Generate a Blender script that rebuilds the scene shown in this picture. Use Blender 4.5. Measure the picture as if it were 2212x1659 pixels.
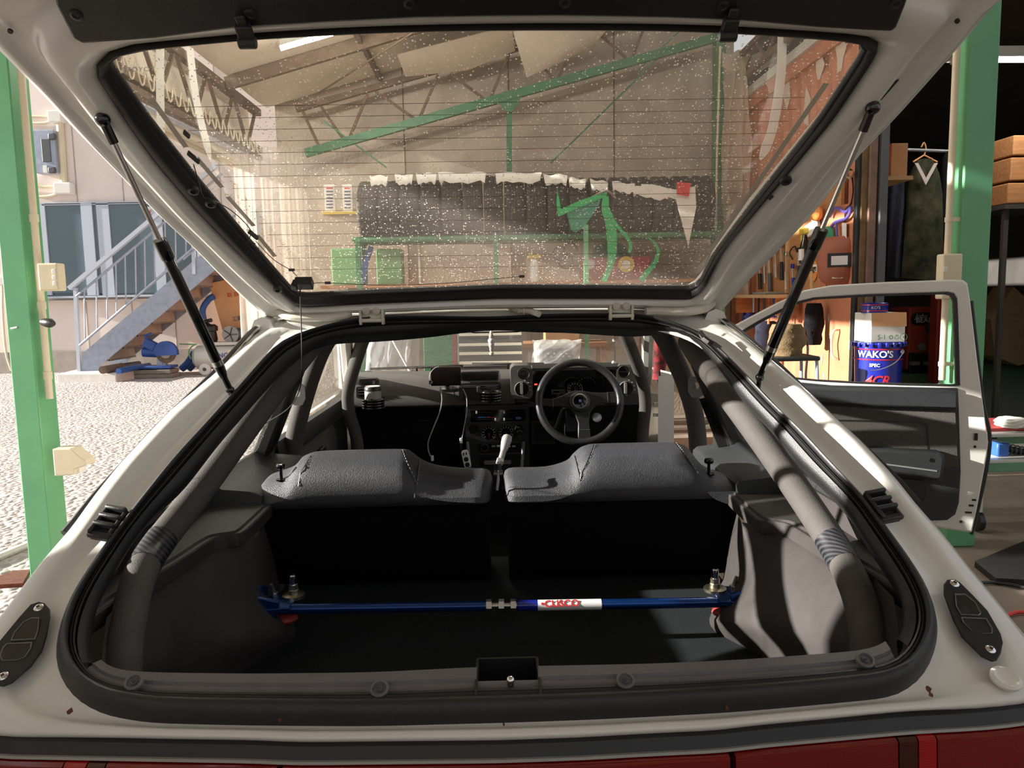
import bpy, bmesh, math, random
from mathutils import Vector, Matrix, Euler
from math import sin, cos, pi, radians, sqrt, atan2
random.seed(7)
for o in list(bpy.data.objects): bpy.data.objects.remove(o, do_unlink=True)
scene = bpy.context.scene
COL = scene.collection

# ---------------------------------------------------------------- camera
F_PX, CX, CY, CAM_H = 1660.0, 1106.0, 829.5, 1.38
YAW, PITCH, ROLL = radians(1.0), radians(6.5), radians(1.1)
def _axes():
    cy, sy, cp, sp = cos(YAW), sin(YAW), cos(PITCH), sin(PITCH)
    f = Vector((sy*cp, cy*cp, -sp)); r = Vector((cy, -sy, 0)); u = r.cross(f)
    c, s = cos(ROLL), sin(ROLL)
    return f, c*r - s*u, s*r + c*u
FW, RT, UP = _axes()
CAM = Vector((0, 0, CAM_H))
cd = bpy.data.cameras.new('camera'); cam = bpy.data.objects.new('camera', cd); COL.objects.link(cam)
cd.sensor_width = 36; cd.sensor_fit = 'HORIZONTAL'; cd.lens = F_PX/2212*36; cd.clip_start = .02; cd.clip_end = 200
cam.matrix_world = Matrix(((RT.x, UP.x, -FW.x, CAM.x), (RT.y, UP.y, -FW.y, CAM.y), (RT.z, UP.z, -FW.z, CAM.z), (0, 0, 0, 1)))
scene.camera = cam

# ---------------------------------------------------------------- world, sun, exposure
SUN_D = Vector((0.955, 0.05, -0.29)).normalized()          # direction the sunlight travels
world = bpy.data.worlds.new('sky'); scene.world = world; world.use_nodes = True
wn = world.node_tree.nodes; wl = world.node_tree.links
bg = wn['Background']
sky = wn.new('ShaderNodeTexSky'); sky.sky_type = 'HOSEK_WILKIE'; sky.turbidity = 4.0; sky.ground_albedo = .35
sky.sun_direction = -SUN_D
mixw = wn.new('ShaderNodeMix'); mixw.data_type = 'RGBA'; mixw.inputs['Factor'].default_value = .8
mixw.inputs['B'].default_value = (.92, .96, 1.0, 1)
wl.new(sky.outputs[0], mixw.inputs['A']); wl.new(mixw.outputs['Result'], bg.inputs[0])
bg.inputs[1].default_value = 0.85
sl = bpy.data.lights.new('sun', 'SUN'); sl.energy = 17.0; sl.color = (1, .95, .88); sl.angle = radians(.6)
sun = bpy.data.objects.new('sun', sl); COL.objects.link(sun); sun.rotation_euler = SUN_D.to_track_quat('-Z', 'Y').to_euler(); sun.location = (-8, 0, 8)
vs = scene.view_settings
scene.display_settings.display_device = 'sRGB'
vs.view_transform = 'Standard'; vs.look = 'None'; vs.gamma = 1; vs.use_curve_mapping = False; vs.exposure = 0.0

# ---------------------------------------------------------------- pixel helpers: a pixel and a distance give a point of the place
def ray(px, py): return FW + RT*((px-CX)/F_PX) - UP*((py-CY)/F_PX)
def atY(px, py, Y): d = ray(px, py); return CAM + d*(Y/d.y)
def atX(px, py, X): d = ray(px, py); return CAM + d*(X/d.x)
def atZ(px, py, Z): d = ray(px, py); return CAM + d*((Z-CAM_H)/d.z)
def atP(px, py, p, n): d = ray(px, py); p = Vector(p); n = Vector(n); return CAM + d*((p-CAM).dot(n)/d.dot(n))
# profile of the tailgate opening seen from the side: (Y, z)
PROF = [(0.9, 0.775), (0.98, 0.80), (1.1, .862), (1.4, 1.06), (1.77, 1.305), (1.9, 1.36)]
def prof(px, py, dz=0.0):
    d = ray(px, py); P = PROF; first = None; q = None
    for i, ((y0, z0), (y1, z1)) in enumerate(zip(P, P[1:])):
        n = Vector((0, -(z1-z0), y1-y0)); p = Vector((0, y0, z0+dz))
        q = CAM + d*((p-CAM).dot(n)/d.dot(n))
        if i == 0: first = q
        if y0-1e-6 <= q.y <= y1+1e-6: return q
    return q if q.y > P[-1][0] else first
def lerp(a, b, t): return a + (b-a)*t
def interp(tab, x):
    if x <= tab[0][0]: return tab[0][1]
    for (a, b), (c, d) in zip(tab, tab[1:]):
        if x <= c: return b + (d-b)*(x-a)/(c-a)
    return tab[-1][1]
def resample(pts, n):
    pts = [Vector(p) for p in pts]; L = [0]
    for a, b in zip(pts, pts[1:]): L.append(L[-1] + (b-a).length)
    out = []; j = 0
    for i in range(n):
        s = L[-1]*i/(n-1)
        while j < len(L)-2 and L[j+1] < s: j += 1
        t = (s-L[j])/max(1e-9, L[j+1]-L[j]); out.append(pts[j].lerp(pts[j+1], min(1, max(0, t))))
    return out
def spline(pts, n=6, closed=False):
    pts = [Vector(p) for p in pts]; N = len(pts); out = []
    rng = N if closed else N-1
    for i in range(rng):
        if closed: p0, p1, p2, p3 = pts[i-1], pts[i], pts[(i+1) % N], pts[(i+2) % N]
        else: p0, p1, p2, p3 = pts[max(0, i-1)], pts[i], pts[i+1], pts[min(N-1, i+2)]
        for k in range(n):
            t = k/n
            out.append(.5*((2*p1) + (p2-p0)*t + (2*p0-5*p1+4*p2-p3)*t*t + (3*p1-p0-3*p2+p3)*t**3))
    if not closed: out.append(pts[-1].copy())
    return out
def circle(n, r=1.0, ph=0.0): return [(r*cos(2*pi*i/n+ph), r*sin(2*pi*i/n+ph)) for i in range(n)]
def rrect(w, h, r, n=4):
    out = []
    for cx, cy, a0 in ((w/2-r, h/2-r, 0), (-w/2+r, h/2-r, 90), (-w/2+r, -h/2+r, 180), (w/2-r, -h/2+r, 270)):
        for k in range(n+1):
            a = radians(a0+90*k/n); out.append((cx+r*cos(a), cy+r*sin(a)))
    return out
def frame(d, up=Vector((0, 0, 1))):
    d = Vector(d).normalized()
    if abs(d.dot(up)) > .98: up = Vector((0, 1, 0))
    u = up.cross(d).normalized(); v = d.cross(u); return u, v

# ---------------------------------------------------------------- mesh builder
from mathutils.bvhtree import BVHTree
def caster(objs):
    """returns a function: pixel -> the point of these meshes that shows there"""
    vs, fs = [], []
    for o in objs:
        off = ORIG.get(o.name, Vector()); b = len(vs)
        vs += [v.co+off for v in o.data.vertices]; fs += [[i+b for i in p.vertices] for p in o.data.polygons]
    T = BVHTree.FromPolygons(vs, fs)
    def f(px, py, lift=0.0):
        h = T.ray_cast(CAM, ray(px, py).normalized())
        if h[0] is None: return None
        n = h[1] if h[1].dot(ray(px, py)) < 0 else -h[1]
        return h[0]+n*lift
    return f
class MB:
    def __init__(s): s.v = []; s.f = []
    def add(s, vs, fs):
        b = len(s.v); s.v += [Vector(p) for p in vs]; s.f += [[i+b for i in f] for f in fs]; return s
    def box(s, c, sz, rot=None):
        x, y, z = sz[0]/2, sz[1]/2, sz[2]/2
        P = [Vector((a*x, b*y, d*z)) for a in (-1, 1) for b in (-1, 1) for d in (-1, 1)]
        if rot is not None:
            M = rot if isinstance(rot, Matrix) else Euler(rot).to_matrix()
            P = [M @ p for p in P]
        c = Vector(c)
        return s.add([p+c for p in P], [(0, 1, 3, 2), (4, 6, 7, 5), (0, 4, 5, 1), (2, 3, 7, 6), (0, 2, 6, 4), (1, 5, 7, 3)])
    def span(s, a, b):
        a = Vector(a); b = Vector(b); return s.box((a+b)/2, (abs(b.x-a.x), abs(b.y-a.y), abs(b.z-a.z)))
    def bar(s, a, b, w, h, up=Vector((0, 0, 1))):
        a = Vector(a); b = Vector(b); u, v = frame(b-a, up)
        r = []
        for p in (a, b): r += [p+u*(w/2*i)+v*(h/2*j) for i, j in ((-1, -1), (1, -1), (1, 1), (-1, 1))]
        return s.add(r, [(3, 2, 1, 0), (4, 5, 6, 7)] + [(i, (i+1) % 4, 4+(i+1) % 4, 4+i) for i in range(4)])
    def loft(s, rings, closed=True, caps=True, loop=False):
        n = len(rings[0]); b = len(s.v)
        for r in rings: s.v += [Vector(p) for p in r]
        m = len(rings)
        for i in range(m if loop else m-1):
            for j in range(n if closed else n-1):
                k = (j+1) % n; i2 = (i+1) % m
                s.f.append([b+i*n+j, b+i*n+k, b+i2*n+k, b+i2*n+j])
        if caps and closed and not loop:
            s.f.append([b+j for j in range(n)][::-1]); s.f.append([b+(m-1)*n+j for j in range(n)])
        return s
    def tube(s, path, r, n=10, caps=True, closed=False):
        path = [Vector(p) for p in path]; N = len(path); rings = []; u = None
        for i, p in enumerate(path):
            if closed: t = path[(i+1) % N]-path[i-1]
            else: t = path[min(N-1, i+1)]-path[max(0, i-1)]
            t.normalize()
            if u is None: u, v = frame(t)
            else:
                u = (u - t*u.dot(t))
                if u.length < 1e-6: u, v = frame(t)
                u.normalize(); v = t.cross(u)
            rr = r(i/(N-1)) if callable(r) else r
            rings.append([p+u*(rr*a)+v*(rr*b) for a, b in circle(n)])
        return s.loft(rings, True, caps, closed)
    def lathe(s, prof, o, axis=(0, 0, 1), n=20, caps=True):
        o = Vector(o); axis = Vector(axis).normalized(); u, v = frame(axis)
        return s.loft([[o+axis*h+u*(max(r, 1e-4)*a)+v*(max(r, 1e-4)*b) for a, b in circle(n)] for r, h in prof], True, caps)
    def prism(s, poly, ext):
        poly = [Vector(p) for p in poly]; ext = Vector(ext); n = len(poly)
        return s.add(poly + [p+ext for p in poly], [list(range(n))[::-1], list(range(n, 2*n))] + [(i, (i+1) % n, n+(i+1) % n, n+i) for i in range(n)])
    def plate_hole(s, outer, inner, ext):
        # outer and inner rings with the same number of points
        n = len(outer); ext = Vector(ext)
        A = [Vector(p) for p in outer]; B = [Vector(p) for p in inner]
        vs = A + B + [p+ext for p in A] + [p+ext for p in B]; fs = []
        for i in range(n):
            j = (i+1) % n
            fs += [(i, j, n+j, n+i), (2*n+i, 3*n+i, 3*n+j, 2*n+j), (i, 2*n+i, 2*n+j, j), (n+i, n+j, 3*n+j, 3*n+i)]
        return s.add(vs, fs)
    def ribbon(s, path, w, th, side):
        # flat strip: side gives the width direction (vector or function of index)
        path = [Vector(p) for p in path]; rings = []; N = len(path)
        for i, p in enumerate(path):
            t = path[min(N-1, i+1)]-path[max(0, i-1)]
            sd = Vector(side(i) if callable(side) else side); sd = (sd - t.normalized()*sd.dot(t.normalized())).normalized()
            nn = t.cross(sd).normalized(); ww = w(i/(N-1)) if callable(w) else w
            rings.append([p-sd*(ww/2)-nn*(th/2), p+sd*(ww/2)-nn*(th/2), p+sd*(ww/2)+nn*(th/2), p-sd*(ww/2)+nn*(th/2)])
        return s.loft(rings)
    def ball(s, c, r, n=12, m=8, sc=(1, 1, 1)):
        c = Vector(c); rings = []
        for i in range(m+1):
            a = pi*i/m; rr = max(1e-4, sin(a))
            rings.append([c+Vector((r*sc[0]*rr*x, r*sc[1]*rr*y, r*sc[2]*cos(a))) for x, y in circle(n)])
        return s.loft(rings)
    def build(s, name, mat, parent=None, smooth=35, bevel=0.0, seg=2, kind=None, label=None, fix=True):
        off = ORIG.get(parent.name, Vector()) if parent is not None else Vector()
        me = bpy.data.meshes.new(name)
        me.from_pydata([tuple(p-off) for p in s.v], [], s.f)
        if fix:
            bm = bmesh.new(); bm.from_mesh(me); bmesh.ops.recalc_face_normals(bm, faces=bm.faces); bm.to_mesh(me); bm.free()
        if smooth:
            for p in me.polygons: p.use_smooth = True
            me.set_sharp_from_angle(angle=radians(smooth))
        for m in (mat if isinstance(mat, (list, tuple)) else [mat]): me.materials.append(M[m] if isinstance(m, str) else m)
        o = bpy.data.objects.new(name, me); COL.objects.link(o)
        if parent is not None: o.parent = parent; ORIG[o.name] = off
        if bevel:
            md = o.modifiers.new('bevel', 'BEVEL'); md.width = bevel; md.segments = seg; md.limit_method = 'ANGLE'; md.angle_limit = radians(40)
        if kind: o['kind'] = kind
        if label: o['label'] = label
        return o
ORIG = {}
def tag(o, label, cat=None, group=None, kind=None):
    if label: o['label'] = label
    if cat: o['category'] = cat
    if group: o['group'] = group
    if kind: o['kind'] = kind
    return o
def thing(name, label, cat, loc=(0, 0, 0), group=None):
    o = bpy.data.objects.new(name, None); COL.objects.link(o); o.location = loc; o.empty_display_size = .1
    ORIG[o.name] = Vector(loc); return tag(o, label, cat, group)
def structure(o): o['kind'] = 'structure'; return o
def copy_tree(o, parent=None):
    c = o.copy(); COL.objects.link(c); c.parent = parent
    ORIG[c.name] = ORIG.get(o.name, Vector()).copy()
    for ch in list(o.children): copy_tree(ch, c)
    return c
def text_mesh(name, body, size, origin, xdir, updir, mat, parent=None, depth=.0008, align='CENTER', fit=None, shear=0, bold=0.0, flat=False):
    cu = bpy.data.curves.new(name, 'FONT'); cu.body = body; cu.size = size; cu.align_x = align; cu.align_y = 'CENTER'; cu.extrude = depth; cu.shear = shear; cu.offset = bold*size
    cu.resolution_u = 3
    t = bpy.data.objects.new(name+'_tmp', cu); COL.objects.link(t)
    dg = bpy.context.evaluated_depsgraph_get(); dg.update()
    me = bpy.data.meshes.new_from_object(t.evaluated_get(dg)); bpy.data.objects.remove(t, do_unlink=True); bpy.data.curves.remove(cu)
    xd = Vector(xdir).normalized(); ud = Vector(updir).normalized(); nd = xd.cross(ud)
    if len(me.vertices) == 0: return None
    xs = [v.co.x for v in me.vertices]; w = max(xs)-min(xs); k = (fit/w) if fit else 1.0
    off = ORIG.get(parent.name, Vector()) if parent is not None else Vector()
    org = Vector(origin)
    for v in me.vertices: v.co = org - off + xd*(v.co.x*k) + ud*v.co.y + nd*v.co.z
    me.name = name; me.materials.clear(); me.materials.append(M[mat])
    o = bpy.data.objects.new(name, me); COL.objects.link(o)
    if parent is not None: o.parent = parent; ORIG[o.name] = off
    return o

# ---------------------------------------------------------------- materials
M = {}
def srgb(c): return tuple(((x/255)/12.92 if x/255 <= .04045 else ((x/255+.055)/1.055)**2.4) for x in c)
def mat(name, col, rough=.5, metal=0.0, var=0.0, vscale=8.0, col2=None, bump=0.0, bscale=60.0, coat=0.0, spec=.5, detail=4, stretch=None, emit=None, estr=0.0, trans=0.0, alpha=1.0):
    m = bpy.data.materials.new(name); m.use_nodes = True; nt = m.node_tree; N = nt.nodes; L = nt.links
    b = N['Principled BSDF']; b.inputs['Base Color'].default_value = (*col, 1); b.inputs['Roughness'].default_value = rough; b.inputs['Metallic'].default_value = metal
    b.inputs['Specular IOR Level'].default_value = spec; b.inputs['Coat Weight'].default_value = coat; b.inputs['Coat Roughness'].default_value = .08
    if emit: b.inputs['Emission Color'].default_value = (*emit, 1); b.inputs['Emission Strength'].default_value = estr
    if alpha < 1: b.inputs['Alpha'].default_value = alpha
    tc = None
    if var or col2 or bump:
        tc = N.new('ShaderNodeTexCoord'); mp = N.new('ShaderNodeMapping'); L.new(tc.outputs['Object'], mp.inputs[0])
        if stretch: mp.inputs['Scale'].default_value = stretch
    if var or col2:
        n = N.new('ShaderNodeTexNoise'); n.inputs['Scale'].default_value = vscale; n.inputs['Detail'].default_value = detail; n.inputs['Roughness'].default_value = .6
        L.new(mp.outputs[0], n.inputs['Vector'])
        r = N.new('ShaderNodeValToRGB'); L.new(n.outputs[0], r.inputs[0])
        c2 = col2 if col2 else tuple(x*(1-var) for x in col); c1 = col if col2 else tuple(min(1, x*(1+var)) for x in col)
        r.color_ramp.elements[0].position = .35; r.color_ramp.elements[1].position = .65
        r.color_ramp.elements[0].color = (*c2, 1); r.color_ramp.elements[1].color = (*c1, 1)
        L.new(r.outputs[0], b.inputs['Base Color'])
    if bump:
        n2 = N.new('ShaderNodeTexNoise'); n2.inputs['Scale'].default_value = bscale; n2.inputs['Detail'].default_value = 3
        L.new(mp.outputs[0], n2.inputs['Vector'])
        bp = N.new('ShaderNodeBump'); bp.inputs['Strength'].default_value = bump; bp.inputs['Distance'].default_value = .01
        L.new(n2.outputs[0], bp.inputs['Height']); L.new(bp.outputs[0], b.inputs['Normal'])
    M[name] = m; return m
def schlick(N, L, f0):
    g = N.new('ShaderNodeNewGeometry'); dt = N.new('ShaderNodeVectorMath'); dt.operation = 'DOT_PRODUCT'; L.new(g.outputs['Normal'], dt.inputs[0]); L.new(g.outputs['Incoming'], dt.inputs[1])
    ab = N.new('ShaderNodeMath'); ab.operation = 'ABSOLUTE'; L.new(dt.outputs['Value'], ab.inputs[0])
    su = N.new('ShaderNodeMath'); su.operation = 'SUBTRACT'; su.inputs[0].default_value = 1; L.new(ab.outputs[0], su.inputs[1])
    pw = N.new('ShaderNodeMath'); pw.operation = 'POWER'; pw.inputs[1].default_value = 5; L.new(su.outputs[0], pw.inputs[0])
    ma = N.new('ShaderNodeMath'); ma.operation = 'MULTIPLY_ADD'; ma.inputs[1].default_value = 1-f0; ma.inputs[2].default_value = f0; L.new(pw.outputs[0], ma.inputs[0])
    return ma
def glass(name, tint=(1, 1, 1), gloss=1.0, dust=None, dustcol=(.8, .75, .68)):
    m = bpy.data.materials.new(name); m.use_nodes = True; nt = m.node_tree; N = nt.nodes; L = nt.links
    for n in list(N): N.remove(n)
    out = N.new('ShaderNodeOutputMaterial'); tr = N.new('ShaderNodeBsdfTransparent'); tr.inputs[0].default_value = (*tint, 1)
    gl = N.new('ShaderNodeBsdfGlossy'); gl.inputs['Roughness'].default_value = .02; gl.inputs[0].default_value = (gloss, gloss, gloss, 1)
    fr = schlick(N, L, .045)
    mx = N.new('ShaderNodeMixShader'); L.new(fr.outputs[0], mx.inputs[0]); L.new(tr.outputs[0], mx.inputs[1]); L.new(gl.outputs[0], mx.inputs[2])
    last = mx
    if dust:
        film, spots, scale = dust
        tc = N.new('ShaderNodeTexCoord')
        vo = N.new('ShaderNodeTexVoronoi'); vo.inputs['Scale'].default_value = scale; vo.inputs['Randomness'].default_value = 1
        L.new(tc.outputs['Object'], vo.inputs['Vector'])
        # spots of random size: distance < random(cell)*k
        sep = N.new('ShaderNodeSeparateColor'); L.new(vo.outputs['Color'], sep.inputs[0])
        pw = N.new('ShaderNodeMath'); pw.operation = 'POWER'; pw.inputs[1].default_value = 2.2; L.new(sep.outputs[0], pw.inputs[0])
        ml = N.new('ShaderNodeMath'); ml.operation = 'MULTIPLY'; ml.inputs[1].default_value = .42; L.new(pw.outputs[0], ml.inputs[0])
        lt = N.new('ShaderNodeMath'); lt.operation = 'LESS_THAN'; L.new(vo.outputs['Distance'], lt.inputs[0]); L.new(ml.outputs[0], lt.inputs[1])
        no = N.new('ShaderNodeTexNoise'); no.inputs['Scale'].default_value = 3.0; no.inputs['Detail'].default_value = 5; L.new(tc.outputs['Object'], no.inputs['Vector'])
        mr = N.new('ShaderNodeMapRange'); mr.inputs[1].default_value = .3; mr.inputs[2].default_value = .75; mr.inputs[3].default_value = film*.5; mr.inputs[4].default_value = film*1.4; L.new(no.outputs[0], mr.inputs[0])
        m2 = N.new('ShaderNodeMath'); m2.operation = 'MULTIPLY'; m2.inputs[1].default_value = spots; L.new(lt.outputs[0], m2.inputs[0])
        mxm = N.new('ShaderNodeMath'); mxm.operation = 'MAXIMUM'; L.new(m2.outputs[0], mxm.inputs[0]); L.new(mr.outputs[0], mxm.inputs[1])
        df = N.new('ShaderNodeBsdfDiffuse'); df.inputs[0].default_value = (*dustcol, 1); tl = N.new('ShaderNodeBsdfTranslucent'); tl.inputs[0].default_value = (*dustcol, 1)
        ms = N.new('ShaderNodeMixShader'); ms.inputs[0].default_value = .8; L.new(df.outputs[0], ms.inputs[1]); L.new(tl.outputs[0], ms.inputs[2])
        m3 = N.new('ShaderNodeMixShader'); L.new(mxm.outputs[0], m3.inputs[0]); L.new(last.outputs[0], m3.inputs[1]); L.new(ms.outputs[0], m3.inputs[2]); last = m3
    L.new(last.outputs[0], out.inputs[0]); M[name] = m; return m
def vinyl(name, col, a, trans=.4):
    m = bpy.data.materials.new(name); m.use_nodes = True; nt = m.node_tree; N = nt.nodes; L = nt.links
    for n in list(N): N.remove(n)
    out = N.new('ShaderNodeOutputMaterial'); tr = N.new('ShaderNodeBsdfTransparent')
    df = N.new('ShaderNodeBsdfDiffuse'); df.inputs[0].default_value = (*col, 1); tl = N.new('ShaderNodeBsdfTranslucent'); tl.inputs[0].default_value = (*col, 1)
    gl = N.new('ShaderNodeBsdfGlossy'); gl.inputs['Roughness'].default_value = .12
    fr = schlick(N, L, .03)
    ms = N.new('ShaderNodeMixShader'); ms.inputs[0].default_value = trans; L.new(df.outputs[0], ms.inputs[1]); L.new(tl.outputs[0], ms.inputs[2])
    m2 = N.new('ShaderNodeMixShader'); m2.inputs[0].default_value = a; L.new(tr.outputs[0], m2.inputs[1]); L.new(ms.outputs[0], m2.inputs[2])
    m3 = N.new('ShaderNodeMixShader'); L.new(fr.outputs[0], m3.inputs[0]); L.new(m2.outputs[0], m3.inputs[1]); L.new(gl.outputs[0], m3.inputs[2])
    L.new(m3.outputs[0], out.inputs[0]); M[name] = m; return m
# car
mat('car_white', srgb((220, 219, 212)), .28, 0, .03, 3, coat=.6)
mat('car_white_dull', srgb((205, 201, 186)), .5, 0, .10, 14)
mat('rubber', srgb((38, 38, 39)), .48, 0, .12, 20, bump=.08, bscale=300)
mat('black_plastic', srgb((30, 30, 31)), .45, 0, .1, 30, bump=.15, bscale=500)
mat('grey_plastic', srgb((104, 102, 104)), .5, 0, .08, 20, bump=.15, bscale=600)
mat('liner_plastic', srgb((62, 58, 57)), .55, 0, .10, 12, bump=.25, bscale=700, spec=.2)
mat('cage_foam', srgb((74, 70, 67)), .8, 0, .08, 25, bump=.2, bscale=500)
mat('leather', srgb((68, 69, 74)), .5, 0, .10, 40, bump=.35, bscale=420)
mat('seat_carpet', srgb((16, 17, 19)), .95, 0, .2, 200, bump=.5, bscale=900, spec=.1)
mat('floor_carpet', srgb((48, 52, 54)), .95, 0, .35, 350, bump=.8, bscale=700, spec=.1)
mat('interior_black', srgb((17, 17, 18)), .7, 0, .1, 20, spec=.25)
mat('dash_plastic', srgb((82, 78, 75)), .55, 0, .08, 30, bump=.3, bscale=500)
mat('door_vinyl', srgb((42, 44, 47)), .5, 0, .08, 30, bump=.25, bscale=500)
mat('door_cloth', srgb((88, 86, 82)), .9, 0, .25, 250, bump=.6, bscale=600, spec=.1)
mat('wheel_leather', srgb((38, 38, 40)), .35, 0, .1, 30, bump=.15, bscale=300)
mat('gloss_black', (.006, .006, .007), .12, 0, coat=.5)
mat('satin_black', (.012, .012, .013), .4)
mat('tape_carbon', srgb((34, 35, 38)), .35)
mat('chrome', (.8, .8, .8), .12, 1)
mat('steel', (.55, .54, .52), .3, 1)
mat('brass_steel', (.55, .5, .38), .3, 1)
mat('blue_anodized', srgb((20, 62, 130)), .25, .65, coat=.3)
mat('red_lens', srgb((128, 10, 12)), .14, 0, .25, 40, coat=.8)
mat('red_lens_dark', srgb((62, 6, 8)), .14, coat=.8)
mat('red_lens_bright', srgb((176, 16, 22)), .14, 0, .2, 60, coat=.8)
mat('white_plastic', srgb((225, 225, 222)), .4)
mat('sticker_white', srgb((235, 235, 235)), .4)
mat('red_print', srgb((205, 40, 45)), .5)
mat('white_print', srgb((225, 225, 225)), .5)
mat('stitch', srgb((150, 148, 140)), .7)
mat('silver_grey', srgb((150, 148, 144)), .45, .3)
mat('screen_dark', srgb((26, 18, 16)), .1, coat=.6)
mat('cable_grey', srgb((150, 148, 146)), .5)
mat('amber_glow', (.8, .05, .03), .4, emit=(1, .05, .03), estr=3)
mat('blue_print', srgb((60, 110, 175)), .4)
mat('rust', srgb((98, 52, 34)), .85, 0, .3, 40)
glass('car_glass', (.93, .95, .93), 1.0, dust=(.035, .25, 160))
glass('gate_glass', (.95, .93, .89), 1.0, dust=(.17, 1.0, 230), dustcol=(.75, .68, .60))
glass('clear_glass', (.95, .96, .95), .8)
# place
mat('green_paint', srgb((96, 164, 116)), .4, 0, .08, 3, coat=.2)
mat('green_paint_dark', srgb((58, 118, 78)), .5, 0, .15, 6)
mat('beige_pvc', srgb((216, 204, 176)), .45, 0, .04, 5)
mat('white_box', srgb((226, 224, 216)), .45, 0, .04, 5)
mat('brown_wall', srgb((180, 167, 152)), .9, 0, .14, 2.2, bump=.2, bscale=40, detail=8)
mat('ceiling_board', srgb((224, 214, 196)), .85, 0, .05, 2)
mat('rust_steel', srgb((104, 84, 66)), .75, 0, .25, 14)
mat('building_wall', srgb((230, 217, 210)), .9, 0, .05, 1.2, bump=.1, bscale=60, detail=8)
mat('building_base', srgb((168, 158, 150)), .9, 0, .12, 4, detail=8)
mat('alu', srgb((188, 196, 208)), .4, .2)
mat('win_glass', srgb((92, 108, 116)), .12, 0, .08, .7, coat=.4)
mat('galva', srgb((158, 166, 182)), .42, .35, .12, 9, detail=8)
mat('tread_grey', srgb((128, 120, 112)), .8, 0, .12, 9)
mat('cardboard', srgb((206, 156, 110)), .85, 0, .05, 5)
mat('cardboard_dark', srgb((176, 136, 92)), .85, 0, .06, 5)
mat('print_red', srgb((196, 70, 52)), .8)
mat('print_blue', srgb((84, 84, 112)), .8)
mat('blue_paint', srgb((36, 72, 140)), .45, 0, .15, 9)
mat('pad_concrete', srgb((200, 196, 190)), .9, 0, .10, 6, bump=.2, bscale=60, detail=8)
mat('dirty_concrete', srgb((128, 116, 102)), .9, 0, .25, 2.5, bump=.2, bscale=40, detail=9)
mat('green_floor', srgb((92, 142, 112)), .35, 0, .18, 1.6, detail=8)
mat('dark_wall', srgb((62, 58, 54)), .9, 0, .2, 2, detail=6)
mat('container_orange', srgb((184, 116, 84)), .65, 0, .12, 3, detail=8)
mat('peeled_paint', srgb((206, 190, 172)), .8)
mat('bronze_frame', srgb((104, 80, 50)), .4, .5, .25, 12)
mat('brown_frame', srgb((112, 86, 72)), .6, 0, .2, 10)
mat('grey_frame', srgb((84, 84, 88)), .5, .2)
mat('orange_red', srgb((176, 62, 38)), .5, 0, .12, 3)
mat('can_blue', srgb((26, 38, 140)), .25, 0, coat=.5)
mat('can_red', srgb((190, 36, 44)), .3, coat=.4)
mat('wood', srgb((170, 118, 74)), .7, 0, .18, 5, stretch=(1, 8, 8))
mat('wood_pale', srgb((196, 160, 118)), .7, 0, .12, 5, stretch=(1, 8, 8))
mat('fibre_brown', srgb((150, 84, 62)), .6, 0, .08, 12)
mat('tyre', srgb((56, 52, 50)), .85, 0, .12, 30, bump=.3, bscale=80)
mat('paper_white', srgb((228, 226, 218)), .8, 0, .04, 10)
mat('strap_green', srgb((30, 170, 96)), .55)
mat('tarp_green', srgb((34, 110, 74)), .5, 0, .1, 6)
mat('grey_steel_dark', srgb((70, 68, 68)), .45, .2, .1, 6)
mat('drawer_trim', srgb((214, 206, 190)), .5)
mat('red_box', srgb((150, 48, 46)), .5, 0, .1, 6)
mat('yellow_plastic', srgb((206, 176, 66)), .5)
mat('pale_green', srgb((118, 166, 112)), .6)
mat('blue_cloth', srgb((74, 100, 150)), .9)
mat('black_cloth', srgb((26, 26, 29)), .95, 0, .2, 60, bump=.4, bscale=120, spec=.1)
mat('khaki_cloth', srgb((116, 98, 72)), .95, 0, .15, 30, bump=.4, bscale=90, spec=.1)
mat('camo_cloth', srgb((70, 66, 48)), .95, 0, 0, 9, col2=srgb((30, 36, 28)), bump=.3, bscale=60, spec=.1)
mat('navy_cloth', srgb((44, 46, 58)), .95, 0, .15, 30, spec=.1)
mat('red_cloth', srgb((150, 40, 46)), .9, 0, 0, 18, col2=srgb((22, 22, 26)))
mat('purple_plastic', srgb((98, 84, 158)), .45)
mat('orange_plastic', srgb((222, 142, 66)), .5)
mat('tube_light', (1, .95, .88), .4, emit=(1, .96, .89), estr=160)
mat('white_metal', srgb((206, 206, 200)), .4, .1)
mat('blue_machine', srgb((40, 84, 150)), .4)
vinyl('curtain_vinyl', (.74, .67, .59), .42, .5)
vinyl('sheet_translucent', (.9, .8, .66), .92, .65)
vinyl('wrap_film', (.82, .84, .9), .55, .4)
vinyl('film_grey', (.55, .52, .46), .85, .5)
vinyl('green_film', (.1, .5, .32), .72, .4)
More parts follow.
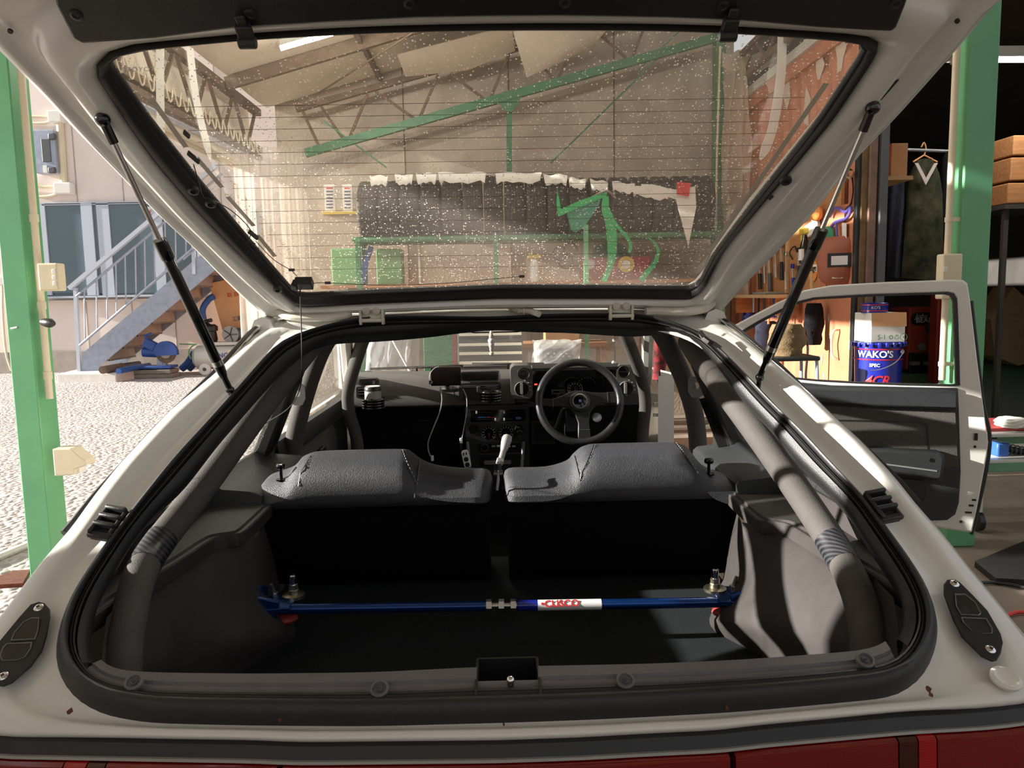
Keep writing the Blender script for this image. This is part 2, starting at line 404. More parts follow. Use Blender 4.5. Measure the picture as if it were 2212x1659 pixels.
def gravel_material():
    m = mat('gravel', srgb((176, 164, 152)), .95, 0, 0, 1, bump=0); nt = m.node_tree; N = nt.nodes; L = nt.links; b = N['Principled BSDF']
    tc = N.new('ShaderNodeTexCoord'); v = N.new('ShaderNodeTexVoronoi'); v.inputs['Scale'].default_value = 26; L.new(tc.outputs['Object'], v.inputs['Vector'])
    r = N.new('ShaderNodeValToRGB'); sep = N.new('ShaderNodeSeparateColor'); L.new(v.outputs['Color'], sep.inputs[0]); L.new(sep.outputs[0], r.inputs[0])
    r.color_ramp.elements[0].color = (*srgb((160, 152, 146)), 1); r.color_ramp.elements[1].color = (*srgb((206, 196, 188)), 1)
    n = N.new('ShaderNodeTexNoise'); n.inputs['Scale'].default_value = .9; n.inputs['Detail'].default_value = 6; L.new(tc.outputs['Object'], n.inputs['Vector'])
    mx = N.new('ShaderNodeMix'); mx.data_type = 'RGBA'; mx.blend_type = 'MULTIPLY'; mx.inputs['Factor'].default_value = .35
    L.new(r.outputs[0], mx.inputs['A']); L.new(n.outputs[0], mx.inputs['B']); L.new(mx.outputs['Result'], b.inputs['Base Color'])
    bp = N.new('ShaderNodeBump'); bp.inputs['Strength'].default_value = .55; bp.inputs['Distance'].default_value = .03; bp.invert = True
    L.new(v.outputs['Distance'], bp.inputs['Height']); L.new(bp.outputs[0], b.inputs['Normal'])
gravel_material()
def carbon():
    m = M['tape_carbon']; nt = m.node_tree; N = nt.nodes; L = nt.links; b = N['Principled BSDF']
    tc = N.new('ShaderNodeTexCoord'); w = N.new('ShaderNodeTexWave'); w.wave_type = 'BANDS'; w.bands_direction = 'DIAGONAL'; w.inputs['Scale'].default_value = 42; w.inputs['Distortion'].default_value = 0
    L.new(tc.outputs['Object'], w.inputs['Vector']); r = N.new('ShaderNodeValToRGB'); r.color_ramp.interpolation = 'CONSTANT'
    r.color_ramp.elements[0].color = (.012, .012, .014, 1); r.color_ramp.elements[1].position = .55; r.color_ramp.elements[1].color = (.045, .047, .055, 1)
    L.new(w.outputs[0], r.inputs[0]); L.new(r.outputs[0], b.inputs['Base Color'])
carbon()

def lens_pattern(nm):
    m = M[nm]; nt = m.node_tree; N = nt.nodes; L = nt.links; b = N['Principled BSDF']; base = tuple(b.inputs['Base Color'].default_value)[:3]
    for l in list(b.inputs['Base Color'].links): L.remove(l)
    tc = N.new('ShaderNodeTexCoord'); mp = N.new('ShaderNodeMapping'); mp.inputs['Rotation'].default_value = (0, .785, 0); L.new(tc.outputs['Object'], mp.inputs[0])
    c = N.new('ShaderNodeTexChecker'); c.inputs['Scale'].default_value = 420; c.inputs[1].default_value = (*base, 1); c.inputs[2].default_value = (*[x*.62 for x in base], 1)
    L.new(mp.outputs[0], c.inputs['Vector']); L.new(c.outputs[0], b.inputs['Base Color'])
for nm in ('red_lens', 'red_lens_bright'): lens_pattern(nm)
# ================================================================ GROUND AND SHELL
o = MB().span((-60, -30, -.2), (-2.05, 60, 0)).build('ground', 'gravel', None, 0); structure(o)
o = MB().span((-2.05, -30, -.2), (30, 60, -.002)).build('floor', 'dirty_concrete', None, 0); structure(o)
o = MB().span((2.6, 5.6, -.1), (9, 15, .004)).build('floor_shed', 'green_floor', None, 0); structure(o)
# brown back wall with board joints
WB = structure(MB().span((-2.35, 8.62, -.05), (2.62, 8.75, 5.0)).build('wall_back', 'brown_wall', None, 0))
for px in (873, 1100, 1327, 1540):
    x = atY(px, 300, 8.6).x
    MB().span((x-.006, 8.612, 0), (x+.006, 8.622, 4.9)).build('joint_strip', 'rust_steel', WB, 0)
# wall beside the car, left of the camera: its edge keeps the sun off the tail of the car
structure(MB().span((-3.2, -3, 0), (-3.05, 1.16, 2.9)).build('wall_left', 'building_wall', None, 0))
structure(MB().span((-12, -12.2, 0), (14, -12.0, 3.6)).build('wall_front', 'building_wall', None, 0))
# pitched ceiling: boards on rafters, rising to the right
def zc(x): return 3.42 + .27*(x+2.4)
CEIL = MB()
CEIL.add([(-2.45, -4.0, zc(-2.45)+.05), (5.2, -4.0, zc(5.2)+.05), (5.2, 8.62, zc(5.2)+.05), (-2.45, 8.62, zc(-2.45)+.05)], [(0, 1, 2, 3)])
CEIL.add([(-2.45, -4.0, zc(-2.45)+.12), (5.2, -4.0, zc(5.2)+.12), (5.2, 8.62, zc(5.2)+.12), (-2.45, 8.62, zc(-2.45)+.12)], [(0, 1, 2, 3)])
CEIL = structure(CEIL.build('ceiling', 'ceiling_board', None, 0))
yb = [-3.95, -1.6, .4, 2.2, 4.0, 5.8, 7.4, 8.6]; xb = [-2.44, -1.2, .05, 1.3, 2.55, 3.8, 5.1]
for j in range(7):
    for i in range(6):
        m = MB(); rows = []; sag = random.uniform(.004, .02)
        for v in range(5):
            y = lerp(yb[j]+.006, yb[j+1]-.006, v/4)
            rows.append([Vector((x, y, zc(x)+.035-sag*(1-(2*v/4-1)**2)*(1 if i != 2 else 1.5))) for x in (xb[i]+.006, (xb[i]+xb[i+1])/2, xb[i+1]-.006)])
        m.loft(rows, False, False); m.loft([[p+Vector((0, 0, .008)) for p in r] for r in rows], False, False); m.build('ceiling_panel', 'ceiling_board', CEIL, 60)
# two loose panels hanging below the back truss
for pts in ([(858,118,7.6),(1105,55,7.6),(1113,110,8.15),(1010,152,8.2),(876,166,8.2)], [(1104,55,7.7),(1315,58,7.9),(1290,90,8.1),(1222,130,8.2),(1138,168,8.2)]):
    P = [atY(*p) for p in pts]; m = MB(); c = sum(P, Vector())/len(P)+Vector((0, -.1, -.03))
    n = len(P); vs = P+[c]; m.add(vs, [(i, (i+1) % n, n) for i in range(n)]); m.add([p+Vector((0, .004, .006)) for p in vs], [(i, (i+1) % n, n) for i in range(n)]); m.build('sagging_panel', 'ceiling_board', CEIL, 60)
for y in (-1.6, .4, 2.2, 4.0, 5.8, 7.4):
    m = MB(); m.bar((-2.45, y, zc(-2.45)-.03), (5.1, y, zc(5.1)-.03), .05, .11, Vector((0, 0, 1))); m.build('rafter', 'rust_steel', CEIL, 0)
for x in (-1.2, 1.3): 
    m = MB(); m.bar((x, -3.95, zc(x)-.01), (x, 8.6, zc(x)-.01), .04, .06); m.build('purlin', 'rust_steel', CEIL, 0)
MB().tube([atY(690, 200, 8.2), atY(905, 62, 6.9)], .008, 6).build('ceiling_tie_rod', 'rust_steel', CEIL)
# ---- back truss: green bottom chord, brown web
YT = 8.25
T = thing('roof_truss', 'green and brown steel roof truss in front of the brown back wall', 'truss', (0, YT, zc(0)))
def tb(name, a, b, w, h, mt, Y=YT, par=None): return MB().bar(atY(*a, Y), atY(*b, Y), h, w, Vector((0, 1, 0))).build(name, mt, par or T, 0)
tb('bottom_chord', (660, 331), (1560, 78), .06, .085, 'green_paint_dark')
tb('top_chord', (640, 236), (1420, 20), .05, .06, 'rust_steel')
for a, b in (((754,300),(796,199)), ((901,260),(810,196)), ((906,256),(946,162)), ((1049,216),(973,159)), ((1058,216),(1100,116)), ((1203,172),(1223,137)), ((1198,172),(1150,120)), ((1357,130),(1292,70)), ((1365,128),(1395,50)), ((690,318),(652,236)), ((742,302),(690,225))):
    tb('web_bar', a, b, .02, .028, 'rust_steel', YT+.02)
tb('king_post', (1100, 218), (1100, 420), .05, .055, 'green_paint_dark', YT+.05)
m = MB(); c = atY(1100, 218, YT-.02); m.prism([c+Vector((a*.13, 0, b*.11)) for a, b in ((-1, .1), (-.6, .8), (.3, 1), (1, .5), (.7, -.3), (.2, -1), (-.3, -.95))], (0, .012, 0)); m.build('gusset', 'green_paint_dark', T)
tb('brace_rod', (1440, 108), (1190, 352), .016, .016, 'green_paint_dark'); tb('brace_rod', (700, 262), (835, 362), .016, .016, 'green_paint_dark'); tb('brace_rod', (1370, 160), (1475, 60), .012, .012, 'green_paint_dark')
# ---- left eave lattice beam running back
EV = thing('eave_beam', 'rusty lattice beam under the left eave with coiled cable', 'beam', (-2.5, 6, 2.9))
XE = -2.5
def eb(name, y0, z0, y1, z1, w, h, mt='rust_steel', x=XE): return MB().bar((x, y0, z0), (x, y1, z1), w, h).build(name, mt, EV, 0)
eb('fascia', -1.0, 2.74, 8.5, 2.84, .03, .16, 'ceiling_board', XE-.08); MB().span((XE-.12, -1.0, 2.70), (XE-.10, 8.5, 3.42)).build('cladding', 'ceiling_board', EV, 0); MB().span((XE-.12, -1.0, 2.33), (XE-.10, 3.7, 2.72)).build('added_shade_panel', 'ceiling_board', EV, 0); eb('lower_chord', 3.9, 2.93, 8.5, 2.98, .06, .06); eb('lower_rail', 3.9, 2.84, 8.5, 2.90, .05, .05); eb('upper_chord', 3.9, 3.36, 8.5, 3.37, .07, .07)  # panel below the fascia is unseen, added to cut the sun on the rear glass
k = 0; y = 4.0
while y < 8.3:
    eb('web_bar', y, 2.95 if k % 2 == 0 else 3.36, y+.32, 3.36 if k % 2 == 0 else 2.96, .03, .02); y += .34; k += 1
# cable looped along the beam
pts = []
for k in range(26):
    y = 4.3+k*.155; pts += [Vector((XE+.05, y, 3.02)), Vector((XE+.06, y+.05, 2.90)), Vector((XE+.055, y+.11, 2.92))]
MB().tube(spline(pts, 3), .007, 6).build('looped_cable', 'beige_pvc', EV)
# green column at the right end of the back wall
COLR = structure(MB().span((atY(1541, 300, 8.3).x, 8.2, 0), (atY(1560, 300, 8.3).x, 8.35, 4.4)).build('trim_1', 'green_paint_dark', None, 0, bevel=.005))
m = MB(); m.tube([atY(1556, 100, 8.15), atY(1549, 330, 8.15), atY(1545, 560, 8.15)], .012, 8); m.build('wall_conduit', 'beige_pvc', COLR)
# ================================================================ CAR
CAR = thing('car', 'white hatchback car with its tailgate raised and right door open', 'car', (0, 2.2, 0))
NSEG = (14, 26, 18, 16, 16, 18, 26, 14)
def loop_px(segs):
    out = []
    for s, n in zip(segs, NSEG):
        p = resample([Vector((a, b, 0)) for a, b in s], n+1)
        out += [(q.x, q.y) for q in p[:-1]]
    return out
def smooth_loop(L, it=2):
    N = len(L)
    for _ in range(it): L = [L[i]*.5 + (L[i-1]+L[(i+1) % N])*.25 for i in range(N)]
    return L
O_PX = loop_px([
 [(1075,684),(1168,680),(1300,679),(1394,681),(1426,688),(1467,698),(1510,712)],
 [(1510,712),(1559,754),(1630,827),(1679,881),(1733,930),(1779,982),(1820,1025),(1868,1073),(1910,1131),(1962,1202),(1997,1256)],
 [(1997,1256),(2019,1308),(2025,1343),(2021,1386),(2003,1430),(1973,1466),(1918,1487),(1774,1503)],
 [(1774,1503),(1593,1519),(1412,1529),(1250,1537),(1075,1543)],
 [(1075,1543),(796,1550),(542,1548),(325,1543)],
 [(325,1543),(231,1525),(174,1498),(141,1461),(125,1422),(122,1394),(125,1370),(136,1327),(160,1275)],
 [(160,1275),(195,1221),(244,1150),(271,1115),(295,1085),(371,993),(439,919),(507,843),(561,781),(602,740)],
 [(602,740),(645,720),(697,704),(782,688),(885,685),(1075,684)]])
I_PX = loop_px([
 [(1075,708),(1223,706),(1331,708),(1396,711),(1450,717),(1485,728)],
 [(1485,728),(1516,750),(1530,770),(1613,870),(1670,927),(1711,979),(1760,1030),(1783,1050),(1837,1112),(1861,1156),(1886,1191),(1915,1235)],
 [(1915,1235),(1937,1270),(1946,1294),(1948,1335),(1935,1367),(1913,1392),(1894,1402),(1856,1411),(1774,1418)],
 [(1774,1418),(1612,1430),(1412,1439),(1250,1442),(1075,1445)],
 [(1075,1445),(1014,1446),(938,1451),(796,1458),(542,1461),(362,1459)],
 [(362,1459),(275,1456),(246,1451),(213,1432),(203,1410),(199,1384),(202,1346),(217,1294)],
 [(217,1294),(239,1248),(260,1218),(287,1169),(330,1112),(388,1050),(406,1031),(485,933),(523,890),(588,814),(629,770)],
 [(629,770),(670,743),(697,730),(799,718),(994,710),(1075,708)]])
B_PX = loop_px([
 [(1075,668),(1300,664),(1440,668),(1520,678),(1548,689)],
 [(1548,689),(1597,727),(1646,767),(1711,830),(1792,914),(1847,963),(1928,1041),(1977,1099),(2035,1156),(2095,1224)],
 [(2095,1224),(2154,1294),(2212,1367),(2300,1470),(2290,1505),(2135,1527),(1954,1536),(1774,1552)],
 [(1774,1552),(1614,1566),(1567,1574),(1412,1581),(1250,1590),(1075,1596)],
 [(1075,1596),(800,1599),(622,1601),(579,1597),(325,1593)],
 [(325,1593),(150,1590),(0,1588),(-90,1570),(-100,1450),(0,1329),(27,1294)],
 [(27,1294),(81,1229),(114,1194),(163,1145),(203,1090),(363,914),(472,811),(564,705)],
 [(564,705),(610,690),(700,676),(885,672),(1075,668)]])
NL = len(O_PX)
S_IDX = [0]
for n in NSEG: S_IDX.append(S_IDX[-1]+n)
def seg_of(i):
    for k in range(8):
        if i < S_IDX[k+1]: return k, (i-S_IDX[k])/NSEG[k]
B_DZ = [(0, -.02), (-.02, -.04), (-.04, -.01), (-.01, -.01), (-.01, -.01), (-.01, -.04), (-.04, -.02), (-.02, 0)]
LO = smooth_loop([prof(*p) for p in O_PX])
LI = smooth_loop([prof(*p, -.025) for p in I_PX])
LB = []
for i, p in enumerate(B_PX):
    k, t = seg_of(i); LB.append(prof(*p, lerp(*B_DZ[k], t)))
LB = smooth_loop(LB, 1)
LM = [a.lerp(b, .5) for a, b in zip(LO, LI)]
def sweep(A, Bq, sec, ids=None):
    """rings of a cross-section (u, h) laid between two loops; h is measured off the surface, towards the outside of the car"""
    rings = []; N = len(A)
    for i in (ids if ids is not None else range(N)):
        a, b = A[i], Bq[i]; t = (A[(i+1) % N]-A[i-1]); e = b-a
        n = t.cross(e).normalized()
        if n.dot(Vector((0, -.55, .83))) < 0: n = -n
        rings.append([a + e*u + n*h for u, h in (sec(i) if callable(sec) else sec)])
    return rings
STRIP = [(0, -.03), (-.02, -.004), (.0, .006), (.08, .014), (.2, .019), (.36, .018), (.5, .012), (.55, .005), (.61, .010), (.70, .011), (.75, .005), (.8, .009), (.9, .009), (.97, .0), (1, -.03)]
MB().loft(sweep(LO, LM, STRIP), False, False, True).build('weatherstrip', 'rubber', CAR, 60)
sideids = [i for i in range(NL) if not (S_IDX[2]+9 <= i <= S_IDX[5]+9)]
s0 = S_IDX[5]+10
order = [(s0+k) % NL for k in range(len(sideids))]
TR = [(-.08, -.01), (0, -.004), (.1, .0), (.5, -.004), (.85, -.01), (1.0, -.02), (1.02, -.05)]
MB().loft(sweep(LM, LI, TR, order), False, False).build('opening_trim', 'black_plastic', CAR, 60)
bot = list(range(S_IDX[2]+10, S_IDX[5]+10))
cut = [i for i in bot]
SC = [(-.1, -.012), (0, -.002), (.2, .004), (.35, .004), (.42, .008), (.9, .008), (1.0, .002), (1.02, -.05)]
rings = sweep(LM, LI, SC, bot)
# the latch opening is left out of the upper part of the scuff trim
cxs = [j for j, i in enumerate(bot) if -.055 < LI[i].x < .07]
m = MB(); m.loft(rings[:cxs[0]+1], False, False); m.loft(rings[cxs[-1]:], False, False)
m.loft([r[:4] for r in rings[cxs[0]:cxs[-1]+1]], False, False)
SCUFF = m.build('scuff_trim', 'grey_plastic', CAR, 50, label='dark grey plastic trim along the tailgate sill')
# latch pocket: dark box with the striker pin
pc = LI[S_IDX[4]]
m = MB()
x0, x1 = LI[bot[cxs[0]]].x, LI[bot[cxs[-1]]].x
if x0 > x1: x0, x1 = x1, x0
m.box(((x0+x1)/2, pc.y+.035, pc.z-.045), (abs(x1-x0), .005, .09)); m.box(((x0+x1)/2, pc.y-.02, pc.z-.09), (abs(x1-x0), .11, .005))
for xx in (x0, x1): m.box((xx, pc.y-.02, pc.z-.045), (.004, .11, .09))
m.build('latch_pocket', 'satin_black', CAR, 0)
q = atY(1103, 1478, 1.045)
m = MB(); m.tube([q+Vector((0, 0, -.05)), q+Vector((0, 0, .004))], .0055, 10); m.ball(q+Vector((0, 0, .006)), .0065)
m.build('striker_pin', 'chrome', CAR)
# scuff trim screws with moulded recesses
for px, py in ((293, 1480), (821, 1495), (1350, 1477), (1866, 1432)):
    c = prof(px, py, -.005); n = Vector((0, -.5, .86))
    m = MB(); u, v = frame(n)
    m.lathe([(.0135, -.001), (.0135, .0035), (.010, .0045), (.009, .001), (.0001, .001)], c+n*.006, n, 16, False)
    o = m.build('screw_recess', 'grey_plastic', SCUFF)
    m = MB(); m.lathe([(.0055, 0), (.005, .002), (.003, .003)], c+n*.007, n, 12)
    m.box(c+n*.0113, (.007, .0015, .0008), Matrix((u, v, n)).transposed()); m.box(c+n*.0113, (.0015, .007, .0008), Matrix((u, v, n)).transposed())
    m.build('screw', 'grey_frame', SCUFF)
# painted sill around the opening
PAINT = [(-.02, -.03), (0, -.012), (.2, -.013), (.42, -.011), (.52, -.006), (.6, .001), (.7, .003), (.9, .003), (.97, .001), (1.0, -.004), (1.0, -.02)]
def paint_sec(i):
    k, t = seg_of(i); s = 0.0
    if k == 1: s = min(1, t*3, (1-t)*2.2)
    if k == 6: s = min(1, (1-t)*3, t*2.2)
    s = max(0.0, s)
    return [(u, h + s*.020*min(1, max(0, (u-.35)/.3)) - s*.006*min(1, max(0, (u-.93)/.07))) for u, h in PAINT]
BODY = MB().loft(sweep(LO, LB, paint_sec), False, False, True).build('body_shell', 'car_white', CAR, 50)
# rust chips on the sill
for px, py, r in ((153, 1540, .004), (606, 1557, .003), (2003, 1492, .005), (2010, 1505, .003), (1570, 1532, .003), (1088, 1567, .0025)):
    p = prof(px, py, -.006); m = MB()
    n = Vector((0, -.45, .89)); u, v = frame(n)
    m.prism([p+n*.003+u*(r*random.uniform(.5, 1.2)*cos(a))+v*(r*random.uniform(.6, 1.6)*sin(a)) for a in [k*pi/4 for k in range(8)]], n*.0012)
    m.build('rust_chip', 'rust', BODY, 0)
p = prof(2172, 1468, -.01); n = Vector((0, -.4, .92))
MB().lathe([(.021, 0), (.021, .004), (.016, .006), (.012, .004), (.0001, .0045)], p, n, 24, False).build('body_plug', 'car_white', BODY)
# dark moulding beside the opening, outer edge of the quarter windows
def idx(seg, t): return S_IDX[seg]+int(NSEG[seg]*t)
for rng, sx in ((range(S_IDX[1], S_IDX[1]+21), 1), (range(S_IDX[7]-20, S_IDX[7]+1), -1)):
    path = [LB[i % NL]+Vector((sx*.006, -.003, .004)) for i in rng]
    m = MB(); m.tube(path, .0085, 8); m.build('window_moulding', 'black_plastic', CAR)
    m = MB(); m.tube([p+Vector((-sx*.012, 0, .006)) for p in path], .0028, 6); m.build('moulding_trim', 'chrome', CAR)
# tail panel under the lip
_i0 = max(range(S_IDX[2], S_IDX[3]), key=lambda i: LB[i].x); _i1 = min(range(S_IDX[5], S_IDX[6]), key=lambda i: LB[i].x)
tb = [LB[i] for i in range(_i0, _i1+1)]
def tail_band(z0, z1, y0, y1): return [[p+Vector((0, y0, z0)) for p in tb], [p+Vector((0, y1, z1)) for p in tb]]
MB().loft([[p+Vector((0, .01, -.004)) for p in tb], [p+Vector((0, -.004, -.006)) for p in tb], [p+Vector((0, -.012, -.020)) for p in tb], [p+Vector((0, 0, -.024)) for p in tb]], False, False).build('tail_garnish', 'satin_black', CAR, 40)
MB().loft([[p+Vector((0, .004, -.020)) for p in tb], [p+Vector((0, -.016, -.0205)) for p in tb], [p+Vector((0, -.018, -.0235)) for p in tb], [p+Vector((0, 0, -.0235)) for p in tb]], False, False).build('garnish_edge', 'silver_grey', CAR, 40)
XS = [p.x for p in tb]
def lens(xa, xb, mt, name):
    pts = [p for p in tb if xa <= p.x <= xb]
    def ip(x):
        for a, b in zip(tb, tb[1:]):
            if (a.x-x)*(b.x-x) <= 0 and a.x != b.x: return a.lerp(b, (x-a.x)/(b.x-a.x))
        return min(tb, key=lambda q: abs(q.x-x)).copy()
    pts = [ip(xa)] + sorted(pts, key=lambda q: q.x) + [ip(xb)]
    pts.sort(key=lambda q: q.x)
    m = MB()
    secs = [(.01, -.026), (-.022, -.026), (-.026, -.029), (-.03, -.075), (-.03, -.16), (.01, -.165)]
    m.loft([[p+Vector((0, a, b)) for a, b in secs] for p in pts]); return m.build(name, mt, CAR, 40)
xs = [atY(px, 1610, .94).x for px in (590, 1592)]
xl = [atY(px, 1620, .94).x for px in (95, 150, 195)]; xr = [atY(px, 1600, .94).x for px in (1972, 2018, 2062)]
xa, xb = min(XS)+.002, max(XS)-.002
TAILS = []
TAILS.append(lens(xs[0]+.004, xs[1]-.004, 'red_lens', 'centre_reflector'))
for nm, a, b, mt in (('tail_light_lens', xl[2]+.001, xs[0]-.004, 'red_lens'), ('tail_light_bar', xl[1]+.001, xl[2]-.001, 'red_lens_dark'), ('tail_light_bar', xl[0]+.001, xl[1]-.001, 'red_lens_bright'), ('tail_light_lens', xa, xl[0]-.001, 'red_lens'),
                     ('tail_light_lens', xs[1]+.004, xr[0]-.001, 'red_lens'), ('tail_light_bar', xr[0]+.001, xr[1]-.001, 'red_lens_dark'), ('tail_light_bar', xr[1]+.001, xr[2]-.001, 'red_lens_bright'), ('tail_light_lens', xr[2]+.001, xb, 'red_lens')):
    lens(a, b, mt, nm)
m = MB(); m.loft([[p+Vector((0, a, b)) for a, b in ((.006, -.16), (-.03, -.165), (-.06, -.2), (-.07, -.48), (.0, -.5))] for p in tb], False, False)
m.build('rear_bumper', 'black_plastic', CAR, 40)
m = MB()
for p in tb: pass
m.loft([[p+Vector((0, .006, -.004)) for p in tb], [p+Vector((0, .006, -.5)) for p in tb]], False, False); m.build('tail_panel', 'satin_black', CAR, 0)
# side panels, roof, pillars ------------------------------------------------
rightB = [LB[i] for i in range(S_IDX[1], S_IDX[2]+9)]; leftB = [LB[i % NL] for i in range(S_IDX[7], S_IDX[5]+8, -1)]
BELT = .92
for sx, bl in ((1, rightB), (-1, leftB)):
    m = MB()
    low = [p for p in bl if p.z < BELT+.12]
    # quarter panel below the belt line, wheel arch bulge and lower side
    ys = [.99, 1.1, 1.3, 1.6, 2.0, 2.35]
    def top(y):
        c = [p for p in bl if abs(p.y-y) < .05]
        if y < 1.36 and c: q = min(c, key=lambda p: abs(p.y-y)); return Vector((q.x, y, q.z-.004))
        return Vector((sx*.735, y, BELT))
    rings = []
    for y in ys:
        t = top(y); rings.append([t, t+Vector((sx*.02, 0, -.02)), Vector((sx*.80, y, .80)), Vector((sx*.805, y, .6)), Vector((sx*.80, y, .3)), Vector((sx*.76, y, .24))])
    m.loft(rings, False, False)
    m.build('quarter_panel', 'car_white', CAR, 40)
    # roof side rail from the tailgate corner to the windscreen, then down the front pillar
    c0 = bl[0]
    rail = spline([c0+Vector((-sx*.005, -.02, .0)), (sx*.56, 2.1, 1.335), (sx*.555, 2.45, 1.345), (sx*.55, 2.72, 1.325), (sx*.60, 3.05, 1.20), (sx*.665, 3.4, 1.05), (sx*.70, 3.62, .955)], 5)
    m = MB(); m.tube(rail, .026, 8); m.build('roof_rail', 'car_white', CAR)
    m = MB(); m.bar((sx*.735, 2.33, BELT-.02), (sx*.565, 2.40, 1.33), .05, .09, Vector((0, 1, 0))); m.build('centre_pillar', 'satin_black', CAR, bevel=.01)
    # quarter window
    top_line = [p+Vector((sx*.0, 0, -.008)) for p in bl if p.z > BELT+.03] 
    topn = resample(top_line + [Vector((sx*.555, 2.1, 1.31)), Vector((sx*.565, 2.36, 1.315))], 24)
    botn = resample([Vector((sx*.735, 1.36, BELT)), Vector((sx*.737, 2.3, BELT))], 24)
    topn.sort(key=lambda p: p.y)
    m = MB(); m.loft([topn, botn], False, False); m.build('quarter_glass', 'car_glass', CAR, 0)
    m = MB(); m.tube([Vector((sx*.735, 1.34, BELT+.01)), Vector((sx*.737, 2.33, BELT))], .012, 6); m.build('window_seal', 'rubber', CAR)
# roof skin
m = MB()
rows = []
for y, z, w in ((1.86, 1.335, .53), (2.1, 1.355, .54), (2.45, 1.368, .545), (2.72, 1.345, .54)):
    rows.append([Vector((w*u, y, z+.012*(1-u*u))) for u in (-1, -.6, -.2, .2, .6, 1)])
m.loft(rows, False, False); m.build('roof_panel', 'car_white', CAR)
m = MB(); m.loft([[p-Vector((0, 0, .03)) for p in r] for r in rows], False, False); m.build('headliner', 'interior_black', CAR)
# rear header with the drain channel under the tailgate hinges
hx = [LB[i % NL] for i in list(range(S_IDX[7], NL))+list(range(0, S_IDX[1]+1))]
m = MB(); m.loft([[p+Vector((0, -.004, -.03)) for p in hx], [p+Vector((0, -.002, 0)) for p in hx], [p+Vector((0, .03, .006)) for p in hx], [p+Vector((0, .06, .002)) for p in hx]], False, False); m.build('roof_gutter', 'car_white_dull', CAR, 40)
# hinges
for px, py_ in ((805, 681), (1340, 671)):
    p = prof(px, py_, .012)
    m = MB(); m.box(p+Vector((0, 0, .004)), (.048, .02, .03)); 
    for s in (-1, 1): m.box(p+Vector((s*.026, -.006, -.004)), (.006, .03, .036))
    m.tube([p+Vector((-.03, -.016, -.012)), p+Vector((.03, -.016, -.012))], .005, 8)
    h = m.build('tailgate_hinge', 'car_white_dull', CAR, bevel=.002)
    m = MB()
    for s in (-1, 1): m.lathe([(.009, 0), (.009, .008), (.006, .009)], p+Vector((s*.012, -.012, .012)), (0, -1, -.2), 8)
    m.build('hinge_bolt', 'car_white_dull', h)
# rubber wiring boots, painted over and cracked
def boot(pts, r, name, ribs=None):
    path = spline([prof(x, y, .016) for x, y in pts], 6)
    m = MB(); m.tube(path, r, 10)
    if ribs:
        for k in range(ribs[0], ribs[1], 3): m.tube([path[k], path[k+1]], r*1.35, 10)
    m.build(name, 'car_white_dull', CAR)
boot([(600, 672), (625, 684), (680, 686), (735, 684), (756, 678)], .0095, 'wiring_boot')
boot([(1098, 660), (1108, 666), (1125, 670), (1145, 672), (1165, 679)], .0075, 'wiring_boot', (5, 16))
boot([(1395, 674), (1420, 673), (1470, 674), (1520, 667), (1538, 655)], .0105, 'wiring_boot')
# latch plates beside the opening
for sx, pts, sc, h1, h2, slot in ((-1, [(88,1306),(102,1310),(111,1322),(112,1338),(104,1380),(94,1412),(70,1445),(30,1480),(10,1488),(-4,1486),(-10,1440),(-4,1400),(45,1340),(70,1312)], ((88,1320),(12,1468)),
       [(74,1345),(88,1345),(86,1370),(80,1388),(32,1390),(38,1375),(58,1352)], [(22,1400),(72,1398),(70,1410),(58,1428),(40,1434),(12,1434),(8,1424),(14,1408)], [(14,1444),(36,1442),(35,1447),(13,1449)]),
      (1, [(2036,1268),(2042,1259),(2058,1257),(2070,1264),(2098,1292),(2130,1326),(2158,1376),(2163,1395),(2158,1418),(2150,1432),(2140,1434),(2118,1424),(2075,1382),(2056,1345),(2036,1290)], ((2058,1268),(2135,1410)),
       [(2060,1294),(2080,1294),(2100,1310),(2112,1332),(2108,1337),(2072,1335),(2062,1318)], [(2074,1344),(2124,1346),(2136,1366),(2136,1376),(2118,1377),(2096,1372),(2078,1354)], [(2111,1385),(2133,1387),(2134,1391),(2112,1389)])):
    n = Vector((0, -.5, .86)); 
    def q(p, d=0): return prof(*p, -.012) + n*d
    m = MB(); m.prism([q(p, .004) for p in pts], n*.004); pl = m.build('latch_plate', 'satin_black', CAR, bevel=.001)
    for h in (h1, h2):
        m = MB(); cc = sum((q(p) for p in h), Vector())/len(h)
        m.prism([q(p, .0082) for p in h], n*.0012); m.build('plate_window', 'gloss_black', pl, 0)
        m = MB(); inner = [q(p, .0082) for p in h]; outer = [cc+(p-cc)*1.10 for p in inner]
        m.plate_hole([o for o in outer], inner, n*.0022); m.build('window_rim', 'grey_plastic', pl)
    m = MB(); m.prism([q(p, .0082) for p in slot], n*.0008); m.build('plate_slot', 'gloss_black', pl, 0)
    for p in sc:
        c = q(p, .0085); u, v = frame(n); R = Matrix((u, v, n)).transposed()
        m = MB(); m.lathe([(.0075, -.001), (.0072, .001), (.005, .003), (.002, .0036)], c, n, 14); m.build('plate_screw', 'chrome', pl)
        m = MB(); m.box(c+n*.0036, (.006, .0014, .001), R); m.box(c+n*.0036, (.0014, .006, .001), R); m.build('screw_cross', 'satin_black', pl, 0)
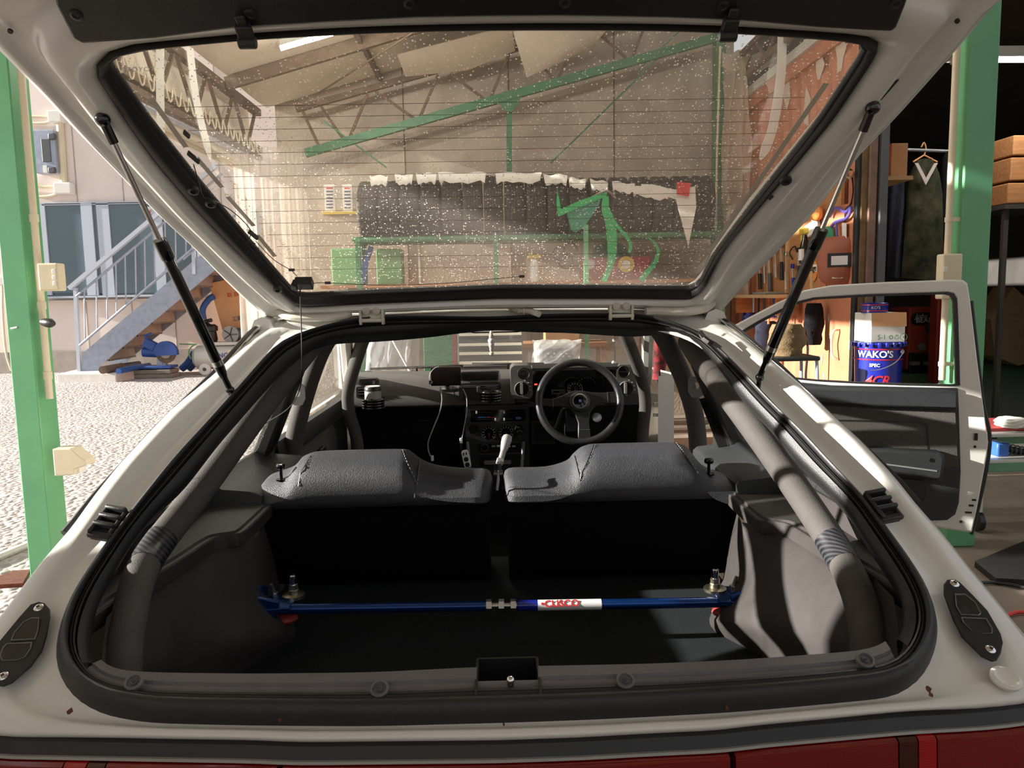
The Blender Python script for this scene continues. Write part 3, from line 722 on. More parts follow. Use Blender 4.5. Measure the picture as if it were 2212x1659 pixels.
# rubber stop blocks on the sill
for sx, c, ax in ((-1, (238, 1135), (1, .0)), (1, (1903, 1098), (-1, 0))):
    p = prof(*c, .0); d = (prof(c[0]-sx*0+sx*20, c[1]+26)-prof(c[0]-sx*20, c[1]-26)).normalized(); n = Vector((0, -.55, .83)); e = d.cross(n).normalized(); n = e.cross(d).normalized()
    if n.z < 0: n = -n
    R = Matrix((d, e, n)).transposed()
    m = MB(); m.box(p, (.062, .04, .012), R)
    for k in (-.026, -.008, .010): m.box(p+d*k+n*.012, (.008, .04, .016), R)
    m.box(p+d*.027+n*.006, (.012, .044, .01), R); m.box(p+e*.017+n*.01, (.06, .007, .014), R); m.box(p-e*.017+n*.008, (.06, .006, .01), R)
    m.build('stop_block', 'rubber', CAR, bevel=.003)
# torn strip end and clip at the right roof corner
m = MB(); m.ribbon([prof(1512, 716, .022), prof(1520, 727, .026), prof(1528, 735, .02), prof(1545, 744, .016), prof(1556, 752, .014)], .010, .002, (1, 0, .4)); m.build('strip_clip', 'black_plastic', CAR)
m = MB(); m.ribbon([prof(1513, 722, .022), prof(1519, 732, .024), prof(1530, 740, .02)], .007, .0016, (1, 0, .4)); m.build('strip_clip', 'silver_grey', CAR)

# ---------------------------------------------------------------- tailgate
HP0 = Vector((0, 1.0, 1.94)); HN = Vector((0, -.545, -.80)).normalized()
def hp(px, py, h=0.0): return atP(px, py, HP0 + HN*h, HN)
G_PX = loop_px([
 [(1075,53),(1206,53),(1440,54),(1598,61),(1768,74),(1867,84)], [(1867,84),(1873,92),(1768,254),(1621,441),(1532,559),(1515,600)],
 [(1515,600),(1502,613),(1486,618)], [(1486,618),(1331,616),(1075,615)], [(1075,615),(967,620),(804,626),(668,634)], [(668,634),(644,632),(625,616)],
 [(625,616),(571,554),(439,398),(324,253),(230,118)], [(230,118),(243,106),(371,90),(540,73),(740,62),(902,55),(1075,53)]])
S_PX = loop_px([
 [(1075,41),(1206,40),(1440,42),(1598,48),(1768,59),(1878,68)], [(1878,68),(1898,74),(1900,88),(1805,232),(1705,353),(1562,522),(1525,600)],
 [(1525,600),(1505,624),(1488,635)], [(1488,635),(1331,633),(1075,633)], [(1075,633),(967,637),(777,645),(668,652)], [(668,652),(641,650),(592,605)],
 [(592,605),(507,527),(422,439),(337,338),(270,243),(203,135)], [(203,135),(199,115),(203,105),(220,94),(338,81),(554,61),(740,50),(902,44),(1075,41)]])
F_PX_ = loop_px([
 [(1075,-170),(1700,-160),(2200,-130),(2290,-90)], [(2290,-90),(2154,0),(2095,74),(2025,154),(1926,265),(1852,338),(1768,449),(1690,533),(1613,610),(1565,665)],
 [(1565,665),(1552,678),(1530,672)], [(1530,672),(1331,660),(1075,662)], [(1075,662),(967,664),(831,670),(660,672)], [(660,672),(590,685),(565,680)],
 [(565,680),(493,613),(419,535),(338,461),(256,375),(162,280),(78,189),(0,110),(-75,35)], [(-75,35),(-130,-60),(0,-130),(500,-165),(1075,-170)]])
HG = smooth_loop([hp(*p) for p in G_PX], 1); HS = smooth_loop([hp(*p) for p in S_PX], 1); HF = smooth_loop([hp(*p) for p in F_PX_], 1)
def hsweep(A, Bq, sec): return [[a+(b-a)*u+HN*h for u, h in sec] for a, b in zip(A, Bq)]
GATE = MB().loft(hsweep(HS, HF, [(0, -.012), (0, .010), (.04, .018), (.14, .027), (.32, .028), (.42, .022), (.46, .008), (.52, .004), (.72, .006), (.78, .012), (.86, .012), (.93, .004), (1.0, .0), (1.01, -.012), (.95, -.024), (.5, -.03), (0, -.026)]), True, False, True).build('tailgate', 'car_white', CAR, 50, label='white painted tailgate frame seen from inside')
MB().loft(hsweep(HS, HG, [(-.1, .008), (0, .014), (.25, .022), (.55, .02), (.75, .010), (.85, .010), (1.0, .006), (1.0, -.004), (-.1, -.004)]), True, False, True).build('glass_seal', 'rubber', GATE, 60)
# curved rear window
GL = MB(); cen = sum(HG, Vector())/NL
rings = [[cen+(g-cen)*(1.02*k) - HN*(.006*(1-k*k)) for g in HG] for k in (1, .8, .55, .3, .05)]
GL.loft(rings, True, False); GL.f.append(list(range(len(GL.v)-NL, len(GL.v))))
GL.build('rear_glass', 'gate_glass', GATE, 60)
# heater wires
def gpt(u, v, h=.002):
    a = HG[(S_IDX[6]+int(NSEG[6]*v)) % NL]; b = HG[(S_IDX[2]-int(NSEG[1]*v)) % NL]
    return a.lerp(b, u)+HN*h
for k in range(15):
    v = .06+.052*k*1.0
    if v > .9: break
    a = hp(*[lerp(p, q, v) for p, q in zip((640, 612), (260, 130))], .003); b = hp(*[lerp(p, q, v) for p, q in zip((1490, 600), (1840, 105))], .003)
    MB().tube([a.lerp(b, .02), a.lerp(b, .98)], .0004, 4).build('heater_wire', 'rust_steel', GATE, 0)
# aerial films, amplifiers and leads
def film(p, q, w): 
    a, b = hp(*p, .003), hp(*q, .003); d = (b-a).normalized(); s = d.cross(HN)
    MB().ribbon([a, b], w, .0006, s).build('aerial_film', 'film_grey', GATE, 0)
film((326, 212), (402, 318), .010); film((424, 340), (480, 405), .009); film((492, 425), (548, 488), .009); film((556, 508), (594, 554), .009)
film((1785, 180), (1532, 545), .010)
for c, w, h in (((418, 340), .012, .026), ((547, 507), .014, .024), ((403, 290), .010, .014)):
    p = hp(*c, .012); m = MB(); R = Matrix((Vector((.6, .5, -.62)).normalized(), Vector((.5, -.8, 0)).normalized(), HN)).transposed()
    m.box(p, (h, w, .010), frame_m(Vector((hp(c[0]+10, c[1]+12)-hp(*c))), HN) if False else R); m.build('aerial_amplifier', 'gloss_black', GATE, bevel=.002)
p = hp(657, 612, .022); m = MB(); m.box(p, (.038, .024, .020), (-.6, 0, 0)); m.box(p+Vector((-.02, 0, -.004)), (.014, .02, .018), (-.6, .3, 0)); m.build('aerial_box', 'black_plastic', GATE, bevel=.002)
def wire(name, pts, r=.0009, mt='satin_black', par=None, n=6):
    return MB().tube(spline(pts, n), r, 6).build(name, mt, par)
wire('aerial_lead', [hp(x, y, .012) for x, y in ((418, 355), (430, 395), (440, 425), (455, 430), (500, 455), (535, 488), (542, 505), (535, 525), (552, 526))], .0010, par=GATE)
wire('aerial_lead', [hp(x, y, .012) for x, y in ((552, 520), (590, 560), (630, 585), (645, 602))], .0008, par=GATE)
wire('aerial_lead', [hp(x, y, .012) for x, y in ((675, 612), (708, 611), (830, 616), (960, 612), (1060, 603), (1125, 597))], .0008, par=GATE)
for c in ((630, 583), (708, 611), (1127, 597)):
    p = hp(*c, .013); m = MB(); m.box(p, (.013, .006, .006)); m.build('aerial_bead', 'gloss_black', GATE, bevel=.0015)
wire('aerial_lead', [hp(648, 618, .018), atY(650, 680, 1.68), atY(652, 760, 1.66), atY(650, 830, 1.7), atY(625, 880, 1.8), atY(572, 915, 1.9)], .0013, par=GATE)
# grommets and clips on the frame
for c in ((418, 412), (455, 440), (600, 625)):
    p = hp(*c, .03); m = MB(); m.lathe([(.010, -.004), (.010, .003), (.005, .005), (.004, .001)], p, HN, 14); m.build('cable_grommet', 'rubber', GATE)
for c in ((1698, 391),):
    p = hp(*c, .03); MB().lathe([(.011, -.003), (.010, .003), (.005, .004), (.004, .001), (.0001, .001)], p, HN, 16, False).build('frame_grommet', 'rubber', GATE)
p = hp(1663, 424, .03); m = MB(); m.box(p, (.012, .006, .01), (.4, .8, 0)); m.build('cable_clip', 'black_plastic', GATE, bevel=.001)
for c in ((22, 68), (2068, 46)):
    p = hp(*c, .012); MB().lathe([(.004, -.002), (.0035, .0015)], p, HN, 10).build('frame_hole_plug', 'rubber', GATE)
# long rubber stops high on the frame
for a, b in (((170, 190), (212, 240)), ((1934, 165), (1893, 212))):
    P, Q = hp(*a, .018), hp(*b, .018); m = MB(); m.bar(P, Q, .016, .012, HN); m.ball(Q, .008, sc=(1, 1, .7)); m.build('gate_stop', 'rubber', GATE, bevel=.003)
# inner trim panel
TP = [(118,-40),(125,0),(162,73),(182,84),(338,73),(506,51),(740,37),(902,29),(1075,26),(1206,25),(1440,29),(1598,35),(1768,50),(1922,58),(1933,48),(1952,0),(1965,-40),(1900,-120),(1075,-140),(200,-120)]
m = MB(); m.prism([hp(*p, .022) for p in TP], HN*.012); PANEL = m.build('trim_panel', 'black_plastic', GATE, bevel=.004, label='black plastic inner trim panel with round clips')
for c in ((165, 33), (541, 30), (885, 8), (1220, 6), (1562, 13), (1935, 8)):
    p = hp(*c, .034); m = MB(); m.lathe([(.0095, -.001), (.009, .0015), (.005, .003), (.004, .001), (.0001, .001)], p, HN, 16, False); m.build('panel_clip', 'rubber', PANEL)
for c in ((530, 73), (1576, 58)):
    p = hp(*c, .04); u = Vector((1, 0, 0)); d = u.cross(HN)
    R = Matrix((u, d, HN)).transposed(); m = MB(); m.box(p, (.022, .03, .014), R); m.tube([p+d*.012-u*.013+HN*.004, p+d*.012+u*.013+HN*.004], .009, 10); m.box(p-d*.02, (.014, .02, .006), R)
    m.build('gate_buffer', 'rubber', GATE, bevel=.002)
# factory mark etched in the corner of the glass
text_mesh('glass_mark', 'TOYOTA', .013, hp(298, 150, .004), Vector((-1, 0, 0)), (hp(298, 140)-hp(298, 160)), 'white_print', GATE, .0001)

# wheels
for sx in (-1, 1):
    for y in (1.72, 4.25):
        c = Vector((sx*.70, y, .295))
        W_ = MB().lathe([(.20, -.08), (.27, -.085), (.29, -.06), (.295, 0), (.29, .06), (.27, .085), (.20, .08)], c, (1, 0, 0), 32, False).build('wheel', 'tyre', CAR)
        MB().lathe([(.02, sx*.05), (.06, sx*.06), (.17, sx*.03), (.20, sx*.07), (.20, -sx*.07)], c, (1, 0, 0), 32, False).build('wheel_rim', 'silver_grey', W_)
# gas struts
for (ux, uy), (jx, jy), (bx, by), (lx, ly) in (((222, 258), (346, 525), (489, 812), (497, 842)), ((1885, 232), (1768, 500), (1654, 782), (1641, 815))):
    A = hp(ux, uy, .03); Bp = prof(lx, ly, .02)
    d = (Bp-A).normalized()
    def on(px, py):   # the point of the strut axis that shows at this pixel
        r = ray(px, py).normalized(); w0 = A-CAM; b = d.dot(r); t = (b*r.dot(w0)-d.dot(w0))/(1-b*b); return A+d*t
    J = on(jx, jy); E = on(bx, by)
    m = MB(); m.tube([A+d*.02, J], .0048, 10); st = m.build('strut_rod', 'chrome', CAR, label='polished rod of the gas strut')
    m = MB(); m.lathe([(.0095, 0), (.0105, .004), (.0105, (E-J).length*.93), (.009, (E-J).length*.97), (.007, (E-J).length)], J, d, 16); m.lathe([(.012, -.006), (.0125, 0), (.0125, .03), (.0108, .034)], J, d, 16)
    cyl = m.build('strut_cylinder', 'gloss_black', CAR)
    m = MB(); L = (E-J).length; m.lathe([(.0109, L*.86), (.0109, L*.90)], J, d, 16, False); m.build('strut_band', 'steel', cyl)
    m = MB(); m.ball(A, .0125); m.tube([A+d*.008, A+d*.04], .0078, 10); m.tube([A+HN*(-.02), A], .005, 8); m.build('strut_socket', 'gloss_black', CAR)
    m = MB(); m.ball(Bp, .009); m.tube([E-d*.01, Bp], .0062, 10); m.tube([Bp, Bp+Vector((0, .008, -.024))], .005, 8); m.build('strut_socket', 'gloss_black', CAR)
# ================================================================ CAR INTERIOR
MB().span((-.60, 1.07, .57), (.60, 2.25, .60)).build('boot_floor', 'floor_carpet', CAR, 0)
m = MB(); m.span((-.72, 1.03, .2), (.72, 1.05, .80)); m.build('boot_rear_wall', 'interior_black', CAR, 0)
MB().span((-.74, 2.1, .22), (.74, 3.85, .28)).build('cabin_floor', 'interior_black', CAR, 0)
MB().span((-.70, 3.78, .2), (.70, 3.82, 1.0)).build('firewall', 'interior_black', CAR, 0)
# side liners of the boot: moulded surface traced over the right wheel house, mirrored to the left
ROWS = [
 [(1592,1108,1.90),(1602,1128,1.74),(1700,1148,1.66),(1790,1195,1.53),(1872,1232,1.38),(1930,1290,1.22)],
 [(1574,1180,1.95),(1600,1179,1.71),(1734,1179,1.58),(1805,1222,1.46),(1882,1292,1.31),(1938,1340,1.20)],
 [(1562,1250,1.97),(1606,1254,1.65),(1757,1262,1.47),(1815,1300,1.37),(1885,1350,1.25),(1944,1385,1.17)],
 [(1520,1338,1.97),(1534,1338,1.64),(1752,1375,1.42),(1806,1390,1.31),(1880,1425,1.21),(1935,1450,1.14)],
 [(1512,1400,1.95),(1545,1400,1.75),(1720,1450,1.46),(1800,1480,1.36),(1870,1500,1.25),(1930,1520,1.10)],
 [(1508,1432,1.92),(1560,1450,1.80),(1660,1560,1.52),(1760,1640,1.35),(1830,1680,1.22),(1900,1700,1.08)]]
grid = [[atY(*p) for p in r] for r in ROWS]
for r in grid[-1:]:
    for p in r: p.z = max(.585, min(p.z, .60))
def refine(g, n=5):
    g = [spline(r, n) for r in g]; cols = list(zip(*g)); cols = [spline(list(c), n) for c in cols]; return [list(r) for r in zip(*cols)]
def facet(g, n=4):
    lin_ = lambda L: [L[i].lerp(L[i+1], k/n) for i in range(len(L)-1) for k in range(n)]+[L[-1].copy()]
    g = [lin_(r) for r in g]; g = [list(r) for r in zip(*[lin_(list(c)) for c in zip(*g)])]
    for _ in range(2):
        h = [[p.copy() for p in r] for r in g]
        for i in range(1, len(g)-1):
            for j in range(1, len(g[0])-1): h[i][j] = g[i][j]*.5+(g[i-1][j]+g[i+1][j]+g[i][j-1]+g[i][j+1])*.125
        g = h
    return g
fine = facet(grid)
for sx in (1, -1):
    m = MB(); m.loft([[Vector((sx*p.x, p.y, p.z)) for p in r] for r in fine], False, False)
    LIN = m.build('boot_side_liner', 'liner_plastic', CAR, 60, fix=True)
    if sx == 1: LINR = LIN
    # ledge above the liner
    e = [(.586, 1.93), (.579, 1.88), (.577, 1.70), (.590, 1.672), (.615, 1.66), (.632, 1.63), (.645, 1.51), (.668, 1.36), (.68, 1.22)]
    zl = .873
    ring = [Vector((sx*x, y, zl)) for x, y in spline([Vector((a, b, 0)) for a, b in e], 4) and [(q.x, q.y) for q in spline([Vector((a, b, 0)) for a, b in e], 4)]]
    out = [Vector((sx*.735, p.y, zl-.002 if p.y > 1.35 else zl-.03)) for p in ring]
    def off(r, dx, dz): return [Vector((p.x+sx*dx, p.y, p.z+dz)) for p in r]
    m = MB(); m.loft([out, off(ring, .03, .0), off(ring, .016, 0), off(ring, .012, -.005), off(ring, .003, -.005), off(ring, 0, -.008), off(ring, .0, -.034), off(ring, .01, -.038)], False, False)
    m.build('boot_ledge', 'liner_plastic', CAR, 40)
    MB().loft([[Vector((sx*.728, y, z)) for z in (.84, BELT+.012)] for y in (1.42, 1.6, 1.95)], False, False).build('inner_quarter_trim', 'liner_plastic', CAR, 0)
    # upper quarter trim beside the seat
    m = MB(); m.loft([[Vector((sx*a, y, z)) for a, z in ((.60, .84), (.602, .892), (.615, .904), (.70, .912), (.735, .935))] for y in (1.90, 2.1, 2.35)], False, False)
    m.loft([[Vector((sx*a, 1.90, z)) for a, z in ((.60, .84), (.602, .892), (.615, .904), (.70, .912), (.735, .935))], [Vector((sx*a, 1.89, .84)) for a in (.60, .602, .615, .70, .735)]], False, False)
    m.build('quarter_trim', 'door_vinyl', CAR, 40)
# ---- seat back, two halves
SIL = [(566,1052),(575,1036),(590,1022),(615,1013),(640,1003),(655,986),(668,979),(690,974),(780,971),(868,970),(885,975),(905,990),(935,1003),(985,1010),(1040,1012),(1064,1013)], \
      [(1086,1012),(1110,1010),(1180,1008),(1225,995),(1240,980),(1255,967),(1270,961),(1290,958),(1370,956),(1450,955),(1478,962),(1490,975),(1500,988),(1520,1006),(1560,1020),(1574,1032),(1584,1050)]
SEATS = []
for sil in SIL:
    pts = [atY(x, y, 2.03) for x, y in sil]
    pts = spline(pts, 3); rings = []; N = len(pts)
    for i, p in enumerate(pts):
        T = p.z; e = min(1, min(i, N-1-i)/3.0); k = sqrt(max(0, 1-(1-e)**2))*.97+.03   # rounded ends
        yc, zcen = 2.01, .88
        sec = [(1.965, .845), (1.925, .852), (1.908, .875), (1.908, T-.062), (1.917, T-.036), (1.937, T-.018), (1.97, T-.006), (2.02, T), (2.06, T-.006), (2.088, T-.025), (2.10, T-.06), (2.10, .845)]
        rings.append([Vector((p.x, yc+(a-yc)*k, zcen+(b-zcen)*(.4+.6*k))) for a, b in sec])
    m = MB(); m.loft(rings); s = m.build('seat_back', 'leather', CAR, 60, label='black leather upper half of the folding rear seat'); SEATS.append(s)
    xa, xb = pts[0].x+.012, pts[-1].x-.012
    m = MB(); m.loft([[Vector((x, a, b)) for a, b in ((1.935, .868), (1.940, .84), (2.01, .68), (2.04, .61), (2.06, .602), (2.2, .602), (2.12, .68), (2.06, .868))] for x in (xa, xa+.02, (xa+xb)/2, xb-.02, xb)])
    m.build('seat_rear_panel', 'seat_carpet', CAR, 50)
SC = caster(SEATS)
def seam(pts, seat, stitch=True):
    P = [SC(x, y, .0012) for x, y in pts]; P = [p for p in P if p is not None]
    if len(P) < 2: return
    P = spline(P, 5); m = MB(); m.tube(P, .0011, 5); m.build('seat_seam', 'satin_black', seat, 0)
    if stitch:
        m = MB(); Q = resample(P, max(6, int(sum((b-a).length for a, b in zip(P, P[1:]))/.0055)))
        for a, b in zip(Q[:-1:2], Q[1::2]): m.tube([a+Vector((.004, 0, .0012)), b+Vector((.004, 0, .0012))], .0008, 4)
        m.build('seat_stitch', 'stitch', seat, 0, kind='stuff')
seam([(866,973),(872,990),(880,1010),(890,1030),(897,1046)], SEATS[0]); seam([(905,995),(902,1015),(899,1035),(897,1048)], SEATS[0]); seam([(672,985),(660,1005),(650,1022),(645,1050)], SEATS[0])
seam([(1283,962),(1276,980),(1268,1000),(1258,1020),(1254,1034)], SEATS[1]); seam([(1242,985),(1246,1000),(1250,1018),(1254,1034)], SEATS[1]); seam([(1457,958),(1475,980),(1492,1003),(1507,1028)], SEATS[1])
seam([(897,1048),(896,1075)], SEATS[0], False); seam([(1254,1036),(1256,1080)], SEATS[1], False); seam([(1507,1030),(1506,1080)], SEATS[1], False)
# lock knobs
for px, py, seat in ((608, 1036, SEATS[0]), (1531, 1024, SEATS[1])):
    p = SC(px, py) or atY(px, py, 2.0)
    m = MB(); m.lathe([(.014, -.002), (.014, .002), (.004, .004), (.004, .026), (.0115, .030), (.0125, .036), (.010, .041), (.006, .042)], p, (0, 0, 1), 16); m.build('seat_lock_knob', 'gloss_black', CAR)
# belts in the split of the seat
m = MB(); p = atY(1076, 1012, 1.93)
for dx in (-.006, .006): m.ribbon(spline([p+Vector((dx*2.2, -.004, -.07)), p+Vector((dx*1.6, -.012, -.03)), p+Vector((dx, -.012, -.006)), p+Vector((dx*.5, .01, .008))], 5), .004, .010, (0, -1, 0))
m.build('belt_webbing', 'gloss_black', CAR)
# ---- roll cage
def cage(name, pts, r, mt='cage_foam', n=5): 
    return MB().tube(spline(pts, n), r, 18).build(name, mt, CAR, 60)
RB = [(1488,735,1.93),(1515,775,1.86),(1560,835,1.78),(1630,928,1.66),(1722,1058,1.55),(1802,1180,1.43),(1850,1275,1.32),(1874,1370,1.23),(1878,1480,1.17),(1878,1600,1.12)]
LBR = [(690,722,1.93),(660,758,1.86),(602,830,1.78),(528,928,1.66),(424,1070,1.55),(338,1180,1.43),(303,1242,1.35),(284,1308,1.29),(266,1420,1.21),(262,1600,1.12)]
BR_R = cage('rear_brace', [atY(*p) for p in RB], .029); BR_L = cage('rear_brace', [atY(*p) for p in LBR], .029)
for P, a, b, br in ((RB, (1792,1160), (1834,1215), BR_R), (LBR, (352,1165), (312,1222), BR_L)):
    pts = spline([atY(*p) for p in P], 20)
    def near(px): return min(range(len(pts)), key=lambda i: (Vector((((pts[i]-CAM).dot(RT)/(pts[i]-CAM).dot(FW))*F_PX+CX-px[0], CY-((pts[i]-CAM).dot(UP)/(pts[i]-CAM).dot(FW))*F_PX-px[1])).length))
    i0, i1 = sorted((near(a), near(b)))
    m = MB(); m.tube(pts[i0:i1+1], .0296, 24, False); m.build('carbon_tape', 'tape_carbon', br, 60, label='carbon-weave tape wrapped round the brace')
    m = MB()
    # raised weave ribs running round the tape at a slant
    seg = pts[i0:i1+1]
    for k in range(0, 12):
        t0 = k/12; rp = []
        for j in range(9):
            f = min(1, max(0, t0+.1*(j/8-.5))); c = resample(seg, 30)[int(f*29)]; d = (seg[-1]-seg[0]).normalized(); u, v = frame(d); an = 2.4*j/8
            for ph in (0,): rp.append(c+u*(.0312*cos(an+2.6))+v*(.0312*sin(an+2.6)))
        m.tube(rp, .0009, 4)
    m.build('tape_weave', 'silver_grey', br, 0, kind='stuff') if False else None
H_R = [(1398,690,2.45),(1425,715,2.45),(1455,770,2.47),(1481,830,2.5),(1502,905,2.52),(1508,1000,2.52),(1500,1150,2.52)]
H_L = [(735,700,2.45),(712,725,2.45),(685,776,2.47),(658,857,2.5),(638,938,2.52),(632,1010,2.52),(636,1150,2.52)]
cage('main_hoop', [atY(*p) for p in H_R], .03, 'cage_foam'); cage('main_hoop', [atY(*p) for p in H_L], .03, 'cage_foam')
cage('hoop_crossbar', [atY(735,702,2.45), atY(900,668,2.45), atY(1250,662,2.45), atY(1398,690,2.45)], .03)
A_R = [(1338,695,3.0),(1348,715,3.02),(1366,760,3.1),(1387,820,3.2),(1394,874,3.25),(1388,944,3.28),(1384,1100,3.28)]
A_L = [(797,700,3.0),(788,723,3.02),(766,790,3.15),(752,847,3.22),(755,894,3.25),(772,960,3.28),(778,1100,3.28)]
cage('front_leg', [atY(*p) for p in A_R], .026); cage('front_leg', [atY(*p) for p in A_L], .026)
for c, s in (((640, 853), 1), ((1506, 836), -1)):
    m = MB(); p = atY(*c, 2.44); n = Vector((0, -1, .1))
    outer = [p+Vector((s*a*.028, 0, b*.034)) for a, b in ((-1, .6), (-.3, 1), (.7, 1), (1, .7), (1, -.4), (.6, -1), (-.2, -1), (-1, -.7))]
    inner = [p+Vector((s*.002+.012*cos(a), 0, .004+.012*sin(a))) for a in [pi*3/4-k*pi/4 if s > 0 else pi/4+k*pi/4 for k in range(8)]]
    m.plate_hole(outer, inner, (0, .006, 0)); m.build('gusset_plate', 'silver_grey', CAR, 0)
# belts behind the hoop
for a, b in (((1520, 860, 2.4), (1562, 965, 2.3)), ((612, 880, 2.4), (580, 985, 2.3))):
    MB().ribbon([atY(*a), atY(*b)], .03, .002, (1, 0, 0)).build('seat_belt', 'satin_black', CAR, 0)
# ---- strut tower bar
A = atY(612, 1316, 1.66); Bq = atY(1568, 1301, 1.66); d = (Bq-A).normalized()
BAR = MB().tube([A, A.lerp(Bq, .455)], .0115, 16).tube([A.lerp(Bq, .525), Bq], .0115, 16).build('strut_brace', 'blue_anodized', CAR, label='blue strut tower brace across the boot')
m = MB(); m.tube([A.lerp(Bq, .45), A.lerp(Bq, .53)], .0075, 12); m.build('threaded_joint', 'steel', BAR)
for t, w in ((.462, .012), (.49, .012), (.517, .012)):
    c = A.lerp(Bq, t); m = MB(); m.tube([c-d*w/2, c+d*w/2], .0150, 6); m.build('hex_nut', 'steel', BAR, 20)
c0 = A.lerp(Bq, .572)
m = MB(); m.tube([A.lerp(Bq, .528), A.lerp(Bq, .572)], .0119, 20, False); m.build('brace_sticker', 'can_blue', BAR)
m = MB(); m.tube([c0, A.lerp(Bq, .716)], .0119, 20, False); m.build('brace_sticker', 'sticker_white', BAR)
text_mesh('sticker_print', '•CUSCO', .021, A.lerp(Bq, .622)+Vector((0, -.0100, .0068)), (1, 0, 0), (0, .56, .83), 'red_print', BAR, .0004, fit=.085, bold=.02)
for e, s in ((A, -1), (Bq, 1)):
    m = MB(); pts = [e+Vector((s*a, b, .0)) for a, b in ((-.02, -.02), (.03, -.028), (.055, -.012), (.058, .03), (.04, .065), (.0, .07), (-.02, .03))]
    m.prism(pts, (0, 0, .012)); m.box(e+Vector((s*.03, -.018, .012)), (.05, .012, .04), (0, s*-.2, 0)); m.prism([e+Vector((s*.05, b, c)) for b, c in ((-.03, -.03), (.05, -.03), (.06, .03), (.02, .05), (-.02, .03))], (s*.008, 0, 0))
    br = m.build('brace_bracket', 'blue_anodized', BAR, bevel=.002)
    c = e+Vector((-s*.012, .045, .01)); m = MB(); m.lathe([(.026, 0), (.026, .007), (.013, .009), (.012, .018)], c, (0, 0, 1), 20); m.lathe([(.011, .016), (.011, .030)], c, (0, 0, 1), 6); m.build('mount_washer', 'brass_steel', br, 30)
    m = MB(); m.lathe([(.0075, .028), (.0075, .040), (.0082, .042), (.0082, .05), (.006, .053)], c, (0, 0, 1), 14); m.build('damper_rod', 'chrome', br)
    for dx, dy, dz in ((.03, .05, .01), (.025, -.028, -.03)):
        c = e+Vector((s*dx, dy, dz)); m = MB(); m.tube([c, c+Vector((s*.008, -.006, .032))], .0045, 8); m.lathe([(.009, 0), (.009, .010)], c, (s*.2, -.2, 1), 6); m.build('stud_bolt', 'steel', br, 30)
    m = MB(); m.ball(e+Vector((s*.012, .02, -.03)), .03, sc=(1.3, .9, .5)); m.build('tower_top', 'red_box', br)
# ---- dashboard
m = MB()
sec = [(3.84, 1.02), (3.60, 1.040), (3.50, 1.036), (3.455, 1.02), (3.425, .98), (3.405, .93), (3.41, .905), (3.44, .892), (3.55, .885), (3.8, .88)]
xs = [-.69, -.6, -.4, -.2, 0, .07]
m.loft([[Vector((x, a-(.02*(1-(x+.3)**2)), b)) for a, b in sec] for x in xs], False, False)
sec2 = [(3.84, 1.02), (3.60, 1.040), (3.50, 1.045), (3.45, 1.04), (3.45, .88), (3.8, .86)]
m.loft([[Vector((x, a, b)) for a, b in sec2] for x in (.07, .4, .68)], False, False)
DASH = m.build('dashboard', 'dash_plastic', CAR, 45)
m = MB(); m.loft([[Vector((x, a, b)) for a, b in ((3.44, .892), (3.47, .87), (3.50, .80), (3.53, .6), (3.6, .5), (3.78, .45))] for x in (-.69, -.3, .02)], False, False)
m.loft([[Vector((x, a, b)) for a, b in ((3.45, .90), (3.46, .84), (3.50, .72), (3.56, .6), (3.78, .5))] for x in (.10, .4, .69)], False, False)
m.build('lower_dash', 'interior_black', CAR, 40)
def drect(name, x0, y0, x1, y1, Y, mt, depth=.02, par=None, r=.004, ins=False, bevel=.003):
    a = atY(x0, y1, Y); b = atY(x1, y0, Y); w = b.x-a.x; h = b.z-a.z; c = (a+b)/2
    poly = [Vector((c.x+u, c.y, c.z+v)) for u, v in rrect(w, h, min(r, w/2.1, h/2.1))]
    return MB().prism(poly, (0, depth, 0)).build(name, mt, par if par is not None else DASH, 40)
def dring(name, px, py, rpx, Y, mt, th=.012, w=.12, par=None, depth=.02, n=28):
    c = atY(px, py, Y); R = rpx*Y/F_PX
    m = MB(); m.lathe([(R*(1-w), th), (R*(1-w), -.002), (R*(1-w*.4), -.006), (R, -.001), (R, th)], c, (0, 1, 0), n, False)
    return m.build(name, mt, par if par is not None else DASH, 50)
def ddisc(name, px, py, rpx, Y, mt, par=None, depth=.01, n=24):
    c = atY(px, py, Y); R = rpx*Y/F_PX
    return MB().lathe([(R, 0), (R, depth)], c, (0, 1, 0), n).build(name, mt, par if par is not None else DASH, 40)
# passenger vents
for x0, y0, x1, y1 in ((776, 818, 814, 833), (770, 835, 792, 861)):
    v = drect('air_vent', x0, y0, x1, y1, 3.385, 'satin_black', .05, r=.01)
    drect('vent_mouth', x0+4, y0+3, x1-4, y1-3, 3.383, 'gloss_black', .004, v, .006)
    for k in range(3): drect('vent_slat', x0+4, y0+4+(y1-y0-8)*k/3, x1-4, y0+5+(y1-y0-8)*k/3, 3.380, 'grey_plastic', .004, v, .0008)
# centre vents and clock
v = drect('clock_surround', 994, 802, 1080, 824, 3.375, 'black_plastic', .05, r=.012)
drect('clock_recess', 998, 805, 1075, 821, 3.373, 'gloss_black', .003, v, .008); drect('clock_face', 1020, 808, 1053, 819, 3.371, 'screen_dark', .003, v, .003)
MB().tube([atY(1078, 804, 3.37), atY(1079, 815, 3.37), atY(1078, 823, 3.37)], .002, 6).build('vent_glint_edge', 'chrome', v)
v = drect('centre_vent', 993, 827, 1082, 866, 3.375, 'satin_black', .06, r=.008)
for k in range(6): drect('vent_slat', 998, 832+k*5, 1078, 834+k*5, 3.370, 'grey_plastic', .006, v, .001)
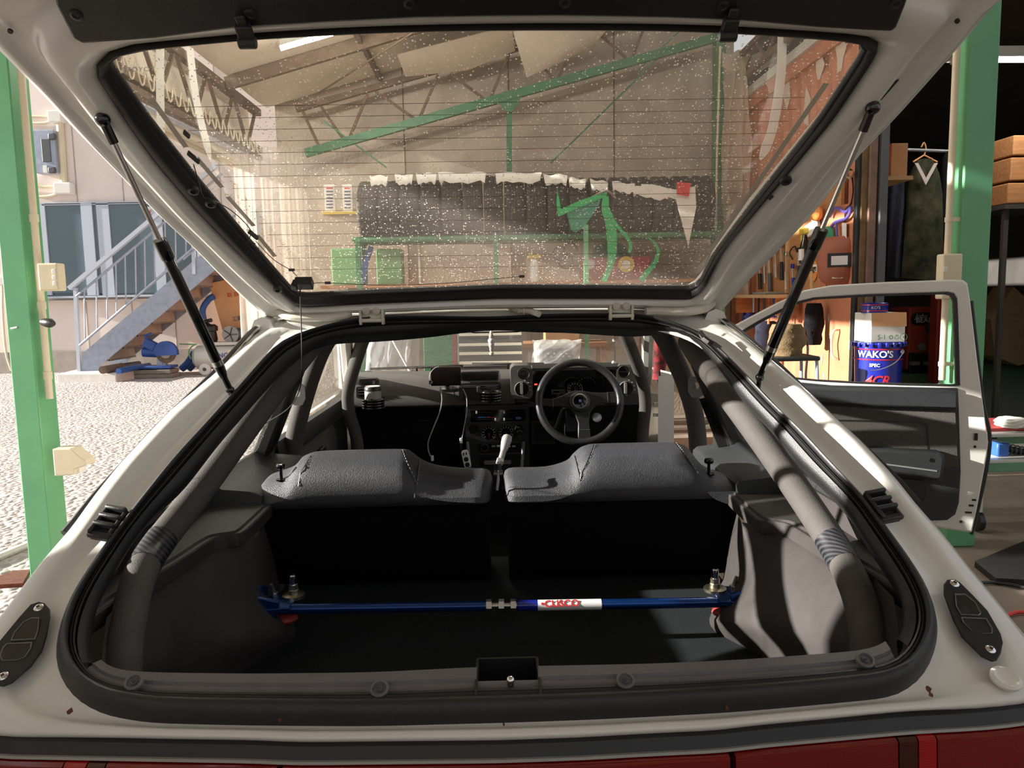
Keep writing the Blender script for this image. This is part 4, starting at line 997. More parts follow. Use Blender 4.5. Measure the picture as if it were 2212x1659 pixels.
# instrument hood and pods
m = MB(); a = atY(1150, 860, 3.34); b = atY(1338, 788, 3.34)
m.loft([[Vector((x, y, z)) for y, z in ((3.52, b.z-.004), (3.36, b.z+.004), (3.30, b.z-.004), (3.30, b.z-.016), (3.44, b.z-.02))] for x in (a.x, (a.x+b.x)/2, b.x)], False, False)
m.build('instrument_hood', 'satin_black', DASH)
drect('instrument_panel', 1148, 792, 1340, 866, 3.42, 'gloss_black', .02)
for (x0, y0, x1, y1), vc, kc in (((1104, 789, 1150, 862), (1131, 807), (1127, 840)), ((1332, 787, 1388, 850), (1347, 803), (1352, 839))):
    pod = drect('switch_pod', x0, y0, x1, y1, 3.30, 'dash_plastic', .16, r=.022)
    dring('round_vent', *vc, 13.5, 3.295, 'satin_black', w=.18, par=pod); ddisc('vent_back', *vc, 11.5, 3.299, 'gloss_black', pod, .004)
    for r in (7, 3.5): dring('vent_ring', *vc, r, 3.297, 'satin_black', w=.2, par=pod)
    drect('vent_bar', vc[0]-12, vc[1]-.6, vc[0]+12, vc[1]+.8, 3.292, 'grey_plastic', .004, pod, .0005)
    dring('knob_ring', *kc, 15.5, 3.296, 'silver_grey', w=.07, par=pod); ddisc('rotary_knob', *kc, 13.5, 3.286, 'gloss_black', pod, .02); drect('knob_grip', kc[0]-2.6, kc[1]-12, kc[0]+2.6, kc[1]+12, 3.272, 'silver_grey', .016, pod, .003)
    for k in range(4): 
        an = 1.2-.45*k; drect('knob_mark', kc[0]+19*cos(an)-1.4, kc[1]-19*sin(an)-.7, kc[0]+19*cos(an)+1.4, kc[1]-19*sin(an)+.7, 3.298, 'white_print', .003, pod, .0003)
drect('warning_lamp', 1154, 829, 1161, 832, 3.415, 'amber_glow', .004)
g = dring('water_gauge', 1242, 840, 17, 3.34, 'chrome', w=.14); ddisc('gauge_face', 1242, 840, 15, 3.346, 'gloss_black', g, .006)
for k in range(11):
    an = -2.4+k*.48+pi/2; c = (1242+11.5*cos(an), 840-11.5*sin(an)); drect('gauge_tick', c[0]-.7, c[1]-.7, c[0]+.7, c[1]+.7, 3.343, 'white_print', .002, g, .0002)
MB().tube([atY(1242, 840, 3.342), atY(1243, 849, 3.342)], .0012, 5).build('gauge_needle', 'red_print', g)
for k in range(9):
    an = pi*.95-k*.30; c = (1268+22*cos(an), 838-22*sin(an)); drect('tachometer_tick', c[0]-.8, c[1]-.8, c[0]+.8, c[1]+.8, 3.415, 'stitch', .003, None, .0002)
dg = drect('digital_display', 1192, 842, 1221, 851, 3.38, 'grey_plastic', .03); drect('display_window', 1194, 844, 1219, 849, 3.378, 'screen_dark', .003, dg)
# centre stack
STK = drect('centre_stack', 1008, 874, 1142, 1030, 3.37, 'satin_black', .2, CAR, .01)
hp_ = drect('heater_panel', 1014, 881, 1138, 915, 3.364, 'black_plastic', .01, STK, .006); drect('heater_face', 1017, 884, 1135, 912, 3.361, 'gloss_black', .004, STK, .003)
for x0, x1, y, k in ((1028, 1076, 891, 1029), (1087, 1118, 891, 1089), (1030, 1072, 906, 1070), (1088, 1108, 906, 1089)):
    drect('slider_slot', x0, y-1, x1, y+1, 3.358, 'interior_black', .003, STK, .0005); drect('slider_knob', k-1.6, y-2.6, k+1.6, y+2.6, 3.352, 'white_print', .006, STK, .001)
drect('heater_scale', 1032, 901, 1052, 902.2, 3.3585, 'blue_print', .002, STK, .0003); drect('heater_scale', 1053, 901, 1072, 902.2, 3.3585, 'red_print', .002, STK, .0003)
drect('heater_button', 1114, 901, 1126, 906, 3.357, 'blue_print', .004, STK, .001)
GP = drect('gauge_panel', 1035, 916, 1112, 955, 3.366, 'satin_black', .02, STK, .004)
for cx_, cy_ in ((1056, 936), (1093, 935)):
    g = dring('boost_gauge', cx_, cy_, 16.8, 3.345, 'chrome', w=.13, par=STK); ddisc('gauge_face', cx_, cy_, 14.8, 3.352, 'gloss_black', g, .006)
    for k in range(11):
        an = -2.3+k*.46+pi/2; c = (cx_+11.5*cos(an), cy_-11.5*sin(an)); drect('gauge_tick', c[0]-.8, c[1]-.8, c[0]+.8, c[1]+.8, 3.349, 'white_print', .002, g, .0002)
    MB().tube([atY(cx_, cy_-2, 3.347), atY(cx_+1, cy_+9, 3.347)], .0012, 5).build('gauge_needle', 'red_print', g)
dring('side_vent', 1023, 928, 11, 3.366, 'black_plastic', w=.14, par=STK); ddisc('side_vent_grille', 1023, 928, 9.6, 3.367, 'interior_black', STK, .004)
dring('lighter_socket', 1122, 927, 10, 3.366, 'black_plastic', w=.2, par=STK)
m = MB(); c = atY(1122, 930, 3.355); m.lathe([(.014, .02), (.016, 0), (.015, -.03), (.011, -.034)], c, (0, 1, .25), 14); m.box(c+Vector((0, -.03, -.022)), (.018, .016, .02)); m.build('charger_plug', 'satin_black', STK)
ST = drect('car_stereo', 1034, 957, 1124, 980, 3.362, 'gloss_black', .02, STK, .003); dring('stereo_dial', 1047, 967, 8.5, 3.352, 'chrome', w=.22, par=STK); ddisc('dial_face', 1047, 967, 7, 3.348, 'gloss_black', STK)
for k in range(5): drect('stereo_button', 1062+k*11, 962, 1070+k*11, 966, 3.358, 'silver_grey', .006, STK, .001)
drect('stereo_trim', 1034, 979, 1124, 981, 3.357, 'silver_grey', .006, STK, .0008)
drect('stack_pocket', 1036, 984, 1124, 1008, 3.366, 'interior_black', .006, STK); drect('switch_bank', 1046, 994, 1104, 1004, 3.36, 'grey_plastic', .01, STK)
for x0 in (1010, 1131): MB().tube([atY(x0, 955, 3.36), atY(x0+(5 if x0 < 1100 else -4), 1010, 3.30)], .007, 8).build('stack_edge', 'grey_plastic', STK)
drect('glovebox_latch', 905, 890, 929, 910, 3.49, 'satin_black', .02, CAR, .003)
drect('dash_tray', 1148, 908, 1198, 960, 3.44, 'satin_black', .05, CAR, .004); drect('dash_tray_mouth', 1157, 916, 1195, 954, 3.437, 'interior_black', .004, CAR, .003)
# gear lever
m = MB(); a = atY(1094, 952, 2.95); b = atY(1080, 1000, 2.88); e = atY(1072, 1060, 2.82)
m.tube([a+(b-a)*.4, b], .0115, 12); m.tube([b, e], .008, 10); GS = m.build('gear_lever', 'silver_grey', CAR)
m = MB(); dd = (a-b).normalized(); m.lathe([(.010, -.055), (.014, -.04), (.019, -.012), (.0205, .006), (.018, .018), (.011, .024), (.004, .026)], a, dd, 18); m.build('gear_knob', 'cable_grey', GS)
m = MB(); m.box(b+Vector((0, -.006, .006)), (.028, .024, .022), (.4, .3, 0)); m.build('lever_collar', 'silver_grey', GS, bevel=.004)
# steering wheel
SWC = atY(1252, 868, 3.12); SN = Vector((0, -cos(radians(18)), sin(radians(18)))); SU = Vector((1, 0, 0)); SV = SN.cross(SU)
if SV.z < 0: SV = -SV
R0 = .167
SW = MB().tube([SWC+SU*(R0*cos(a))+SV*(R0*sin(a)) for a in [2*pi*k/56 for k in range(56)]], .0155, 12, closed=True).build('steering_wheel', 'wheel_leather', CAR, label='three-spoke steering wheel with leather rim')
k = .18/512
SPK = [(-470, 55), (-320, 40), (-220, 70), (-120, 120), (-50, 135), (50, 130), (150, 112), (260, 105), (470, 115), (470, -10), (400, -30), (330, -32), (250, -20), (180, -60), (120, -130), (100, -250), (108, -330), (115, -460), (-40, -460), (-32, -330), (-28, -250), (-60, -150), (-130, -70), (-230, -50), (-320, -58), (-470, -30)]
m = MB(); m.prism([SWC+SU*(x*k)+SV*(y*k)-SN*.012 for x, y in SPK], SN*.014); m.build('wheel_spokes', 'satin_black', SW, bevel=.004)
m = MB(); m.lathe([(.045, -.01), (.042, .012), (.032, .018), (.0305, .018)], SWC, SN, 28); m.build('wheel_hub', 'wheel_leather', SW)
m = MB(); m.lathe([(.0305, .014), (.0305, .021), (.027, .022), (.0265, .017)], SWC, SN, 28, False); m.build('horn_ring', 'silver_grey', SW)
m = MB(); m.lathe([(.0268, .014), (.026, .019), (.012, .0215)], SWC, SN, 28); m.build('horn_button', 'gloss_black', SW)
m = MB(); Rw = Matrix((SU, SV, SN)).transposed(); m.box(SWC+SN*.0225, (.011, .012, .001), Rw); m.build('wheel_emblem', 'blue_print', SW, 0)
text_mesh('wheel_emblem_letter', 'N', .012, SWC+SN*.0232, SU, SV, 'white_print', SW, .0003)
for p in ((330, 40), (-310, -10), (35, -330)): MB().box(SWC+SU*(p[0]*k)+SV*(p[1]*k)+SN*.0025, (.0015, .045, .002) if p[1] > -300 else (.05, .0015, .002), Rw).build('spoke_joint', 'grey_plastic', SW, 0)
m = MB(); m.lathe([(.045, .02), (.05, .09), (.055, .25)], SWC, -SN, 18); m.box(SWC-SN*.16-SV*.05, (.10, .12, .10), Rw); m.build('column_shroud', 'satin_black', CAR, bevel=.006)
m = MB(); c = atY(1289, 902, 3.22); m.lathe([(.020, 0), (.020, -.006), (.012, -.008)], c, (0, 1, -.3), 20); m.build('ignition_lock', 'steel', CAR)
for p, q in (((1215, 885), (1200, 925)), ((1300, 876), (1330, 870))):
    m = MB(); m.tube([SWC-SN*.12, atY(*p, 3.2), atY(*q, 3.2)], .008, 8); m.build('column_stalk', 'black_plastic', CAR)
# windscreen, mirror
TL_, TR_, BR_, BL_ = Vector((-.53, 2.74, 1.318)), Vector((.53, 2.74, 1.318)), Vector((.66, 3.72, 1.03)), Vector((-.66, 3.72, 1.03))
rows = []
for v in range(5):
    t = v/4; a = TL_.lerp(BL_, t); b = TR_.lerp(BR_, t)
    rows.append([a.lerp(b, u/6)+Vector((0, .06*(1-(u/3-1)**2), .012*(1-(u/3-1)**2))) for u in range(7)])
MB().loft(rows, False, False).build('windscreen', 'car_glass', CAR, 60)
m = MB(); c = atY(1070, 704, 2.85); m.prism([c+Vector((u, 0, v)) for u, v in rrect(.20, .052, .02)], (0, .02, 0)); MIR = m.build('rear_view_mirror', 'satin_black', CAR, bevel=.004)
m = MB(); m.prism([c+Vector((u, -.0015, v)) for u, v in rrect(.188, .042, .016)], (0, .001, 0)); m.build('mirror_glass', 'chrome', MIR, 0)
m = MB(); m.tube([c+Vector((0, .02, .0)), c+Vector((0, .04, .06))], .006, 8); m.build('mirror_stalk', 'satin_black', MIR)
# bonnet, wings and wipers beyond the windscreen
m = MB(); m.loft([[Vector((x, y, z+.03*(1-(x/.75)**2))) for x in (-.74, -.5, -.2, .2, .5, .74)] for y, z in ((3.74, .985), (4.2, .94), (4.7, .86), (5.0, .78), (5.05, .6))], False, False); m.build('bonnet', 'car_white', CAR)
for sx in (-1, 1):
    m = MB(); m.loft([[Vector((sx*x, y, z)) for x, z in ((.735, .96-(y-3.6)*.12), (.80, .9-(y-3.6)*.1), (.81, .6), (.80, .3))] for y in (3.5, 4.0, 4.6, 5.05)], False, False); m.build('front_wing', 'car_white', CAR)
for a, b in (((1020, 786), (1175, 786)), ((800, 797), (1000, 790))):
    P, Q = atY(*a, 3.76), atY(*b, 3.74); m = MB(); m.bar(P, Q, .008, .012); m.tube([P.lerp(Q, .5)+Vector((0, .02, -.03)), P.lerp(Q, .5)], .005, 6); m.build('wiper', 'satin_black', CAR)
# ---- left door, shut
XD = -.725
m = MB(); m.loft([[Vector((XD-.0, y, z)) for z in (.28, .6, .80, BELT, BELT+.02)] for y in (2.4, 3.0, 3.62)], False, False)
m.loft([[Vector((x, y, z)) for x, z in ((XD, BELT+.02), (XD+.02, BELT+.015), (XD+.03, BELT-.03), (XD+.02, BELT-.06))] for y in (2.4, 3.62)], False, False); LD = m.build('door_panel', 'door_vinyl', CAR, 40)
m = MB(); m.prism([Vector((XD+.004, y, z)) for y, z in ((2.5, .58), (3.1, .55), (3.3, .6), (3.32, .8), (3.25, .86), (2.5, .86))], (.012, 0, 0)); m.build('door_cloth_insert', 'door_cloth', CAR, bevel=.006)
MB().box((XD+.025, 2.98, .76), (.02, .07, .09)).build('window_switch', 'satin_black', CAR, bevel=.004); MB().box((XD+.03, 3.12, .70), (.03, .09, .07)).build('door_pull', 'satin_black', CAR, bevel=.01)
m = MB(); m.loft([[Vector((XD-.01, 2.4, BELT+.02)), Vector((XD-.01, 3.6, BELT+.03))], [Vector((-.57, 2.42, 1.32)), Vector((-.57, 2.75, 1.31))]], False, False); m.build('door_glass', 'car_glass', CAR, 0)
m = MB(); m.loft([[Vector((-.78, y, z)) for z in (.24, .6, .9)] + [Vector((XD, y, BELT+.02))] for y in (2.36, 3.0, 3.62)], False, False); m.build('door_skin', 'car_white', CAR)
# ---- right side jamb and front pillar
m = MB(); m.loft([[Vector((x, y, z)) for x, y in ((.70, 3.34), (.775, 3.36), (.79, 3.5), (.77, 3.62))] for z in (.25, .9, 1.02)], False, False); m.build('door_jamb', 'car_white', CAR, 30)
m = MB(); p = atY(1424, 872, 3.36)
m.box(p, (.05, .02, .012)); m.box(p+Vector((0, 0, -.05)), (.05, .02, .012)); m.tube([p+Vector((.015, 0, .01)), p+Vector((.015, 0, -.06))], .007, 8); m.build('door_hinge', 'car_white', CAR)
m = MB(); m.span((.74, 2.36, .22), (.80, 3.5, .33)); m.build('sill', 'car_white', CAR, bevel=.02)
# ---- right door, swung open
DP0 = Vector((.80, 3.47, 0)); DE = Vector((1.27, -.34, 0)).normalized(); DN = Vector((-.34, -1.27, 0)).normalized()
def dp(px, py, h=0.0): return atP(px, py, DP0+DN*h, DN)
OUT = [(1579,707),(1630,680),(1678,655),(1738,627),(1798,616),(1917,609),(2060,604),(2082,605),(2091,612),(2097,650),(2112,778),(2128,898),(2136,957),(2133,985),(2112,1097),(2100,1152),(1997,1136),(1900,1128),(1640,1110),(1560,1100),(1540,1000),(1540,800),(1545,730)]
INN = [(1595,722),(1640,695),(1678,675),(1718,655),(1758,645),(1877,638),(2045,633),(2058,636),(2065,648),(2067,690),(2070,780),(2071,825),(2072,832),(2060,833),(2000,832),(1950,831),(1900,829),(1850,827),(1760,822),(1690,815),(1640,800),(1600,770),(1585,740)]
m = MB(); m.plate_hole([dp(*p) for p in OUT], [dp(*p) for p in INN], -DN*.05)
DOOR = m.build('open_door', 'car_white', CAR, 30, bevel=.008, label='right door of the car swung wide open')
m = MB(); ip = [dp(*p, .004) for p in INN]; cc = sum(ip, Vector())/len(ip)
m.plate_hole([cc+(p-cc)*1.012+Vector((0, 0, .002)) for p in ip], [cc+(p-cc)*.975 for p in ip], -DN*.02); m.build('door_glass_seal', 'rubber', DOOR)
def dpoly(name, pts, mt, h, th, bevel=.004): return MB().prism([dp(*p, h) for p in pts], DN*th).build(name, mt, DOOR, 30, bevel)
dpoly('door_glass_edge', [(1790,824),(2070,829),(2070,834),(1790,830)], 'clear_glass', -.01, .005, 0)
dpoly('door_card', [(1560,815),(1690,822),(1798,832),(2068,838),(2070,886),(2074,1018),(2070,1085),(2062,1110),(2045,1122),(1997,1124),(1560,1095)], 'door_vinyl', .0, .012)
dpoly('door_top_roll', [(1560,825),(1690,830),(1798,836),(2066,842),(2067,884),(1900,878),(1758,870),(1560,860)], 'door_vinyl', .012, .03, .012)
dpoly('door_cloth_insert', [(1560,862),(1758,874),(1900,882),(2064,888),(2070,1010),(1900,1008),(1560,990)], 'door_cloth', .012, .006, .003)
dpoly('cloth_seam', [(1700,904),(1990,910),(2004,918),(2008,980),(2004,981),(2000,921),(1988,914),(1700,907)], 'satin_black', .018, .0012, 0)
dpoly('armrest', [(1640,955),(1760,958),(1893,964),(2020,970),(2032,976),(2034,990),(2028,1028),(2016,1033),(1889,1012),(1760,1000),(1640,990)], 'door_vinyl', .015, .06, .014)
dpoly('armrest_strip', [(1700,985),(1889,998),(2024,1016),(2024,1019),(1889,1001),(1700,988)], 'silver_grey', .075, .002, 0)
p = dp(2012, 994, .076); MB().lathe([(.009, -.001), (.008, .0015)], p, DN, 14).build('armrest_hole', 'gloss_black', DOOR)
dpoly('map_pocket', [(1880,1025),(1992,1036),(2002,1044),(2002,1070),(1994,1082),(1960,1085),(1880,1075)], 'black_plastic', .012, .006, .004)
# latch and holes in the shut face
m = MB(); p = dp(2107, 943, -.002); m.box(p, (.012, .02, .03), Matrix((DE, -DN, Vector((0, 0, 1)))).transposed()); m.build('door_latch', 'gloss_black', DOOR)
for x, y, w in ((2118, 1080, .022), (2112, 1092, .026), (2106, 1107, .036)):
    m = MB(); p = dp(x-14, y, .001); m.box(p, (w*.7, .003, .008), Matrix((DE, -DN, Vector((0, 0, 1)))).transposed()); m.build('door_slot', 'satin_black', DOOR, 0)
for x, y in ((2106, 965), (2076, 1127)): MB().lathe([(.006, 0), (.005, .002)], dp(x, y, .001), DN, 12).build('door_hole', 'satin_black', DOOR)
m = MB(); m.tube(spline([dp(2098, 650, -.052), dp(2122, 860, -.052), dp(2138, 960, -.052), dp(2110, 1110, -.052), dp(2098, 1154, -.052)], 6), .008, 8); m.build('door_edge_seal', 'rubber', DOOR)
# ================================================================ LEFT: YARD, BUILDING, STAIRS
YW = 16.0
def wy(px, py, d=0.0): return atY(px, py, YW-d)
BLD = thing('building', 'pale pink rendered building with a wide window behind the outdoor stairs', 'building', (-9, YW, 0))
zb = wy(60, 760).z
MB().span((-26, YW, zb), (3.5, YW+.4, 8.5)).build('wall', 'building_wall', BLD, 0)
MB().span((-26, YW-.05, 0), (3.5, YW+.4, zb)).build('wall_base', 'building_base', BLD, 0)
for px in (157, 258, 352, 470):
    p = wy(px, 300); MB().span((p.x-.008, YW-.012, zb), (p.x+.008, YW+.01, 8)).build('wall_joint', 'building_base', BLD, 0)
# window: frame, mullions, panes
a, b = wy(88, 640, .04), wy(440, 436, .04)
def wrect(name, x0, y0, x1, y1, d, th, mt, par): 
    p, q = wy(x0, y1, d), wy(x1, y0, d); return MB().span((p.x, YW-d, p.z), (q.x, YW-d+th, q.z)).build(name, mt, par, 0)
WIN = wrect('window_back', 90, 438, 440, 640, .02, .01, 'win_glass', BLD)
wrect('window_lintel', 84, 432, 446, 440, .10, .1, 'alu', BLD); wrect('window_sill', 84, 634, 446, 645, .14, .14, 'alu', BLD); wrect('window_ledge', 84, 645, 446, 650, .2, .2, 'building_base', BLD)
for x0, x1, d in ((88, 95, .08), (189, 197, .09), (222, 233, .08), (340, 347, .08), (432, 442, .08)): wrect('window_mullion', x0, 438, x1, 638, d, .05, 'alu', BLD)
for x0, x1 in ((95, 189), (197, 222), (233, 340), (347, 432)): wrect('window_pane', x0, 441, x1, 634, .05, .01, 'win_glass', BLD)
wrect('rail_top', 90, 438, 440, 442, .08, .05, 'alu', BLD)
s = wrect('window_sticker', 318, 446, 341, 466, .06, .005, 'paper_white', BLD)
text_mesh('sticker_symbol', '@', .14, wy(327, 459, .07), (1, 0, 0), (0, 0, 1), 'red_print', BLD, .001)
# meter cabinet and conduits on the wall
C = thing('meter_cabinet', 'grey electric meter cabinet on the pink wall', 'cabinet', wy(105, 330, .2))
p, q = wy(83, 376, .12), wy(122, 282, .12); MB().span((p.x, YW-.22, p.z), (q.x, YW, q.z)).build('cabinet_body', 'galva', C, 0, bevel=.02)
p, q = wy(92, 350, .23), wy(107, 300, .23); MB().span((p.x, YW-.235, p.z), (q.x, YW-.215, q.z)).build('cabinet_door', 'grey_frame', C, 0, bevel=.01)
p, q = wy(94, 373, .23), wy(101, 357, .23); MB().span((p.x, YW-.235, p.z), (q.x, YW-.22, q.z)).build('cabinet_label', 'paper_white', C, 0)
for y in (295, 368): p = wy(113, y, .24); MB().box(p, (.14, .08, .12)).build('cabinet_latch', 'grey_frame', C, bevel=.02)
for lab, pts, r in (('thick beige conduit between the two white junction boxes', [(129, 264), (134, 330), (138, 395)], .07), ('beige conduit running left from the upper junction box', [(110, 252), (60, 252), (-20, 252)], .03), ('beige conduit just under the upper junction box', [(110, 259), (95, 266), (40, 266), (-20, 266)], .03),
                    ('curved beige conduit left of the lower junction box', [(122, 402), (95, 404), (60, 398), (-20, 395)], .03), ('beige conduit bending below the lower junction box', [(124, 416), (105, 424), (40, 426), (-20, 422)], .03), ('thin pipe down the wall beside the green post', [(5, 615), (6, 680), (13, 760), (25, 800)], .025)):
    P = [wy(x, y, .06) for x, y in pts]; o = MB().tube(spline(P, 4), r, 8).build('wall_conduit', 'beige_pvc'); tag(o, lab, 'conduit', 'conduits on the pink wall')
for lab, x0, y0, x1, y1 in (('upper white junction box on the pink wall', 109, 240, 136, 266), ('lower white junction box on the pink wall', 122, 395, 157, 420), ('small white box with a pipe low on the pink wall', -4, 597, 18, 617)):
    p, q = wy(x0, y1, .1), wy(x1, y0, .1); o = MB().span((p.x, YW-.2, p.z), (q.x, YW, q.z)).build('junction_box', 'white_box', None, 0, bevel=.02); tag(o, lab, 'box', 'junction boxes on the pink wall')
# concrete pad
o = MB().add([atZ(122, 808, .16), atZ(250, 806, .16), atZ(300, 798, .16), atZ(170, 797, .16)] + [atZ(122, 808, .16)*Vector((1, 1, 0)) if False else Vector((p.x, p.y, 0)) for p in (atZ(122, 808, .16), atZ(250, 806, .16), atZ(300, 798, .16), atZ(170, 797, .16))], [(0, 1, 2, 3), (0, 1, 5, 4), (1, 2, 6, 5), (2, 3, 7, 6), (3, 0, 4, 7)]).build('concrete_pad', 'pad_concrete', None, 0, bevel=.015)
tag(o, 'bright concrete pad at the foot of the stairs', 'slab')
# stairs
YS, YF = 14.3, 15.35
STR = thing('outdoor_stairs', 'galvanised outdoor steel stairs with railing against the pink building', 'stairs', atY(195, 808, YS))
def sy(px, py, Y=YS): return atY(px, py, Y)
def stringer(Y, th, mt, nm):
    pts = [(177, 764), (432, 552), (640, 378), (690, 378), (690, 402), (466, 582), (216, 790), (214, 809), (177, 805)]
    # measured on the near stringer, shifted back along Y with real size kept
    P = [sy(*p) + Vector((0, Y-YS, 0)) for p in pts]
    return MB().prism(P, (0, th, 0)).build(nm, mt, STR, 0)
stringer(YS, .03, 'galva', 'stringer'); stringer(YF, .03, 'galva', 'stringer')
a, b = sy(196, 798), sy(660, 392)
n = 15
for k in range(n):
    p = a.lerp(b, (k+.2)/n); q = a.lerp(b, (k+1.2)/n)
    MB().span((p.x-.02, YS+.03, p.z+.10), (q.x+.03, YF, p.z+.13)).build('tread', 'tread_grey', STR, 0)
    MB().span((q.x-.0, YS+.03, p.z+.10), (q.x+.02, YF, q.z+.12)).build('riser', 'building_base', STR, 0)
def rail(nm, p, q, r=.03, Y=YS-.02): return MB().tube([sy(*p, Y), sy(*q, Y)], r, 8).build(nm, 'galva', STR)
MB().bar(sy(150, 623, YS-.05), sy(470, 355, YS-.05), .09, .07).build('handrail', 'alu', STR, 0)
rail('middle_rail', (165, 640), (480, 375), .024); rail('lower_rail', (172, 746), (415, 538), .024)
def lin(p, q, x): return p[1]+(q[1]-p[1])*(x-p[0])/(q[0]-p[0])
for x in (182, 208, 230, 250, 270, 292, 312, 333, 356, 378, 400): rail('baluster', (x, lin((165, 640), (480, 375), x)), (x+2, lin((172, 746), (415, 538), x+2)), .014)
MB().bar(sy(163, 622), sy(172, 803), .06, .06).build('railing_post', 'alu', STR, 0); MB().bar(sy(418, 530), sy(420, 592), .06, .06).build('railing_post', 'alu', STR, 0)
MB().tube([sy(396, 560, YS-.02), sy(520, 455, YS-.02)], .02, 6).build('upper_rail', 'galva', STR)
# things under the stairs
def gz(px, py, z=0.0): return atZ(px, py, z)
o = MB().add([], [])
p = atY(332, 812, 14.3); p.z = 0
for i, (dx, dz, w, lab) in enumerate(((0, .04, .72, 'lower grey stone slab lying under the cut-off saw'), (-.02, .12, .70, 'upper grey stone slab directly under the cut-off saw'))):
    o = MB().box((p.x+dx, 14.45, dz), (w, .4, .075)).build('stone_slab', 'tread_grey', None, 0, bevel=.01); tag(o, lab, 'slab', 'stone slabs')
SAW = thing('cutoff_saw', 'blue metal cut-off saw on a blue base plate', 'saw', (p.x, 14.45, .16))
base = .16
MB().box((p.x+.02, 14.45, base+.04), (.62, .36, .05)).build('saw_base', 'blue_paint', SAW, bevel=.01)
c = Vector((p.x+.23, 14.35, base+.30))
MB().lathe([(.19, 0), (.19, .012)], c, (0, 1, 0), 28).build('cutting_disc', 'rust_steel', SAW)
m = MB(); m.prism([c+Vector((.22*cos(t), -.03, .22*sin(t))) for t in [radians(-10+12*k) for k in range(17)]]+[c+Vector((-.15, -.03, -.05))], (0, .09, 0)); m.build('disc_guard', 'blue_paint', SAW, 0)
m = MB(); m.tube([c+Vector((-.45, .08, .02)), c+Vector((-.12, .08, .0))], .09, 12); m.box(c+Vector((-.30, .05, .16)), (.22, .12, .16), (0, .5, 0)); m.tube([c+Vector((-.3, .05, .2)), c+Vector((-.38, .05, .33)), c+Vector((-.26, .05, .36))], .03, 8); m.build('saw_motor', 'blue_paint', SAW, bevel=.01)
m = MB(); m.box(c+Vector((-.12, .1, -.17)), (.16, .1, .14)); m.tube([c+Vector((-.1, .08, -.2)), c], .03, 8); m.build('saw_pivot', 'galva', SAW)
m = MB(); m.lathe([(.10, -.02), (.10, .0)], c, (0, 1, 0), 20); m.build('disc_flange', 'silver_grey', SAW)
for lab, a, b, r, mt in (('dark pipe lying on the pad under the stairs', (228, 797), (318, 783), .05, 'grey_frame'), ('blue-black pipe lying in front under the stairs', (256, 803), (322, 790), .05, 'blue_machine'), ('short rusty pipe end under the stairs', (222, 803), (262, 795), .07, 'rust_steel')):
    A = atZ(*a, .2); B = atZ(*b, .2); A.y = min(A.y, 15); B.y = min(B.y, 15.2); A.z = B.z = .16+r
    o = MB().tube([A, B], r, 12).build('pipe', mt); tag(o, lab, 'pipe', 'pipes under the stairs')
# compressor
CP = thing('air_compressor', 'white tank air compressor with black motor under the stairs', 'compressor', (atY(458, 800, 14.9).x, 14.9, 0))
YC = 14.9; c0, c1 = atY(418, 772, YC), atY(540, 772, YC); R = .23; zt = c0.z
m = MB(); m.lathe([(.05, -.0), (.16, .03), (R, .10), (R, (c1-c0).length-.1), (.16, (c1-c0).length-.02), (.04, (c1-c0).length)], Vector((c0.x, YC, zt)), (1, 0, 0), 24); TK = m.build('tank', 'white_metal', CP)
text_mesh('tank_lettering', 'NG', .13, atY(482, 768, YC-R-.01), (1, 0, 0), (0, 0, 1), 'can_blue', TK, .002, bold=.01)
for px in (442, 520):
    c = atY(px, 801, YC-.2); c.z = .11; MB().lathe([(.11, 0), (.11, .06)], c, (0, 1, 0), 20).build('compressor_wheel', 'white_plastic', CP)
    MB().lathe([(.035, -.01), (.035, .0)], c, (0, 1, 0), 12).build('wheel_hub', 'grey_frame', CP)
    MB().bar(Vector((c.x, YC-.1, .1)), Vector((c.x, YC-.1, zt-.1)), .05, .05).build('tank_leg', 'white_metal', CP, 0)
p = atY(500, 745, YC); MB().box(Vector((p.x, YC, zt+R+.03)), (.6, .3, .06)).build('motor_plate', 'white_metal', CP, bevel=.01)
p = Vector((atY(456, 720, YC).x, YC, zt+R+.06)); m = MB(); m.lathe([(.10, 0), (.12, .05), (.10, .2), (.13, .22), (.13, .30), (.08, .34)], p, (0, 0, 1), 14); m.tube([p+Vector((0, 0, .3)), p+Vector((-.12, 0, .4)), p+Vector((.05, -.1, .42))], .04, 8); m.build('pump_head', 'satin_black', CP)
p = Vector((atY(500, 735, YC).x, YC-.05, zt+R+.2)); MB().lathe([(.16, 0), (.16, .04)], p, (0, 1, 0), 24).build('flywheel', 'silver_grey', CP)
for t in range(5): a = 2*pi*t/5; MB().bar(p+Vector((0, -.005, 0)), p+Vector((.14*cos(a), -.005, .14*sin(a))), .03, .012).build('flywheel_spoke', 'satin_black', CP, 0)
m = MB(); m.tube([p+Vector((.1, .12, 0)), p+Vector((.42, .12, 0))], .12, 14); m.build('motor', 'grey_frame', CP)
wire('air_line', [atY(x, y, YC-.15) for x, y in ((412, 775), (408, 760), (415, 748), (424, 744), (418, 744), (388, 743))], .014, 'pale_green', CP)
